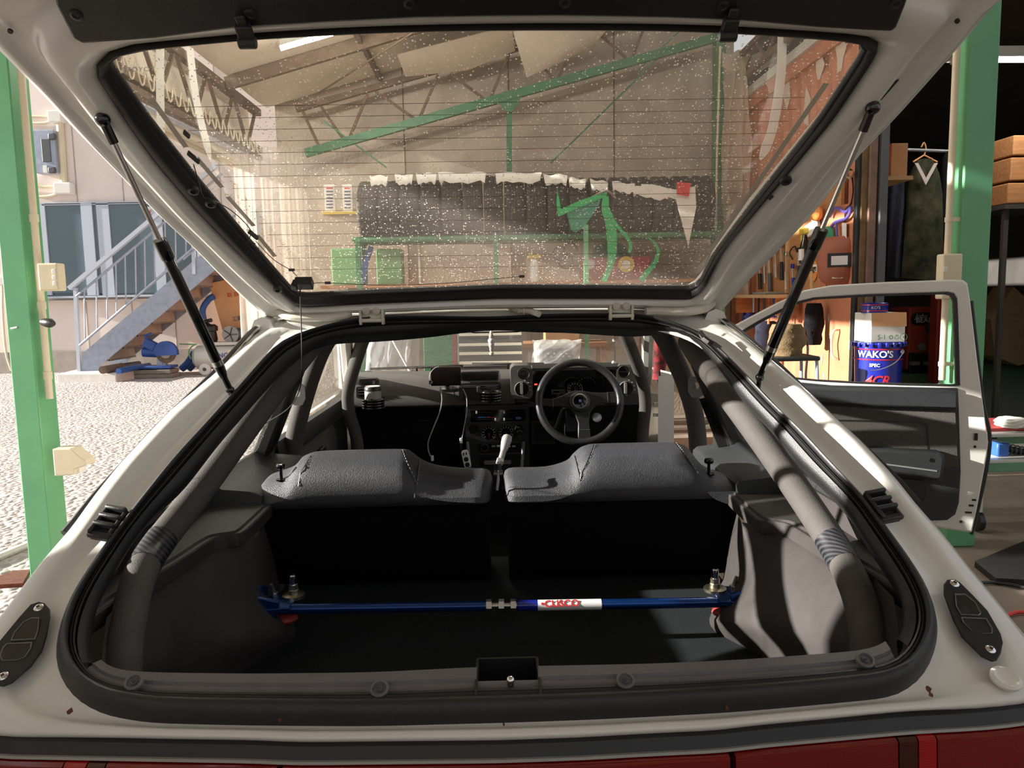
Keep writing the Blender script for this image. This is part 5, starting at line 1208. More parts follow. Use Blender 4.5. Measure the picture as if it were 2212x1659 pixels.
# big cardboard box leaning on the compressor
YX = 15.2; bx = [atY(451, 612, YX), atY(600, 578, YX), atY(600, 714, YX), atY(485, 730, YX)]
d = Vector((.1, .5, .0)); BOX = MB().prism(bx, d).build('cardboard_box', 'cardboard', None, 0, bevel=.01); tag(BOX, 'big tilted cardboard box resting on the air compressor', 'box')
u = (bx[2]-bx[3]).normalized(); v = (bx[0]-bx[3]).normalized()
v = (v-u*u.dot(v)).normalized()
text_mesh('box_print', '取 扱', .10, atY(503, 637, YX-.015), u, v, 'print_red', BOX, .001)
text_mesh('box_print', '工業用', .10, atY(517, 688, YX-.015), u, v, 'print_blue', BOX, .001, fit=.27)
text_mesh('box_print', 'ゴム部品', .065, atY(553, 680, YX-.015), u, v, 'print_blue', BOX, .001, fit=.26); text_mesh('box_print', 'スポンジ製品', .055, atY(553, 690, YX-.015), u, v, 'print_blue', BOX, .001, fit=.26)
text_mesh('box_print', '◎ 株式会社', .05, atY(538, 710, YX-.015), u, v, 'print_blue', BOX, .001, fit=.4)
c = (bx[2]+bx[3])/2; o = MB().span((c.x-.35, YX+.02, 0), (c.x+.5, YX+.5, min(bx[2].z, bx[3].z)-.003)).build('wooden_crate', 'wood', None, 0, bevel=.01); tag(o, 'wooden crate under the big cardboard box behind the compressor', 'crate')
for lab, pts, r in (('blue hose rising behind the cardboard box', [(440, 690), (438, 668), (450, 648), (462, 640)], .06), ('blue hose lying left of the compressor tank', [(392, 797), (405, 785), (420, 762)], .07), ('second blue hose lying beside the tank', [(408, 798), (418, 788), (428, 775)], .06)):
    o = MB().tube(spline([atY(x, y, 15.3 if 'second' in lab else 15.1) for x, y in pts], 5), r, 10).build('hose', 'blue_machine'); tag(o, lab, 'hose', 'blue hoses')
o = MB().prism([atY(492, 758, 14.2), atY(525, 758, 14.2), atY(525, 825, 14.2), atY(492, 826, 14.2)], (0, .25, 0)).build('carton', 'cardboard', None, 0); tag(o, 'small orange carton in front of the compressor tank', 'box')
m = MB(); m.ball(Vector((atY(556, 745, 14.4).x, 14.4, .42)), .2, 14, 10, (1, .7, 2.1)); o = m.build('plastic_bag', 'wrap_film'); tag(o, 'crumpled clear plastic bag beside the compressor', 'bag')
# ---- green post on the left with its fittings
PX0, PX1 = -2.385, -2.265
LP = thing('steel_post', 'tall green steel post at the left with a beige conduit', 'post', (-2.325, 3.86, 0))
MB().span((PX0, 3.79, 0), (PX1, 3.95, 4)).build('column', 'green_paint', LP, 0, bevel=.006)
m = MB(); m.tube([Vector((-2.225, 3.82, .92)), Vector((-2.225, 3.82, 2.95))], .0165, 12); CD = m.build('conduit', 'beige_pvc', LP)
for y in (470, 660, 812): p = atY(100, y, 3.8); MB().tube([Vector((-2.225, 3.82, p.z-.018)), Vector((-2.225, 3.82, p.z+.018))], .0205, 12).build('conduit_coupling', 'beige_pvc', CD)
a, b = atY(84, 629, 3.76), atY(123, 568, 3.76); SB = MB().span((a.x, 3.76, a.z), (b.x, 3.83, b.z)).build('switch_box', 'beige_pvc', LP, 0, bevel=.008)
for k in range(3): p = atY(116+k*1.0, 586+k*13, 3.757); MB().box(p, (.016, .006, .020)).build('switch', 'white_box', SB, bevel=.002)
a, b = atY(120, 1028, 3.76), atY(160, 968, 3.76)
m = MB(); m.prism([Vector((x, 3.75, z)) for x, z in ((a.x, a.z), (a.x, b.z), (a.x+.09, b.z), (a.x+.155, b.z-.06), (a.x+.165, b.z-.085), (a.x+.10, b.z-.105), (a.x+.10, a.z+.005))], (0, .09, 0)); OB = m.build('outlet_box', 'beige_pvc', LP, 0, bevel=.006)
p = atY(158, 1018, 3.76); MB().box(p+Vector((0, .045, 0)), (.05, .06, .03)).build('outlet_socket', 'white_box', OB, bevel=.004)
p = atY(98, 697, 3.76); m = MB(); m.tube([p+Vector((-.045, .05, 0)), p+Vector((-.01, .0, .004))], .012, 10); m.lathe([(.016, -.03), (.022, .0), (.022, .03), (.012, .05)], p+Vector((.012, -.01, 0)), (1, -.5, -.1), 14); m.build('sensor_lamp', 'satin_black', LP)
MB().tube([atY(24, 710, 3.78), atY(38, 707, 3.76)], .005, 6).build('hook_screw', 'steel', LP)
o = MB().prism([atZ(-60, 1275, .0), atZ(50, 1268, .0), atZ(66, 1238, .0), atZ(30, 1240, .0)], (0, 0, .02)).build('rusty_plate', 'rust', None, 0); tag(o, 'rusty flat plate at the foot of the left green post', 'plate')
o = MB().tube([atZ(-80, 1235, .02), atZ(90, 1165, .02)], .02, 6).build('ground_kerb', 'pad_concrete', None, 0); tag(o, 'thin concrete edging on the ground by the left post', 'kerb')
# ================================================================ GARAGE CONTENTS
# fluorescent fitting on the ceiling
FL = thing('ceiling_lamp', 'lit fluorescent tube on the sloping garage ceiling', 'lamp', atY(690, 78, 6.7))
a, b = atY(606, 104, 6.7), atY(800, 48, 6.7); MB().bar(a+Vector((0, .02, .035)), b+Vector((0, .02, .035)), .12, .05).build('lamp_body', 'white_metal', FL, bevel=.005)
MB().tube([a, b], .02, 10).build('lamp_tube', 'tube_light', FL)
for x, y, lab in ((-1.2, 5.2, 'added unseen fluorescent tube high on the ceiling beyond the car'), (1.6, 4.2, 'added unseen fluorescent tube on the ceiling right of the car')):  # two tubes added out of view to brighten the garage
    z = zc(x)-.16; F2 = thing('ceiling_lamp', lab, 'lamp', (x, y, z)); a = Vector((x-.6, y, z-.162)); b = Vector((x+.6, y, z+.162))
    MB().bar(a+Vector((0, .02, .05)), b+Vector((0, .02, .05)), .12, .05).build('lamp_body', 'white_metal', F2, bevel=.005); MB().tube([a, b], .018, 10).build('lamp_tube', 'tube_light', F2)
    for s in (a, b): MB().tube([s+Vector((0, .02, .06)), s+Vector((0, .02, .2))], .008, 6).build('drop_rod', 'galva', F2)
# vinyl curtains at the left back corner
CU = thing('vinyl_curtain', 'translucent vinyl curtain gathered at the left back corner', 'curtain', (-2.3, 8.0, 0))
def drape(name, pts, z0, z1, mt, par, amp=.03, n=60, fold=9):
    P = resample([Vector((x, y, 0)) for x, y in pts], n); rows = []
    for k in range(9):
        t = k/8; z = lerp(z0, z1, t); r = []
        for i, p in enumerate(P):
            u = i/(n-1); tg = (P[min(n-1, i+1)]-P[max(0, i-1)]).normalized(); nn = Vector((-tg.y, tg.x, 0))
            r.append(p+nn*(amp*sin(u*fold*2*pi+t*1.3)*(1-.3*t)+.012*sin(u*31+t*5))+Vector((0, 0, z)))
        rows.append(r)
    return MB().loft(rows, False, False).build(name, mt, par, 60)
drape('curtain_sheet', [(-2.46, 7.55), (-2.40, 7.9), (-2.25, 8.15), (-1.95, 8.2)], .2, 2.82, 'curtain_vinyl', CU, .05, 70, 8)
drape('curtain_sheet', [(-2.3, 7.85), (-2.1, 7.95), (-1.92, 8.05)], .2, 2.9, 'curtain_vinyl', CU, .05, 50, 5)
m = MB(); m.tube([Vector((-2.5, 4.2, 2.74)), Vector((-2.46, 7.8, 2.82))], .02, 8); m.build('curtain_rail', 'galva', CU)
# translucent sheet at the right back corner, glowing in the daylight behind it
SH = thing('hanging_sheet', 'creased translucent sheet glowing beside the green column', 'sheet', (2.5, 8, 0))
m = MB(); rows = []
for k in range(14):
    t = k/13; r = []
    for i in range(16):
        u = i/15; p = atY(lerp(1562, 1618, u), lerp(132, 640, t), 8.05-.4*u); p += Vector((.02*sin(9*t+5*u), .05*sin(14*u+6*t)+.03*sin(23*t+9*u), 0)); r.append(p)
    rows.append(r)
m.loft(rows, False, False); m.build('sheet', 'sheet_translucent', SH, 20)
m = MB(); rows = []
for k in range(6):
    r = []
    for i in range(12): r.append(atY(lerp(1560, 1680, i/11), lerp(112, 150, k/5)+6*sin(i*1.3+k), 7.9-.02*k))
    rows.append(r)
m.loft(rows, False, False); m.build('sheet_fold', 'sheet_translucent', SH, 20)
# ---- tyre rack with tyres
YR = 7.75
zr = atY(1160, 508, YR).z
RK = thing('tyre_rack', 'green steel tyre rack along the back wall', 'rack', (0, YR, 0))
xl_, xr_ = atY(768, 505, YR).x, atY(1562, 500, YR).x
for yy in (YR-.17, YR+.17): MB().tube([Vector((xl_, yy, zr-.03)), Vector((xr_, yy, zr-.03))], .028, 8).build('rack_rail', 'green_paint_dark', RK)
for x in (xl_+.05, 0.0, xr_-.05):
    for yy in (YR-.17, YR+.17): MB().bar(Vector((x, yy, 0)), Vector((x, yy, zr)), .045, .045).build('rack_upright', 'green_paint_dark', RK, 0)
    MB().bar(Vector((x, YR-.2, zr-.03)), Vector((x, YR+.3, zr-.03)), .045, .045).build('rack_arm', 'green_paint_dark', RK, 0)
def tyre_mesh(R, W):
    m = MB(); prof_ = [(R*.62, -W*.42), (R*.70, -W*.5), (R*.86, -W*.5), (R*.93, -W*.47), (R*.97, -W*.42), (R, -W*.34)]
    for k in range(5):
        a = -W*.36+W*.72*k/5; b = a+W*.72/5
        prof_ += [(R, a+.004), (R, b-.010), (R-.009, b-.008), (R-.009, b-.001)]
    prof_ += [(R, W*.34), (R*.97, W*.42), (R*.93, W*.47), (R*.86, W*.5), (R*.70, W*.5), (R*.62, W*.42)]
    m.lathe(prof_, (0, 0, 0), (1, 0, 0), 40, False)
    return m
lugs = MB()
proto = None; TYRES = []
tx = [800+44.4*k for k in range(17)]
sides = ['leftmost tyre on the rack', 'second tyre from the left on the rack', 'third tyre from the left on the rack', 'fourth tyre from the left on the rack', 'fifth tyre from the left on the rack', 'sixth tyre from the left, standing taller', 'tyre just left of the green king post', 'tyre directly below the green king post', 'tyre just right of the green king post', 'tall tyre left of the green strap', 'tyre behind the folded green strap', 'tyre behind the green film triangle', 'tyre behind the long hanging green strap', 'tyre right of the long hanging green strap', 'fourth tyre from the right on the rack', 'third tyre from the right on the rack', 'tyre behind the white pennant'] 
sides = sides[:len(tx)]
for i, px in enumerate(tx):
    R = .315 if 1000 < px < 1220 else .298
    p = atY(px, 440, YR); 
    o = tyre_mesh(R, .185).build('tyre', 'tyre', None, 30)
    # tread blocks: slanted lugs over the grooves
    m = MB()
    for k in range(30):
        a = 2*pi*k/30
        for s in (-1, 1): m.bar(Vector((s*.02, cos(a)*(R+.001), sin(a)*(R+.001))), Vector((s*.075, cos(a+.10)*(R+.001), sin(a+.10)*(R+.001))), .012, .006, Vector((0, cos(a), sin(a))))
    g = m.build('tread', 'tyre', None, 0); g.parent = o; ORIG[g.name] = Vector()
    o.location = (p.x, YR, zr+sqrt(max(.0, R*R-.17**2))+.0); o.rotation_euler = (random.uniform(0, 1), 0, random.uniform(-.008, .008))
    tag(o, 'black '+sides[i], 'tyre', 'tyres on the rack'); TYRES.append((o, R))
# white paper covers folded over the tyres
cov = [(798, 838, 380, 'leftmost white cover folded over a tyre'), (852, 892, 378, 'second white cover from the left over a tyre'), (898, 943, 375, 'third white cover from the left over a tyre'), (946, 1050, 374, 'widest white cover left of the king post'), (1070, 1170, 374, 'wide white cover right of the king post'), (1174, 1226, 378, 'white cover over the tall tyre'), (1228, 1266, 384, 'small white cover left of the green strap'), (1274, 1314, 388, 'slanting white cover above the green strap'), (1322, 1372, 392, 'slanting white cover right of the strap'), (1366, 1446, 402, 'long slanting white cover near the pennant'), (1385, 1500, 398, 'rightmost white cover above the pennant')]
for x0, x1, y, lab in cov:
    sl = 0 if x0 < 1220 else .14
    rows = []; n = 8
    for k in range(6):
        t = k/5
        rows.append([atY(lerp(x0, x1, i/n)+3*t*(1 if i == 0 else -1 if i == n else 0), y-1+t*28*(.75+.1*sin(i*2+x0))+sl*(lerp(x0, x1, i/n)-x0)+2*sin(i*1.1+x0), YR-.318-.012*sin(pi*t)) for i in range(n+1)])
    m = MB(); m.loft(rows, False, False); m.loft([[p+Vector((0, .004, 0)) for p in r] for r in rows], False, False); o = m.build('tyre_cover', 'paper_white', None, 60); tag(o, lab, 'cover', 'white tyre covers')
o = MB().prism([atY(1455, 412, 7.38), atY(1502, 402, 7.38), atY(1504, 448, 7.38), atY(1487, 532, 7.38)], (0, .006, 0)).build('pennant', 'paper_white', None, 0); tag(o, 'white pointed pennant hanging at the right end of the rack', 'pennant')
m = MB(); m.prism([atY(1462, 392, 7.34), atY(1492, 396, 7.34), atY(1488, 424, 7.34), atY(1462, 420, 7.34)], (0, .003, 0)); o = m.build('tag', 'red_print', None, 0); tag(o, 'red printed tag above the white pennant', 'tag')
# calendars on a yellow bar
for x0, x1, lab in ((702, 722, 'left calendar strip on the yellow bar'), (741, 760, 'right calendar strip on the yellow bar')):
    C_ = thing('calendar_strip', lab, 'calendar', atY(x0, 458, 8.6), 'calendar strips'); p, q = atY(x0, 457, 8.6), atY(x1, 398, 8.6)
    MB().span((p.x, 8.6, p.z), (q.x, 8.606, q.z)).build('paper', 'paper_white', C_, 0)
    for k in range(7): 
        u, v = atY(x0+3, 408+k*7, 8.597), atY(x1-3, 405+k*7, 8.597); MB().span((u.x, 8.594, u.z), (v.x, 8.6, v.z)).build('print_line', 'print_blue' if k else 'red_print', C_, 0)
p, q = atY(697, 461, 8.57), atY(772, 458, 8.57); o = MB().span((p.x, 8.57, p.z-.01), (q.x, 8.62, q.z+.008)).build('calendar_bar', 'yellow_plastic', None, 0); tag(o, 'yellow bar under the two calendar strips', 'bar')
zsh_ = atY(1000, 612, 7.9).z
# ---- green straps hanging in front of the rack
def strap(lab, pts, w, Y=7.38, tw=0.0):
    P = spline([atY(x, y, Y) for x, y in pts], 8)
    o = MB().ribbon(P, w, .004, (lambda i: Vector((cos(tw*i/len(P)), sin(tw*i/len(P)), .0))) if tw else Vector((1, 0, 0))).build('strap', 'strap_green', None, 60); tag(o, lab, 'strap', 'bright green straps')
P = [atY(x, y, 7.38) for x, y in ((1206, 412), (1213, 462), (1262, 437), (1304, 418))]
m = MB(); m.prism([atY(*p, 7.38) for p in ((1204, 408), (1212, 452), (1255, 432), (1312, 414), (1310, 424), (1258, 446), (1206, 468), (1202, 440))], (0, .005, 0)); o = m.build('strap', 'strap_green', None, 0); tag(o, 'green strap folded in a zigzag at the upper left', 'strap', 'bright green straps')
strap('longest green strap hanging straight down', [(1309, 424), (1308, 450), (1318, 480), (1322, 520), (1321, 560), (1312, 590), (1304, 608)], lambda t: .05+.045*sin(pi*min(1, t*1.2)), 7.36)
strap('short green strap curling off the long one', [(1320, 470), (1338, 494), (1356, 515), (1362, 532), (1359, 546)], .03, 7.34)
strap('thin curved green strap at the right', [(1400, 512), (1416, 528), (1422, 545), (1414, 568), (1398, 588), (1384, 606)], lambda t: .012+.05*t, 7.54)
m = MB(); m.prism([atY(*p, 7.40) for p in ((1222, 452), (1302, 420), (1290, 450), (1262, 490), (1245, 502), (1234, 498))], (0, .01, 0)); o = m.build('film_piece', 'green_film', None, 0); tag(o, 'translucent green film triangle behind the folded strap', 'film')
m = MB(); m.ball(Vector((atY(1318, 540, 8.28).x, 8.28, zsh_+.215)), .225, 20, 12, (1, .7, .96)); o = m.build('tarp_bundle', 'tarp_green', None, 60); tag(o, 'dark green rounded tarp bundle behind the straps', 'tarp')
# the strap hook bar that carries both
m = MB(); m.tube(spline([atY(1258, 440, 7.40), atY(1290, 420, 7.39), atY(1312, 412, 7.385), atY(1330, 428, 7.46)], 6), .012, 8); o = m.build('strap_hook', 'silver_grey'); tag(o, 'bent silver hook holding the green straps', 'hook')
# ---- shelf with things under the rack
YSH = 7.9; zsh = atY(1000, 612, YSH).z
SHF = thing('wall_shelf', 'long board shelf below the tyre rack', 'shelf', (0, YSH, zsh)); xs0, xs1 = atY(700, 610, YSH).x, atY(1530, 610, YSH).x
MB().span((xs0, YSH-.18, zsh-.03), (xs1, 8.6, zsh)).build('board', 'wood', SHF, 0)
for px in (760, 1000, 1240, 1480): x = atY(px, 610, YSH).x; MB().span((x-.015, YSH-.15, zsh-.2), (x+.015, 8.6, zsh-.03)).build('bracket', 'rust_steel', SHF, 0)
def shelfbox(nm, lab, cat, x0, y0, x1, mt, grp=None, dep=.25):
    p, q = atY(x0, y0, YSH-.1), atY(x1, y0, YSH-.1); o = MB().span((p.x, YSH-.1, zsh), (q.x, YSH-.1+dep, p.z)).build(nm, mt, None, 0, bevel=.012); return tag(o, lab, cat, grp)
shelfbox('parts_bin', 'left pale green plastic bin on the shelf', 'bin', 714, 537, 770, 'pale_green', 'pale green bins'); shelfbox('parts_bin', 'right pale green plastic bin on the shelf', 'bin', 811, 538, 866, 'pale_green', 'pale green bins')
m = MB(); m.prism([atY(*p, 7.75) for p in ((780, 576), (797, 530), (806, 534), (794, 572), (790, 608), (778, 608))], (0, .04, 0)); o = m.build('cloth', 'blue_cloth', None, 20); tag(o, 'blue cloth hanging between the two green bins', 'cloth')
RB_ = shelfbox('parts_cabinet', 'dark red parts cabinet on the shelf', 'cabinet', 1256, 556, 1404, 'red_box')
c = atY(1353, 571, 7.74); o = MB().lathe([(.048, 0), (.08, 0), (.08, .05), (.048, .05), (.048, 0)], c, (0, 1, 0), 28, False).build('tape_roll', 'yellow_plastic'); tag(o, 'yellow tape roll in front of the red cabinet', 'tape')
o = MB().lathe([(.046, .01), (.046, .03)], c, (0, 1, 0), 24).build('tape_core', 'paper_white'); o.parent = None; tag(o, 'white disc inside the yellow tape roll', 'disc')
c = atY(1275, 571, 7.72); o = MB().lathe([(.03, -.05), (.048, -.03), (.05, 0), (.048, .02), (.02, .04)], c, (0, 1, 0), 20).build('glass_jar', 'wrap_film'); tag(o, 'round glass jar at the left of the red cabinet', 'jar')
for k, (px, py, lab) in enumerate(((1210, 548, 'upper left wire ring above the shelf'), (1232, 540, 'upper right wire ring above the shelf'), (1222, 565, 'lower wire ring above the shelf'))):
    c = atY(px, py, 7.85); o = MB().tube([c+Vector((.07*cos(a), 0, .07*sin(a))) for a in [2*pi*j/24 for j in range(24)]], .006, 6, closed=True).build('wire_ring', 'grey_steel_dark'); tag(o, lab, 'ring', 'wire rings')
B_ = thing('spray_bottle', 'white spray bottle with yellow cap on the shelf', 'bottle', Vector((atY(1155, 600, 7.78).x, 7.78, zsh))); x = ORIG[B_.name].x
zt = atY(1155, 560, 7.78).z; MB().lathe([(.05, 0), (.052, .02), (.05, zt-zsh-.06), (.03, zt-zsh)], (x, 7.78, zsh), (0, 0, 1), 18).build('bottle_body', 'white_plastic', B_); m = MB(); m.box((x, 7.78, zt+.03), (.14, .06, .05)); m.box((x-.06, 7.78, zt+.02), (.03, .05, .06), (0, .4, 0)); m.build('bottle_cap', 'yellow_plastic', B_, bevel=.015)
p = atY(907, 600, 7.8); o = MB().tube([Vector((p.x, 7.8, zsh)), Vector((p.x, 7.8, atY(907, 520, 7.8).z))], .012, 8).build('rod', 'paper_white'); tag(o, 'thin white rod standing on the shelf', 'rod')
# ---- seen through the windscreen
YB = 6.6
TC = thing('tool_chest', 'black roller tool chest with cream drawer edges', 'tool chest', (atY(1060, 760, YB).x, YB, 0))
a, b = atY(990, 790, YB), atY(1129, 700, YB); zt = 1.32
MB().span((a.x, YB, .1), (b.x, YB+.45, zt)).build('chest_body', 'grey_steel_dark', TC, 0, bevel=.01)
for k in range(9):
    z0 = .16+k*.125
    if z0+.11 > zt: break
    MB().span((a.x+.015, YB-.012, z0), (b.x-.015, YB, z0+.112)).build('drawer', 'grey_steel_dark', TC, 0)
for py in (722, 744, 763, 783): p = atY(1060, py, YB-.03); MB().span((a.x+.012, YB-.035, p.z-.011), (b.x-.012, YB-.01, p.z+.011)).build('drawer_edge', 'drawer_trim', TC, 0)
for sx in (a.x+.06, b.x-.06): 
    for yy in (YB+.06, YB+.38): MB().lathe([(.05, -.015), (.05, .015)], (sx, yy, .05), (1, 0, 0), 14).build('caster', 'satin_black', TC)
a, b = atY(916, 790, 6.9), atY(986, 700, 6.9); o = MB().span((a.x, 6.9, 0), (b.x, 6.95, 1.35)).build('green_board', 'green_paint_dark', None, 0, bevel=.005); tag(o, 'green board standing left of the tool chest', 'board')
p = atY(984, 715, 6.7); o = MB().span((p.x-.03, 6.72, 0), (p.x+.0, 6.76, 1.4)).build('red_bar', 'red_box', None, 0); tag(o, 'tall red bar between green board and tool chest', 'bar')
a, b = atY(1178, 740, 7.2), atY(1252, 700, 7.2); TB = thing('bench', 'plain wooden bench behind the wrapped machine', 'bench', ((a.x+b.x)/2, 7.3, 0))
MB().span((a.x-.25, 7.1, a.z-.04), (b.x+.25, 7.6, a.z-.002)).build('bench_top', 'wood', TB, 0)
for sx in (a.x-.22, b.x+.22):
    for yy in (7.14, 7.56): MB().span((sx-.02, yy-.02, 0), (sx+.02, yy+.02, a.z-.04)).build('bench_leg', 'wood', TB, 0)
o = MB().span((a.x, 7.2, a.z), (b.x, 7.5, a.z+.3)).build('cardboard_box', 'cardboard_dark', None, 0, bevel=.006); tag(o, 'brown cardboard box on the bench beyond the windscreen', 'box')
WM = thing('wrapped_machine', 'cream control box wrapped in clear plastic beyond the bonnet', 'machine', (atY(1200, 780, 6.2).x, 6.3, 0))
a, b = atY(1158, 800, 6.2), atY(1246, 738, 6.2); MB().span((a.x, 6.2, 0), (b.x, 6.55, b.z)).build('machine_body', 'drawer_trim', WM, 0, bevel=.03)
p, q = atY(1172, 790, 6.18), atY(1236, 752, 6.18); MB().span((p.x, 6.185, p.z), (q.x, 6.2, q.z)).build('control_panel', 'grey_steel_dark', WM, 0)
for k in range(9): c = atY(1178+k*6.5, 764 if k % 2 else 770, 6.18); MB().box(c, (.012, .02, .012)).build('panel_button', 'paper_white', WM, 0)
m = MB(); rows = []
for k in range(7):
    t = k/6; rows.append([atY(lerp(1150, 1254, i/10)+2*sin(i*2+k), lerp(734, 800, t)+2*sin(i*1.7), 6.14-.02*sin(i*1.3+k*2)) for i in range(11)])
m.loft(refine(rows, 3), False, False); m.build('plastic_wrap', 'wrap_film', WM, 80)
p = atY(1268, 750, 6.9); o = MB().span((p.x-.02, 6.9, 0), (p.x+.02, 6.94, 2.0)).build('thin_post', 'green_paint', None, 0); tag(o, 'thin green post right of the wrapped machine', 'post')
# clear sheet and dark tarpaulin at the left beyond the windscreen
m = MB(); rows = []
for k in range(6): rows.append([atY(lerp(790, 905, i/9), lerp(700, 800, k/5), 7.4)+Vector((0, .06*sin(i*2.1+k*.7), 0)) for i in range(10)])
m.loft(refine(rows, 3), False, False); o = m.build('plastic_sheet', 'wrap_film', None, 80); tag(o, 'hanging clear plastic sheet left of the green board', 'sheet')
m = MB(); m.prism([atY(*p, 7.8) for p in ((770, 730), (860, 722), (905, 735), (900, 748), (840, 752), (770, 765))], (0, .1, 0)); o = m.build('tarpaulin', 'khaki_cloth', None, 0); tag(o, 'grey brown folded tarpaulin behind the plastic sheet', 'tarpaulin')
o = MB().tube([atY(838, 716, 7.3), atY(884, 800, 7.3)+(atY(884, 800, 7.3)-atY(838, 716, 7.3))*2.2], .012, 6).build('white_stick', 'paper_white'); tag(o, 'slanted thin white stick beyond the windscreen', 'stick')

# pale reflections in the rear glass, built as solid strips at the eave beams
for lab, pts, w in (('left pale glass reflection built as a strip at the left eave', [(346, 95, 5.54), (346, 200, 5.54), (348, 315, 5.54)], .052), ('right pale glass reflection built as a strip at the left eave', [(410, 104, 6.06), (425, 220, 6.04), (455, 345, 6.0)], .05), ('curved pale glass reflection built as a strip at the right eave', [(1690, 66, 6.7), (1686, 170, 6.7), (1668, 280, 6.66), (1642, 345, 6.6)], .09)):
    P = spline([atY(*p) for p in pts], 6); o = MB().ribbon(P, (lambda t: w*(1 if t < .85 else 1-.8*(t-.85)/.15)), .004, Vector((1, .3, 0))).build('reflection_strip', 'paper_white', None, 60); tag(o, lab, 'strip', 'pale glass reflections')
# ================================================================ RIGHT: SHED, TOOLS, DOORWAY
XC = 2.6
def cx(px, py, d=0.0): return atX(px, py, XC-d)
def zcx(px, py): return cx(px, py).z
# corrugated orange side wall
yc0, yc1 = 5.45, 8.6
m = MB(); ys = []; y = yc0
base = []
while y < 14.5:
    for dx, dy in ((0, 0), (0, .07), (.035, .10), (.035, .17)): base.append((XC+dx, y+dy))
    y += .20
base = [(x, y) for x, y in base if y < 14.6]
m.loft([[Vector((x, y, z)) for x, y in base] for z in (0, 3.25)], False, False)
m.loft([[Vector((x+.03, y, z)) for x, y in base] for z in (0, 3.25)], False, False)
WC = structure(m.build('wall_right', 'container_orange', None, 30))
MB().span((XC-.03, yc0, 3.2), (XC+.06, 14.5, 3.32)).build('top_rail', 'container_orange', WC, 0)
MB().span((XC-.06, yc0, 3.32), (XC+.03, 8.6, 3.40)).build('gutter', 'white_metal', WC, 0)
for px, py in ((1702, 190), (1742, 235), (1770, 130), (1815, 120)):
    c = cx(px, py, .004); pts = []
    for k in range(9): a = 2*pi*k/9; pts.append(c+Vector((0, random.uniform(.04, .12)*cos(a), random.uniform(.05, .2)*sin(a))))
    MB().prism(pts, (-.002, 0, 0)).build('peeled_patch', 'peeled_paint', WC, 0)
# lattice under the right eave
EB = thing('right_eave_beam', 'brown lattice beam under the roof above the orange wall', 'beam', (2.5, 7, 3.5))
for z in (3.48, 3.72): MB().bar((2.48, 4.2, z), (2.48, 8.4, z), .05, .05).build('chord', 'rust_steel', EB, 0)
for k in range(13): MB().bar((2.48, 4.3+k*.32, 3.48 if k % 2 else 3.72), (2.48, 4.62+k*.32, 3.72 if k % 2 else 3.48), .02, .02).build('web_bar', 'rust_steel', EB, 0)
# shed shell, deep and dark
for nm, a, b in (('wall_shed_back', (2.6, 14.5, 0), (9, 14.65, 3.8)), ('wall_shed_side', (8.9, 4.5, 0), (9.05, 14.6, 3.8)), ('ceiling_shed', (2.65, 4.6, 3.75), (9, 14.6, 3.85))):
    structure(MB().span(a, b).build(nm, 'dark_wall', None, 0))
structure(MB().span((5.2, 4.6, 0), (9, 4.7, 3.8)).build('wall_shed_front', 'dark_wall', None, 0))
structure(MB().span((2.68, 7.7, .0), (4.45, 7.8, 3.7)).build('wall_partition', 'dark_wall', None, 0)) if False else None
# door frames at the corner
for nm, x0, x1, mt, Y, d, lab in (('door_post', 1846, 1856, 'satin_black', 5.38, .05, 'narrow black post at the corner of the orange wall'), ('door_post', 1856, 1872, 'bronze_frame', 5.36, .06, 'bronze strip post beside the black post'), ('door_post', 1872, 1888, 'brown_frame', 5.34, .07, 'brown post with chipped paint at the shed doorway'), ('door_post', 1896, 1912, 'grey_frame', 5.32, .06, 'grey steel post at the shed doorway')):
    a, b = atY(x0, 600, Y), atY(x1, 600, Y); o = MB().span((a.x, Y, 0), (b.x, Y+d, 3.2)).build(nm, mt, None, 0, bevel=.004); tag(o, lab, 'post', 'posts of the shed doorway')
# flaking orange door leaf with handle on the wall end
DL = thing('orange_door', 'orange flaking door leaf with a bent bar handle', 'door', (XC-.03, 5.9, 0))
a, b = cx(1768, 700, .03), cx(1845, 700, .03); MB().span((XC-.05, b.y, 0), (XC-.03, a.y, 2.0)).build('leaf', 'container_orange', DL, 0)
h = [cx(1811, 712, .06), cx(1800, 716, .10), cx(1796, 740, .10), cx(1798, 768, .10), cx(1810, 776, .06)]
MB().tube(spline(h, 5), .009, 8).build('handle', 'peeled_paint', DL)
for px, py in ((1790, 690), (1795, 730), (1762, 790), (1775, 775), (1838, 700), (1836, 745), (1780, 810), (1840, 815)):
    c = cx(px, py, .052); pts = [c+Vector((0, random.uniform(.006, .03)*cos(2*pi*k/8), random.uniform(.008, .05)*sin(2*pi*k/8))) for k in range(8)]; MB().prism(pts, (-.0015, 0, 0)).build('paint_flake', 'peeled_paint', DL, 0)
# wooden tool board on the wall
TBd = thing('tool_board', 'wooden tool board on the orange wall', 'board', (XC-.04, 6.7, 1.2))
a, b = cx(1640, 640, .03), cx(1838, 440, .03)
zl, zh = 1.36, 2.25
MB().span((XC-.04, 5.75, zl), (XC-.015, 7.6, zh)).build('board', 'wood', TBd, 0)
for y in (6.2, 6.75, 7.2): MB().span((XC-.055, y, zl), (XC-.04, y+.05, zh)).build('batten', 'wood_pale', TBd, 0)
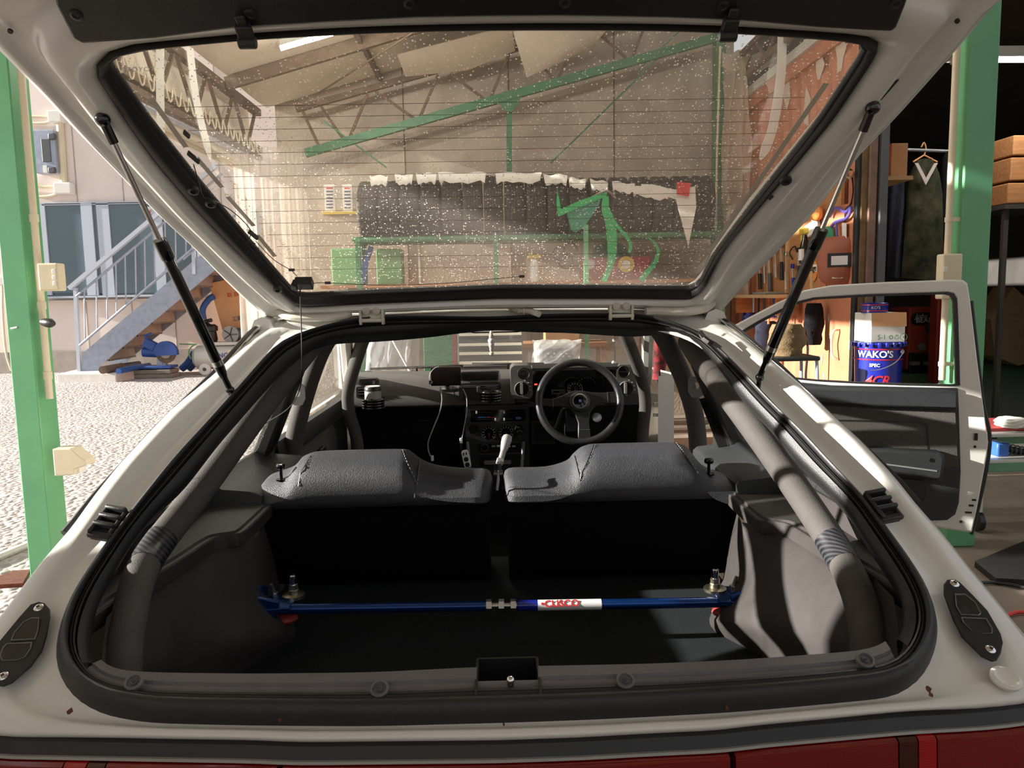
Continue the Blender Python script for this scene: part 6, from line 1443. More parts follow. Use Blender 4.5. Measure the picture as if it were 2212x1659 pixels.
# welding mask
c = cx(1812, 564, .10); WMk = thing('welding_mask', 'brown fibre welding mask hanging on the tool board', 'mask', c)
w, hgt = .165, .30; rings = []
U_, V_ = Vector((.55, -.83, 0)).normalized(), Vector((0, 0, 1)); N_ = Vector((-.83, -.55, 0)).normalized()
U_ = Vector((.83, -.55, 0)).normalized(); U_ = Vector((.9, -.42, 0)).normalized(); N_ = Vector((-.42, -.9, 0)).normalized()
def mk(u, v, d=0): return c+U_*u+V_*v+N_*d
ol = [(-.11, .165), (0, .18), (.11, .165), (.145, .10), (.148, 0), (.135, -.10), (.10, -.16), (0, -.185), (-.10, -.16), (-.135, -.10), (-.148, 0), (-.145, .10)]
ol = [(q.x, q.y) for q in spline([Vector((a, b, 0)) for a, b in ol], 4, True)]
MB().loft([[mk(u*.98, v*.98, -.02) for u, v in ol], [mk(u, v, 0) for u, v in ol], [mk(u*.96, v*.97, .02) for u, v in ol], [mk(u*.7, v*.8, .05) for u, v in ol], [mk(u*.3, v*.4, .065) for u, v in ol], [mk(u*.02, v*.02, .068) for u, v in ol]]).build('mask_shell', 'fibre_brown', WMk, 60)
def mrect(nm, u0, v0, u1, v1, d, th, mt): return MB().prism([mk(u0, v0, d), mk(u1, v0, d), mk(u1, v1, d), mk(u0, v1, d)], N_*th).build(nm, mt, WMk, 0)
mrect('lens_frame', -.075, -.045, .085, .055, .055, .012, 'satin_black'); mrect('lens', -.05, -.03, .06, .035, .067, .002, 'chrome'); mrect('mask_label', -.04, -.125, .03, -.10, .052, .003, 'paper_white')
MB().lathe([(.012, 0), (.011, .006)], mk(.01, .13, .04), N_, 12).build('mask_rivet', 'silver_grey', WMk)
# pegged tools: each its own thing
def tool(nm, lab, cat, pts, r, mt, d=.08, grp='tools on the board', n=5): 
    o = MB().tube(spline([cx(x, y, d) for x, y in pts], n), r, 8).build(nm, mt); return tag(o, lab, cat, grp)
for i, (x, y0, y1, r, mt, nm, lab) in enumerate(((1640, 560, 625, .018, 'satin_black', 'pliers', 'leftmost black tool low on the tool board'), (1650, 545, 612, .014, 'steel', 'spanner', 'steel spanner left on the tool board'), (1661, 556, 628, .02, 'grey_frame', 'grinder', 'grey air tool on the tool board'), (1674, 540, 600, .016, 'steel', 'ratchet', 'steel ratchet on the tool board'), (1687, 530, 605, .018, 'satin_black', 'hammer', 'black handled hammer on the tool board'), (1697, 548, 625, .011, 'chrome', 'long_socket', 'chrome extension bar on the tool board'), (1712, 575, 628, .016, 'can_blue', 'screwdriver', 'blue handled screwdriver on the tool board'), (1724, 540, 612, .014, 'satin_black', 'snips', 'black snips beside the strut on the tool board'), (1788, 600, 640, .010, 'steel', 'file', 'thin steel file below the welding mask'))):
    T_ = thing(nm, lab, 'tool', cx(x, y1, .07), 'tools on the board')
    MB().tube([cx(x, y0, .07), cx(x+1, lerp(y0, y1, .5), .07)], r*.55, 8).build('shank', 'steel', T_); MB().tube([cx(x+1, lerp(y0, y1, .48), .07), cx(x+2, y1, .07)], r, 8).build('grip', mt, T_)
    MB().box(cx(x, y0, .07), (.02, .05, .04)).build('head', mt, T_, bevel=.006)
# spray bottle, purple tool, pouches and hanging cords
S_ = thing('trigger_bottle', 'black trigger bottle with yellow head on the tool board', 'bottle', cx(1738, 560, .09)); c = cx(1738, 545, .09)
MB().lathe([(.035, -.09), (.042, -.07), (.042, .04), (.02, .11), (.015, .14)], c, (0, 0, 1), 14).build('bottle_body', 'gloss_black', S_); m = MB(); m.box(c+Vector((0, .01, .17)), (.05, .12, .05)); m.box(c+Vector((0, .05, .13)), (.03, .03, .08)); m.build('bottle_trigger', 'yellow_plastic', S_, bevel=.01)
MB().box(c+Vector((-.035, -.02, -.02)), (.02, .06, .09)).build('bottle_label', 'paper_white', S_, 0)
tool('hanger', 'purple plastic hanger hook on the tool board', 'hanger', [(1792, 468), (1800, 452), (1812, 450), (1826, 458), (1838, 448), (1830, 470), (1805, 480), (1796, 490)], .012, 'purple_plastic', .08)
tool('purple_rod', 'long purple rod hanging left of the mask', 'rod', [(1806, 480), (1808, 510), (1808, 540)], .009, 'purple_plastic', .08)
o = MB().ball(cx(1764, 462, .10), .07, 14, 10, (.6, 1.1, .8)).build('sponge', 'orange_plastic'); tag(o, 'orange sponge hanging above the trigger bottle', 'sponge')
o = MB().prism([cx(1742, 490, .06), cx(1770, 470, .06), cx(1774, 495, .06), cx(1750, 512, .06)], (-.02, 0, 0)).build('pouch', 'paper_white', None, 0); tag(o, 'white printed pouch behind the trigger bottle', 'pouch')
o = MB().prism([cx(1779, 490, .07), cx(1800, 488, .07), cx(1804, 560, .07), cx(1782, 540, .07)], (-.01, 0, 0)).build('green_packet', 'green_film', None, 0); tag(o, 'green packet hanging behind the welding mask', 'packet')
o = MB().prism([cx(1820, 482, .07), cx(1829, 482, .07), cx(1829, 515, .07), cx(1820, 515, .07)], (-.004, 0, 0)).build('tag', 'paper_white', None, 0); tag(o, 'white tag hanging above the welding mask', 'tag')
for lab, pts in (('dark cord looping down right of the purple hanger', [(1840, 380), (1843, 410), (1838, 440), (1828, 452), (1824, 480)]), ('thin black cable on the board left of the mask', [(1712, 560), (1706, 545), (1716, 532), (1722, 545)]), ('black cable hanging under the tool board', [(1770, 600), (1782, 590), (1788, 604), (1780, 640)])): tool('cord', lab, 'cord', pts, .006, 'satin_black', .06, 'cords on the tool board')
K_ = thing('round_sticker', 'round orange and white sticker reading Cage on the board', 'sticker', cx(1756, 582, .05)); c = cx(1756, 585, .046)
MB().lathe([(.09, 0), (.09, .003)], c, (-1, 0, 0), 24).build('disc', 'orange_plastic', K_); MB().box(c+Vector((-.005, 0, .02)), (.004, .17, .055)).build('band', 'paper_white', K_, 0)
text_mesh('lettering', 'Cage', .07, c+Vector((-.009, -.01, .02)), (0, -1, 0), (0, 0, 1), 'satin_black', K_, .001, bold=.01)
o = MB().tube([cx(1838, 378, .02), cx(1832, 372, .16)], .03, 14, False).build('pipe_stub', 'paper_white'); tag(o, 'white pipe stub at the top of the tool wall', 'pipe')
# narrow shelf with a laptop
zsf = cx(1660, 636, .1).z
SF = thing('tool_shelf', 'narrow wooden shelf under the tool board', 'shelf', (XC-.12, 7.1, zsf)); MB().span((XC-.24, 6.5, zsf-.03), (XC, 7.9, zsf)).build('board', 'wood_pale', SF, 0)
for y in (6.6, 7.7): MB().span((XC-.2, y, zsf-.18), (XC, y+.03, zsf-.03)).build('bracket', 'wood', SF, 0)
o = MB().box((XC-.12, 7.0, zsf+.012), (.2, .32, .022)).build('laptop', 'silver_grey', None, 0, bevel=.006); tag(o, 'closed grey laptop on the narrow wooden shelf', 'laptop')
for k in range(7):
    p = cx(1628+k*11, 655+random.uniform(-4, 8), .1); o = MB().tube([Vector((p.x, p.y, zsf-.03)), Vector((p.x, p.y, zsf-.03-random.uniform(.12, .25)))], random.uniform(.01, .02), 8).build('hanging_tool', ('steel', 'satin_black', 'grey_frame', 'wood', 'can_blue', 'steel', 'red_box')[k]); tag(o, ('steel rod', 'black bar', 'grey bar', 'wooden handle', 'blue handle', 'second steel rod', 'red handle')[k]+' hanging under the narrow tool shelf, number '+('one', 'two', 'three', 'four', 'five', 'six', 'seven')[k]+' from left', 'tool', 'tools hanging under the shelf')
# cloths, gauge and stool below
o = MB()
def clothlump(nm, lab, cat, px, py, Y, w, h, d, mt, seed):
    random.seed(seed); rings = []
    c = atY(px, py, Y); 
    for k in range(9):
        t = k/8; wv = w*(.75+.25*sin(pi*t)+random.uniform(-.06, .06)); 
        rings.append([c+Vector((wv*a*(1+.1*sin(7*an+k)), d*b*(1+.12*cos(5*an+k*2)), h*(.5-t))) for an, (a, b) in zip([2*pi*i/18 for i in range(18)], circle(18, .5))])
    o = MB().loft(rings).build(nm, mt, None, 60); return tag(o, lab, cat)
clothlump('cloth_bag', 'black cloth bag hanging on the orange door', 'bag', 1758, 700, 5.9, .15, .32, .08, 'black_cloth', 3)
clothlump('folded_jacket', 'khaki jacket folded over a stool behind the door window', 'jacket', 1700, 735, 5.2, .24, .22, .18, 'khaki_cloth', 5)
clothlump('work_trousers', 'navy trousers hanging by the shed wall', 'trousers', 1655, 735, 7.2, .22, .36, .12, 'navy_cloth', 8)
clothlump('blue_bundle', 'bright blue cloth bundle under the narrow shelf', 'cloth', 1622, 690, 7.75, .18, .16, .1, 'can_blue', 9)
clothlump('glove_bundle', 'red and black gloves beyond the car door hinge', 'gloves', 1422, 778, 5.6, .12, .28, .08, 'red_cloth', 12)
gp = atY(1422, 800, 5.6); GS_ = thing('coat_stand', 'thin dark stand carrying the red and black gloves', 'stand', (gp.x, 5.6, 0)); MB().tube([Vector((gp.x, 5.6, .02)), Vector((gp.x, 5.6, gp.z))], .015, 8).build('pole', 'satin_black', GS_); MB().lathe([(.18, 0), (.18, .02), (.03, .04)], (gp.x, 5.6, 0), (0, 0, 1), 20).build('foot', 'satin_black', GS_)
STL = thing('step_stool', 'steel step stool carrying the khaki jacket', 'stool', (atY(1700, 780, 5.2).x, 5.2, 0)); p = atY(1700, 772, 5.2)
MB().box((p.x, 5.2, p.z), (.34, .3, .03)).build('seat', 'satin_black', STL, bevel=.01)
for sx in (-1, 1):
    for sy_ in (-1, 1): MB().tube([Vector((p.x+sx*.15, 5.2+sy_*.13, p.z)), Vector((p.x+sx*.19, 5.2+sy_*.17, 0))], .012, 8).build('leg', 'galva', STL)
for z in (.3, .55): MB().bar(Vector((p.x-.17, 5.05, z)), Vector((p.x+.17, 5.05, z)), .02, .02).build('rung', 'galva', STL, 0)
G_ = thing('pressure_gauge', 'white faced pressure gauge with hose on the orange door', 'gauge', cx(1723, 725, .1)); c = atY(1723, 726, 5.85)
MB().lathe([(.05, .0), (.05, .03), (.042, .03)], c+Vector((0, .0, 0)), (0, -1, 0), 24).build('gauge_case', 'satin_black', G_); MB().lathe([(.042, .026), (.042, .0315)], c, (0, -1, 0), 24).build('gauge_face', 'paper_white', G_)
MB().bar(c+Vector((-.015, -.034, 0)), c+Vector((.02, -.034, .006)), .004, .003).build('gauge_hand', 'satin_black', G_, 0)
MB().tube(spline([c+Vector((.06, 0, .05)), c+Vector((.08, 0, -.1)), c+Vector((.07, 0, -.3)), c+Vector((.08, 0, -.5))], 5), .01, 8).build('gauge_hose', 'satin_black', G_)
# ---- pails and boxes at the doorway
YP = 5.0
DR = thing('oil_drum', 'brown steel drum standing under the blue pail', 'drum', (atY(1920, 860, YP).x, YP+.16, 0)); px_ = ORIG[DR.name].x
zp = atY(1920, 852, YP).z
MB().lathe([(.28, 0), (.29, .01), (.28, .02), (.28, zp*.33), (.29, zp*.35), (.28, zp*.37), (.28, zp*.7), (.29, zp*.72), (.28, zp*.74), (.28, zp-.02), (.29, zp-.005), (.28, zp)], (px_, YP+.16, 0), (0, 0, 1), 28).build('drum_body', 'brown_frame', DR)
PL = thing('oil_pail', 'blue metal pail with red bands and wire handle', 'pail', (px_, YP+.16, zp)); zq = atY(1920, 741, YP).z; Hh = zq-zp; Rp = .152; pc_ = Vector((px_, YP+.16, zp))
MB().lathe([(Rp*.94, 0), (Rp*.94, .006), (Rp, Hh*.95), (Rp*1.03, Hh*.96), (Rp*1.03, Hh)], pc_, (0, 0, 1), 32).build('pail_body', 'can_blue', PL)
for z in (.66, .86): MB().lathe([(Rp*1.005, Hh*z), (Rp*1.008, Hh*(z+.02))], pc_, (0, 0, 1), 32, False).build('red_band', 'can_red', PL)
MB().lathe([(Rp*1.05, Hh*.955), (Rp*1.07, Hh*.97), (Rp*1.05, Hh), (Rp*.9, Hh), (.001, Hh*.99)], pc_, (0, 0, 1), 32, False).build('pail_lid', 'can_blue', PL)
for k in range(22): a = 2*pi*k/22; MB().box(pc_+Vector((Rp*1.06*cos(a), Rp*1.06*sin(a), Hh*.96)), (.02, .02, .03), (0, 0, a)).build('lid_lug', 'can_blue', PL, bevel=.004)
q = atY(1952, 760, YP); MB().lathe([(.016, 0), (.014, .008)], Vector((q.x, q.y+.02, q.z)), (0.5, -1, 0), 12).build('handle_lug', 'steel', PL)
MB().tube(spline([Vector((q.x, q.y, q.z)), atY(1935, 782, YP-.04), atY(1905, 797, YP-.06), atY(1880, 800, YP-.05)], 5), .003, 6).build('wire_handle', 'steel', PL)
def curved_text(s, size, zc_, ang, mt, nm, par, R=Rp*1.012, bold=.02, shear=0):
    o = text_mesh(nm, s, size, (0, 0, 0), (1, 0, 0), (0, 1, 0), mt, None, .0005, bold=bold, shear=shear)
    off = ORIG[par.name]
    for v in o.data.vertices:
        a = ang + v.co.x/R; v.co = pc_+Vector((R*sin(a), -R*cos(a), zc_+v.co.y))+Vector((sin(a), -cos(a), 0))*v.co.z-off
    o.parent = par; ORIG[o.name] = off
curved_text("WAKO'S", .062, Hh*.77, -.62, 'white_print', 'pail_lettering', PL); curved_text('SPEC', .03, Hh*.56, -.6, 'white_print', 'pail_lettering', PL); curved_text('4CR', .085, Hh*.26, -.5, 'red_print', 'pail_lettering', PL, shear=.3)
CB = MB(); zc0 = zq+.002; a, b = atY(1884, 735, YP+.02), atY(1958, 735, YP+.02); zc1 = atY(1920, 676, YP+.02).z
BXW = MB().span((a.x, YP+.04, zc0), (b.x, YP+.28, zc1)).build('carton', 'white_box', None, 0, bevel=.004); tag(BXW, 'white carton with brown flap on the blue pail', 'carton')
fl = MB().add([Vector((a.x-.002, YP+.036, zc1+.002)), Vector((b.x+.002, YP+.036, zc1+.002)), Vector((b.x+.004, YP+.03, zc1-.09)), Vector((a.x-.002, YP+.03, zc1-.085))], [(0, 1, 2, 3)]).build('carton_flap', 'cardboard', None, 0); fl.parent = BXW; ORIG[fl.name] = Vector()
text_mesh('carton_print', 'S-1', .045, atY(1905, 729, YP+.03), (1, 0, 0), (0, 0, 1), 'green_paint_dark', BXW, .0006); text_mesh('carton_print', '◎♻⊗', .035, atY(1940, 729, YP+.03), (1, 0, 0), (0, 0, 1), 'green_paint_dark', BXW, .0006)
SCN = thing('oil_tin', 'small round blue tin on top of the carton', 'tin', Vector((atY(1911, 676, YP).x, YP+.14, zc1))); c = ORIG[SCN.name]; hh = atY(1911, 654, YP).z-zc1
MB().lathe([(.083, 0), (.084, .004), (.083, hh-.01), (.086, hh-.004), (.08, hh)], c, (0, 0, 1), 28).build('tin_body', 'can_blue', SCN)
for z in (.18, .75): MB().lathe([(.0845, hh*z), (.0848, hh*(z+.08))], c, (0, 0, 1), 28, False).build('tin_band', 'can_red', SCN)
o = text_mesh('tin_lettering', "KO'S", .026, (0, 0, 0), (1, 0, 0), (0, 1, 0), 'white_print', None, .0005, bold=.02)
for v in o.data.vertices: aa = -.35+v.co.x/.085; v.co = Vector((.0855*sin(aa), -.0855*cos(aa), hh*.5+v.co.y))
o.parent = SCN; ORIG[o.name] = c
# ---- inside the shed
YM = 12.4
MC = thing('tyre_machine', 'orange red tyre machine standing on the green floor', 'machine', (atY(2010, 800, YM).x, YM, 0)); a, b = atY(1958, 812, YM), atY(2075, 662, YM)
MB().span((a.x, YM, .05), (b.x+.2, YM+.6, b.z)).build('machine_body', 'orange_red', MC, 0, bevel=.04); MB().span((a.x+.02, YM-.05, .0), (b.x+.2, YM+.5, .34)).build('machine_foot', 'satin_black', MC, 0, bevel=.02)
c = atY(2020, 688, YM-.02); MB().prism([c+Vector((u, 0, v)) for u, v in rrect(.78, .2, .09)], (0, .015, 0)).build('name_plate', 'satin_black', MC, 0)
c2 = atY(2040, 708, YM-.03); MB().prism([c2+Vector((u, 0, v)) for u, v in rrect(.6, .15, .06)], (0, .015, 0)).build('model_plate', 'grey_frame', MC, 0)
text_mesh('plate_lettering', 'John', .11, atY(1990, 683, YM-.03), (1, 0, 0), (0, 0, 1), 'white_print', MC, .001, shear=.3); text_mesh('plate_lettering', 'BEAN', .11, atY(1998, 692, YM-.03), (1, 0, 0), (0, 0, 1), 'white_print', MC, .001, fit=.28, bold=.015)
text_mesh('plate_lettering', 'T3000', .13, atY(2036, 709, YM-.04), (1, 0, 0), (0, 0, 1), 'white_print', MC, .001, fit=.42, bold=.015)
for px in (1990, 2017): MB().lathe([(.07, 0), (.06, .03), (.02, .04)], atY(px, 750, YM-.0), (0, -1, 0), 14).build('control_knob', 'silver_grey', MC)
for px in (1975, 2005, 2040): MB().box(atY(px, 785, YM-.08), (.14, .1, .06)).build('pedal', 'silver_grey', MC, bevel=.01)
o = MB().span((atY(2030, 560, 11).x, 11, 0), (atY(2060, 560, 11).x+.15, 11.2, 2.2)).build('orange_column', 'orange_red', None, 0, bevel=.02); tag(o, 'orange machine column behind the hanging coats', 'machine')
# coats on a rail
RL = thing('clothes_rail', 'dark clothes rail hung from the shed ceiling', 'rail', atY(1990, 330, 6.85)); ra, rb = atY(1912, 322, 6.85), atY(2082, 328, 6.85); MB().tube([ra, rb], .015, 8).build('bar', 'grey_frame', RL)
for q in (ra, rb): MB().tube([q, Vector((q.x, q.y, 3.76))], .008, 6).build('drop_rod', 'grey_frame', RL)
def garment(nm, lab, cat, pts_l, pts_r, Y, mt, depth=.12, group='clothes on the shed rail'):
    T_ = thing(nm, lab, cat, atY((pts_l[-1][0]+pts_r[-1][0])/2, pts_l[-1][1], Y), group); rings = []
    L_ = resample([Vector((*p, 0)) for p in pts_l], 14); R_ = resample([Vector((*p, 0)) for p in pts_r], 14)
    for k, (l, r) in enumerate(zip(L_, R_)):
        A_, B_ = atY(l.x, l.y, Y), atY(r.x, r.y, Y); cc = (A_+B_)/2; wv = (B_-A_)/2
        rings.append([cc+wv*a*(1+.04*sin(6*an))+Vector((0, depth/2*b*(1+.25*sin(5*an+k*.4)), 0)) for an, (a, b) in zip([2*pi*i/24 for i in range(24)], circle(24))])
    MB().loft(rings).build('cloth', mt, T_, 60); return T_
g = garment('camo_overalls', 'camouflage overalls hanging on the shed rail', 'overalls', [(1985, 345), (1965, 370), (1958, 420), (1952, 500), (1945, 600)], [(2008, 345), (2028, 365), (2036, 420), (2038, 500), (2034, 610)], 6.8, 'camo_cloth')
p = [atY(*q, 6.7) for q in ((1976, 352), (2000, 400), (2026, 352))]; m = MB(); m.prism([p[0], p[0]+Vector((.03, 0, .0)), p[1]+Vector((0, 0, .06)), p[2]-Vector((.03, 0, 0)), p[2], p[1]], (0, .01, 0)); m.build('collar', 'building_base', g, 0)
m = MB(); m.tube(spline([atY(1990, 318, 6.85), atY(1996, 308, 6.85), atY(2000, 322, 6.85), atY(1996, 335, 6.85)], 4), .006, 6); m.tube([atY(1972, 350, 6.85), atY(1996, 335, 6.85), atY(2024, 350, 6.85)], .008, 6); m.build('hanger', 'wood', g)
garment('grey_trousers', 'dark grey trousers hanging left of the camouflage overalls', 'trousers', [(1922, 326), (1920, 350), (1917, 450), (1913, 600)], [(1946, 326), (1951, 350), (1956, 450), (1944, 602)], 6.85, 'navy_cloth')
garment('dark_jacket', 'dark jacket hanging right of the camouflage overalls', 'jacket', [(2044, 328), (2035, 345), (2030, 420), (2034, 520)], [(2052, 328), (2064, 348), (2072, 400), (2068, 520)], 6.85, 'black_cloth')
# shelf with a box
o = MB().span((2.665, 5.9, atY(1930, 384, 6.0).z-.03), (atY(1958, 380, 6.0).x, 6.4, atY(1930, 384, 6.0).z)).build('shed_shelf', 'wood_pale', None, 0); tag(o, 'small wooden shelf behind the grey doorway post', 'shelf')
zz = atY(1930, 384, 6.0).z; o = MB().span((atY(1917, 380, 6.0).x, 5.95, zz), (atY(1952, 380, 6.0).x, 6.3, atY(1930, 312, 6.0).z)).build('cardboard_box', 'cardboard', None, 0, bevel=.004); tag(o, 'cardboard box on the small shelf in the shed', 'box')
o = MB().ball(Vector((atY(1926, 305, 6.0).x, 6.1, atY(1926, 304, 6.0).z)), .035, 12, 8, (1, 1, 1.2)).build('ornament', 'purple_plastic'); tag(o, 'small purple ornament on top of the cardboard box', 'ornament')
# shed lamp
LM_ = thing('shed_lamp', 'lit fluorescent lamp hanging in the dark shed', 'lamp', atY(2140, 125, 6.2)); a, b = atY(2064, 130, 6.2), atY(2330, 128, 6.2)
MB().bar(a+Vector((0, .06, .06)), b+Vector((0, .06, .06)), .16, .08).build('lamp_body', 'white_metal', LM_, 0); MB().tube([a+Vector((.06, 0, 0)), b], .02, 10).build('lamp_tube', 'tube_light', LM_); MB().box(a+Vector((.02, .02, .01)), (.05, .1, .06)).build('lamp_socket', 'white_plastic', LM_, bevel=.008)
# stacked wooden crates at the far right
for k, (y0, y1, lab) in enumerate(((290, 335, 'top wooden crate at the right edge'), (338, 390, 'middle wooden crate at the right edge'), (393, 440, 'bottom wooden crate at the right edge'))):
    p, q = atY(2188-k*6, y1, 6.6), atY(2300, y0, 6.6); o = MB().span((p.x, 6.6, p.z), (q.x, 7.1, q.z)).build('wooden_crate', 'wood', None, 0, bevel=.01); tag(o, lab, 'crate', 'wooden crates on the shed shelf')
p = atY(2175, 442, 6.6); RS = thing('shed_rack', 'tall dark rack carrying the wooden crates', 'rack', (p.x+.5, 6.8, 0)); MB().span((p.x-.05, 6.55, p.z-.04), (p.x+.9, 7.15, p.z-.002)).build('rack_shelf', 'dark_wall', RS, 0)
for sx in (0, .85):
    for yy in (6.6, 7.1): MB().span((p.x+sx-.03, yy-.02, 0), (p.x+sx+.01, yy+.02, p.z)).build('rack_leg', 'dark_wall', RS, 0)
o = MB().ball(Vector((2.55, 4.02, atY(2141, 455, 4.02).z)), .03, 14, 8, (.8, .8, 1.3)).build('green_lamp', 'strap_green'); tag(o, 'small bright green lamp cap behind the right green post', 'lamp')
m = MB(); m.prism([atY(*q, 7.2) for q in ((2140, 690), (2190, 620), (2212, 640), (2300, 760), (2200, 790), (2150, 770))], (0, .3, 0)); o = m.build('drop_cloth', 'khaki_cloth', None, 0); tag(o, 'grey brown drop cloth heaped in the shed at right', 'cloth')
# ---- right green post
RP = thing('steel_post', 'tall green steel post right of the open car door', 'post', (2.46, 4.0, 0))
MB().span((2.385, 3.95, 0), (2.535, 4.10, 4.6)).build('column', 'green_paint', RP, 0, bevel=.006)
m = MB(); m.tube([Vector((2.335, 3.98, .9)), Vector((2.335, 3.98, 3.0))], .017, 12); CD = m.build('conduit', 'beige_pvc', RP)
for y in (474, 786): p = atY(2060, y, 3.97); m = MB(); m.tube([Vector((2.335, 3.98, p.z-.012)), Vector((2.335, 3.98, p.z+.012))], .021, 12); m.box(Vector((2.37, 3.97, p.z)), (.05, .01, .02)); m.build('conduit_clip', 'beige_pvc', CD)
a, b = atY(2032, 604, 3.95), atY(2076, 548, 3.95); SB = MB().span((a.x, 3.93, a.z-.1), (b.x, 4.0, b.z)).build('switch_box', 'beige_pvc', RP, 0, bevel=.008); p = atY(2043, 582, 3.92); MB().box(p, (.02, .006, .026)).build('switch', 'white_box', SB, bevel=.002)
# ---- work trolley and clutter at the right edge
TR_ = thing('work_trolley', 'grey steel work trolley beside the open car door', 'trolley', (2.95, 4.45, 0))
zt = atY(2150, 935, 4.2).z
x0 = atY(2108, 950, 4.2).x
for z in (.42, zt): MB().span((x0, 4.17, z-.02), (x0+.9, 4.6, z)).build('trolley_shelf', 'white_metal', TR_, 0, bevel=.004)
for sx in (x0+.02, x0+.88):
    for yy in (4.19, 4.58): MB().span((sx-.02, yy-.02, .12), (sx+.02, yy+.02, zt)).build('trolley_leg', 'white_metal', TR_, 0)
for sx in (x0+.04, x0+.86):
    for yy in (4.21, 4.56): MB().lathe([(.055, -.015), (.055, .015)], (sx, yy, .058), (1, 0, 0), 14).build('caster', 'satin_black', TR_)
BM = thing('blue_grinder', 'blue power tool with black coil spring hose on the trolley', 'tool', atY(2145, 1030, 4.0)); c = Vector((atY(2150, 1035, 4.3).x, 4.3, .46))
MB().box(c, (.07, .12, .08)).build('tool_body', 'blue_machine', BM, bevel=.01); h0, h1 = c+Vector((.03, 0, 0)), c+Vector((.34, -.02, -.07)); MB().tube([h0, h1], .02, 10).build('hose', 'satin_black', BM)
pts = []; dd = (h1-h0); u, v = frame(dd)
for k in range(140): a = k*.55; pts.append(h0+dd*(k/139)+u*(.030*cos(a))+v*(.030*sin(a)))
MB().tube(pts, .004, 5).build('coil_spring', 'grey_frame', BM)
clothlump('rag', 'crumpled white rag on the trolley', 'rag', 2185, 912, 4.25, .18, .05, .14, 'paper_white', 21)
clothlump('rag', 'second crumpled rag at the right frame edge', 'rag', 2224, 916, 4.35, .14, .05, .12, 'building_base', 23)
TY = thing('parts_tray', 'dark red rimmed parts tray on the trolley', 'tray', atY(2180, 935, 3.9)); p = ORIG[TY.name]; MB().box((p.x+.25, 4.4, zt+.012), (.42, .34, .02)).build('tray_base', 'red_box', TY, bevel=.004)
m = MB(); m.prism([atZ(*q, .0) for q in ((2105, 1225), (2212, 1180), (2290, 1190), (2290, 1270), (2150, 1262))], (0, 0, .03)); o = m.build('floor_mat', 'satin_black', None, 0); tag(o, 'dark rubber mat on the floor right of the car', 'mat')
o = MB().tube(spline([atZ(2100, 1262, .01), atZ(2150, 1258, .01), atZ(2240, 1275, .01)], 5), .008, 6).build('floor_cable', 'satin_black'); tag(o, 'black cable on the floor right of the car', 'cable')
o = MB().tube(spline([atZ(2165, 1335, .01), atZ(2200, 1322, .01), atZ(2260, 1330, .01)], 5), .008, 6).build('floor_cable', 'red_print'); tag(o, 'red cable on the sunlit floor right of the car', 'cable')
# ================================================================ LOOSE THINGS IN THE CAR
MO = thing('monitor', 'small black monitor standing on the passenger dashboard', 'monitor', atY(965, 845, 3.33)); YMo = 3.30
a, b = atY(931, 834, YMo), atY(995, 792, YMo); c = (a+b)/2; w, h = b.x-a.x, b.z-a.z
MB().prism([Vector((c.x+u, YMo, c.z+v)) for u, v in rrect(w, h, .004)], (0, .02, 0)).build('monitor_case', 'gloss_black', MO, 0, bevel=.002)
MB().box((c.x, YMo-.001, c.z+.002), (w*.92, .003, h*.84)).build('screen', 'screen_dark', MO, 0)
m = MB(); m.tube([Vector((c.x, YMo+.02, a.z+.02)), Vector((c.x, YMo+.05, a.z-.01))], .012, 10); m.lathe([(.045, -.03), (.04, -.018), (.02, -.008)], Vector((c.x+.01, YMo+.05, a.z)), (0, 0, 1), 18); m.build('monitor_foot', 'satin_black', MO)
wire('monitor_lead', [atY(x, y, YMo-.01) for x, y in ((948, 792), (938, 796), (930, 806), (928, 818), (934, 826), (929, 828))], .0022, 'cable_grey', MO)
MB().box(atY(929, 826, YMo), (.008, .012, .016)).build('lead_plug', 'satin_black', MO)
for lab, pts, end, Y in (('long white cable hanging from the monitor to the seat', [(951, 836), (955, 862), (950, 890), (936, 925), (925, 955), (926, 975), (931, 987)], (934, 990), 3.26), ('white cable hanging beside the centre stack', [(1000, 840), (1008, 860), (1008, 890), (1002, 925), (998, 948)], (996, 952), 3.24)):
    T_ = thing('charging_cable', lab, 'cable', atY(*pts[-1], Y), 'white cables in the cabin'); MB().tube(spline([atY(x, y, Y) for x, y in pts], 8), .0026, 6).build('cord', 'cable_grey', T_)
    p = atY(*end, Y); MB().box(p, (.012, .008, .024)).build('plug', 'white_plastic', T_, bevel=.002)
    if Y == 3.24: MB().box(p+Vector((-.002, 0, -.024)), (.011, .009, .03)).build('socket', 'satin_black', T_, bevel=.002)
wire('lead', [atY(x, y, 3.28) for x, y in ((977, 836), (981, 848), (985, 860))], .002, 'satin_black'); o = bpy.data.objects['lead']; tag(o, 'short black lead under the monitor', 'lead')
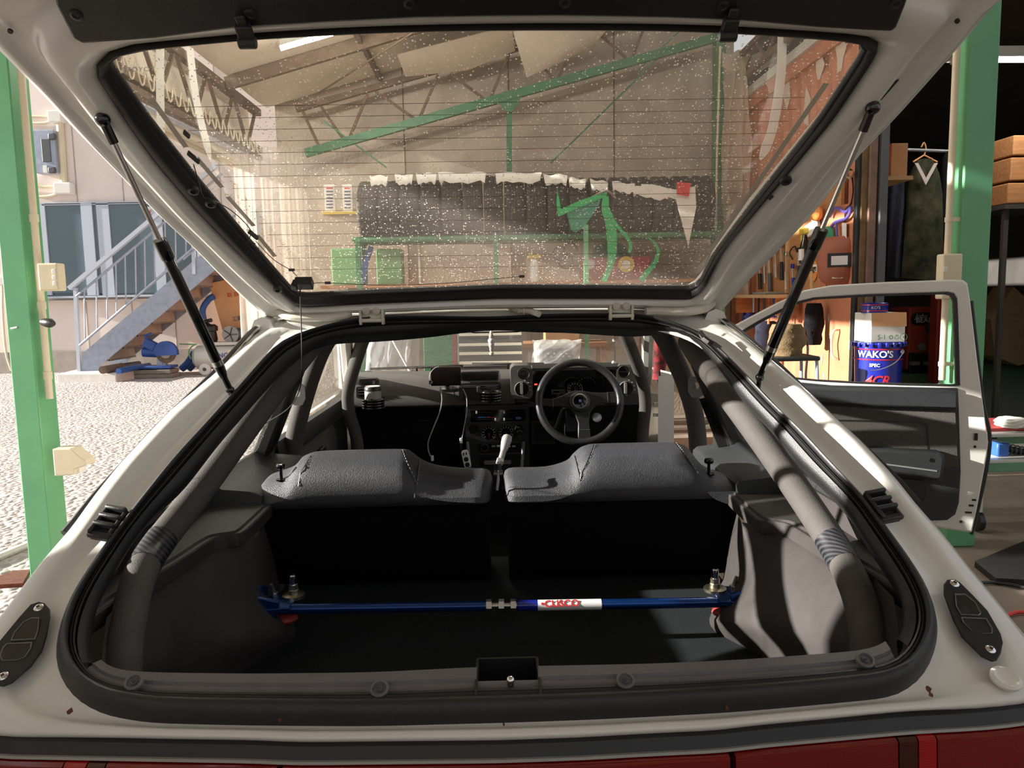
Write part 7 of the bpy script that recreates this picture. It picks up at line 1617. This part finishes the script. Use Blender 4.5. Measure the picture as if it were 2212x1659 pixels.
# cup holders
def cupholder(lab, px0, px1, y0, y1, Y):
    T_ = thing('cup_holder', lab, 'cup holder', atY((px0+px1)/2, y1, Y)); a, b = atY(px0, y1, Y), atY(px1, y0, Y); R = (b.x-a.x)/2; c = Vector(((a.x+b.x)/2, Y, 0)); 
    for k in range(4):
        z = lerp(a.z+.006, b.z-.01, k/3); MB().tube([c+Vector((R*cos(t), R*sin(t), z)) for t in [2*pi*j/24 for j in range(24)]], .0055, 8, closed=True).build('ring', 'gloss_black', T_)
    for t in (.4, 2.7, pi*1.5): MB().tube([c+Vector((R*cos(t), R*sin(t), a.z)), c+Vector((R*cos(t), R*sin(t), b.z))], .004, 6).build('strut', 'gloss_black', T_)
    MB().lathe([(R*.96, 0), (R*.96, .005)], c+Vector((0, 0, a.z)), (0, 0, 1), 24).build('base', 'satin_black', T_)
    MB().box(c+Vector((0, R+.01, (a.z+b.z)/2+.01)), (.05, .03, .05)).build('vent_clip', 'satin_black', T_)
    return c, R, a.z, b.z
c, R, z0, z1 = cupholder('black ring cup holder on the passenger vent', 785, 828, 858, 884, 3.28)
CN = thing('air_freshener_can', 'round can with dark lid in the passenger cup holder', 'can', c+Vector((0, 0, z0+.006))); zt = atY(800, 845, 3.26).z
MB().lathe([(R*.8, z0+.006), (R*.82, z0+.012), (R*.82, zt)], c, (0, 0, 1), 24).build('can_body', 'silver_grey', CN); MB().lathe([(R*.84, zt), (R*.84, zt+.014), (R*.78, zt+.018)], c, (0, 0, 1), 24).build('can_lid', 'satin_black', CN); MB().lathe([(R*.7, zt+.018), (R*.7, zt+.0195)], c, (0, 0, 1), 24).build('lid_label', 'paper_white', CN); MB().box(c+Vector((-R*.4, -R*.4, zt+.02)), (.02, .012, .001)).build('label_patch', 'red_print', CN, 0)
cupholder('empty black ring cup holder on the centre vent', 1039, 1081, 842, 868, 3.26)
PH = thing('phone_mount', 'black phone clamp on the centre vent', 'phone mount', atY(1012, 862, 3.3)); a, b = atY(996, 862, 3.3), atY(1034, 836, 3.3)
MB().span((a.x, 3.31, a.z), (b.x, 3.33, b.z)).build('mount_back', 'satin_black', PH, 0, bevel=.003)
for x in (a.x, b.x): MB().span((x-.008, 3.285, a.z-.004), (x+.008, 3.33, b.z+.004)).build('clamp_arm', 'black_plastic', PH, 0, bevel=.003)
# power strip
PS = thing('power_strip', 'white power splitter with sockets standing by the centre stack', 'power strip', atY(1010, 1008, 3.2)); d = (atY(1004, 976, 3.2)-atY(1012, 1012, 3.2)); 
U_ = Vector((.9, 0, .25)).normalized(); c = atY(1007, 992, 3.2); d = d.normalized(); U_ = d.cross(Vector((0, -1, 0))).normalized()
MB().prism([c+U_*u+d*v for u, v in rrect(.03, .075, .01)], (0, .02, 0)).build('body', 'white_plastic', PS, 0, bevel=.003)
for v, r in ((.0, .010), (-.024, .010)): MB().lathe([(r, 0), (r, .004)], c+d*v, (0, -1, 0), 16).build('socket', 'satin_black', PS)
for u in (-.006, .006): MB().box(c+U_*u+d*.024+Vector((0, -.001, 0)), (.005, .003, .011)).build('usb_port', 'satin_black', PS, 0)
# ornament on the mirror
ORN = thing('mirror_ornament', 'pale beaded ornament hanging from the mirror', 'ornament', atY(1061, 768, 2.83)); p = atY(1061, 712, 2.83); q = atY(1062, 770, 2.83)
MB().tube([p+Vector((0, 0, .015)), q], .0012, 5).build('cord', 'paper_white', ORN)
for t, r, s in ((.12, .006, 1.2), (.26, .009, 1.3), (.42, .013, .9), (.56, .011, 1.2), (.72, .008, 1.5), (.9, .009, 1.0)): MB().ball(p.lerp(q, t), r, 10, 8, (1, .6, s)).build('bead', 'paper_white' if s < 1.25 else 'peeled_paint', ORN)
# small gadget on the dash right
o = MB().ball(atY(1325, 783, 3.4), .008, 10, 8).build('dash_gadget', 'white_plastic'); tag(o, 'tiny white gadget on the instrument hood', 'gadget')
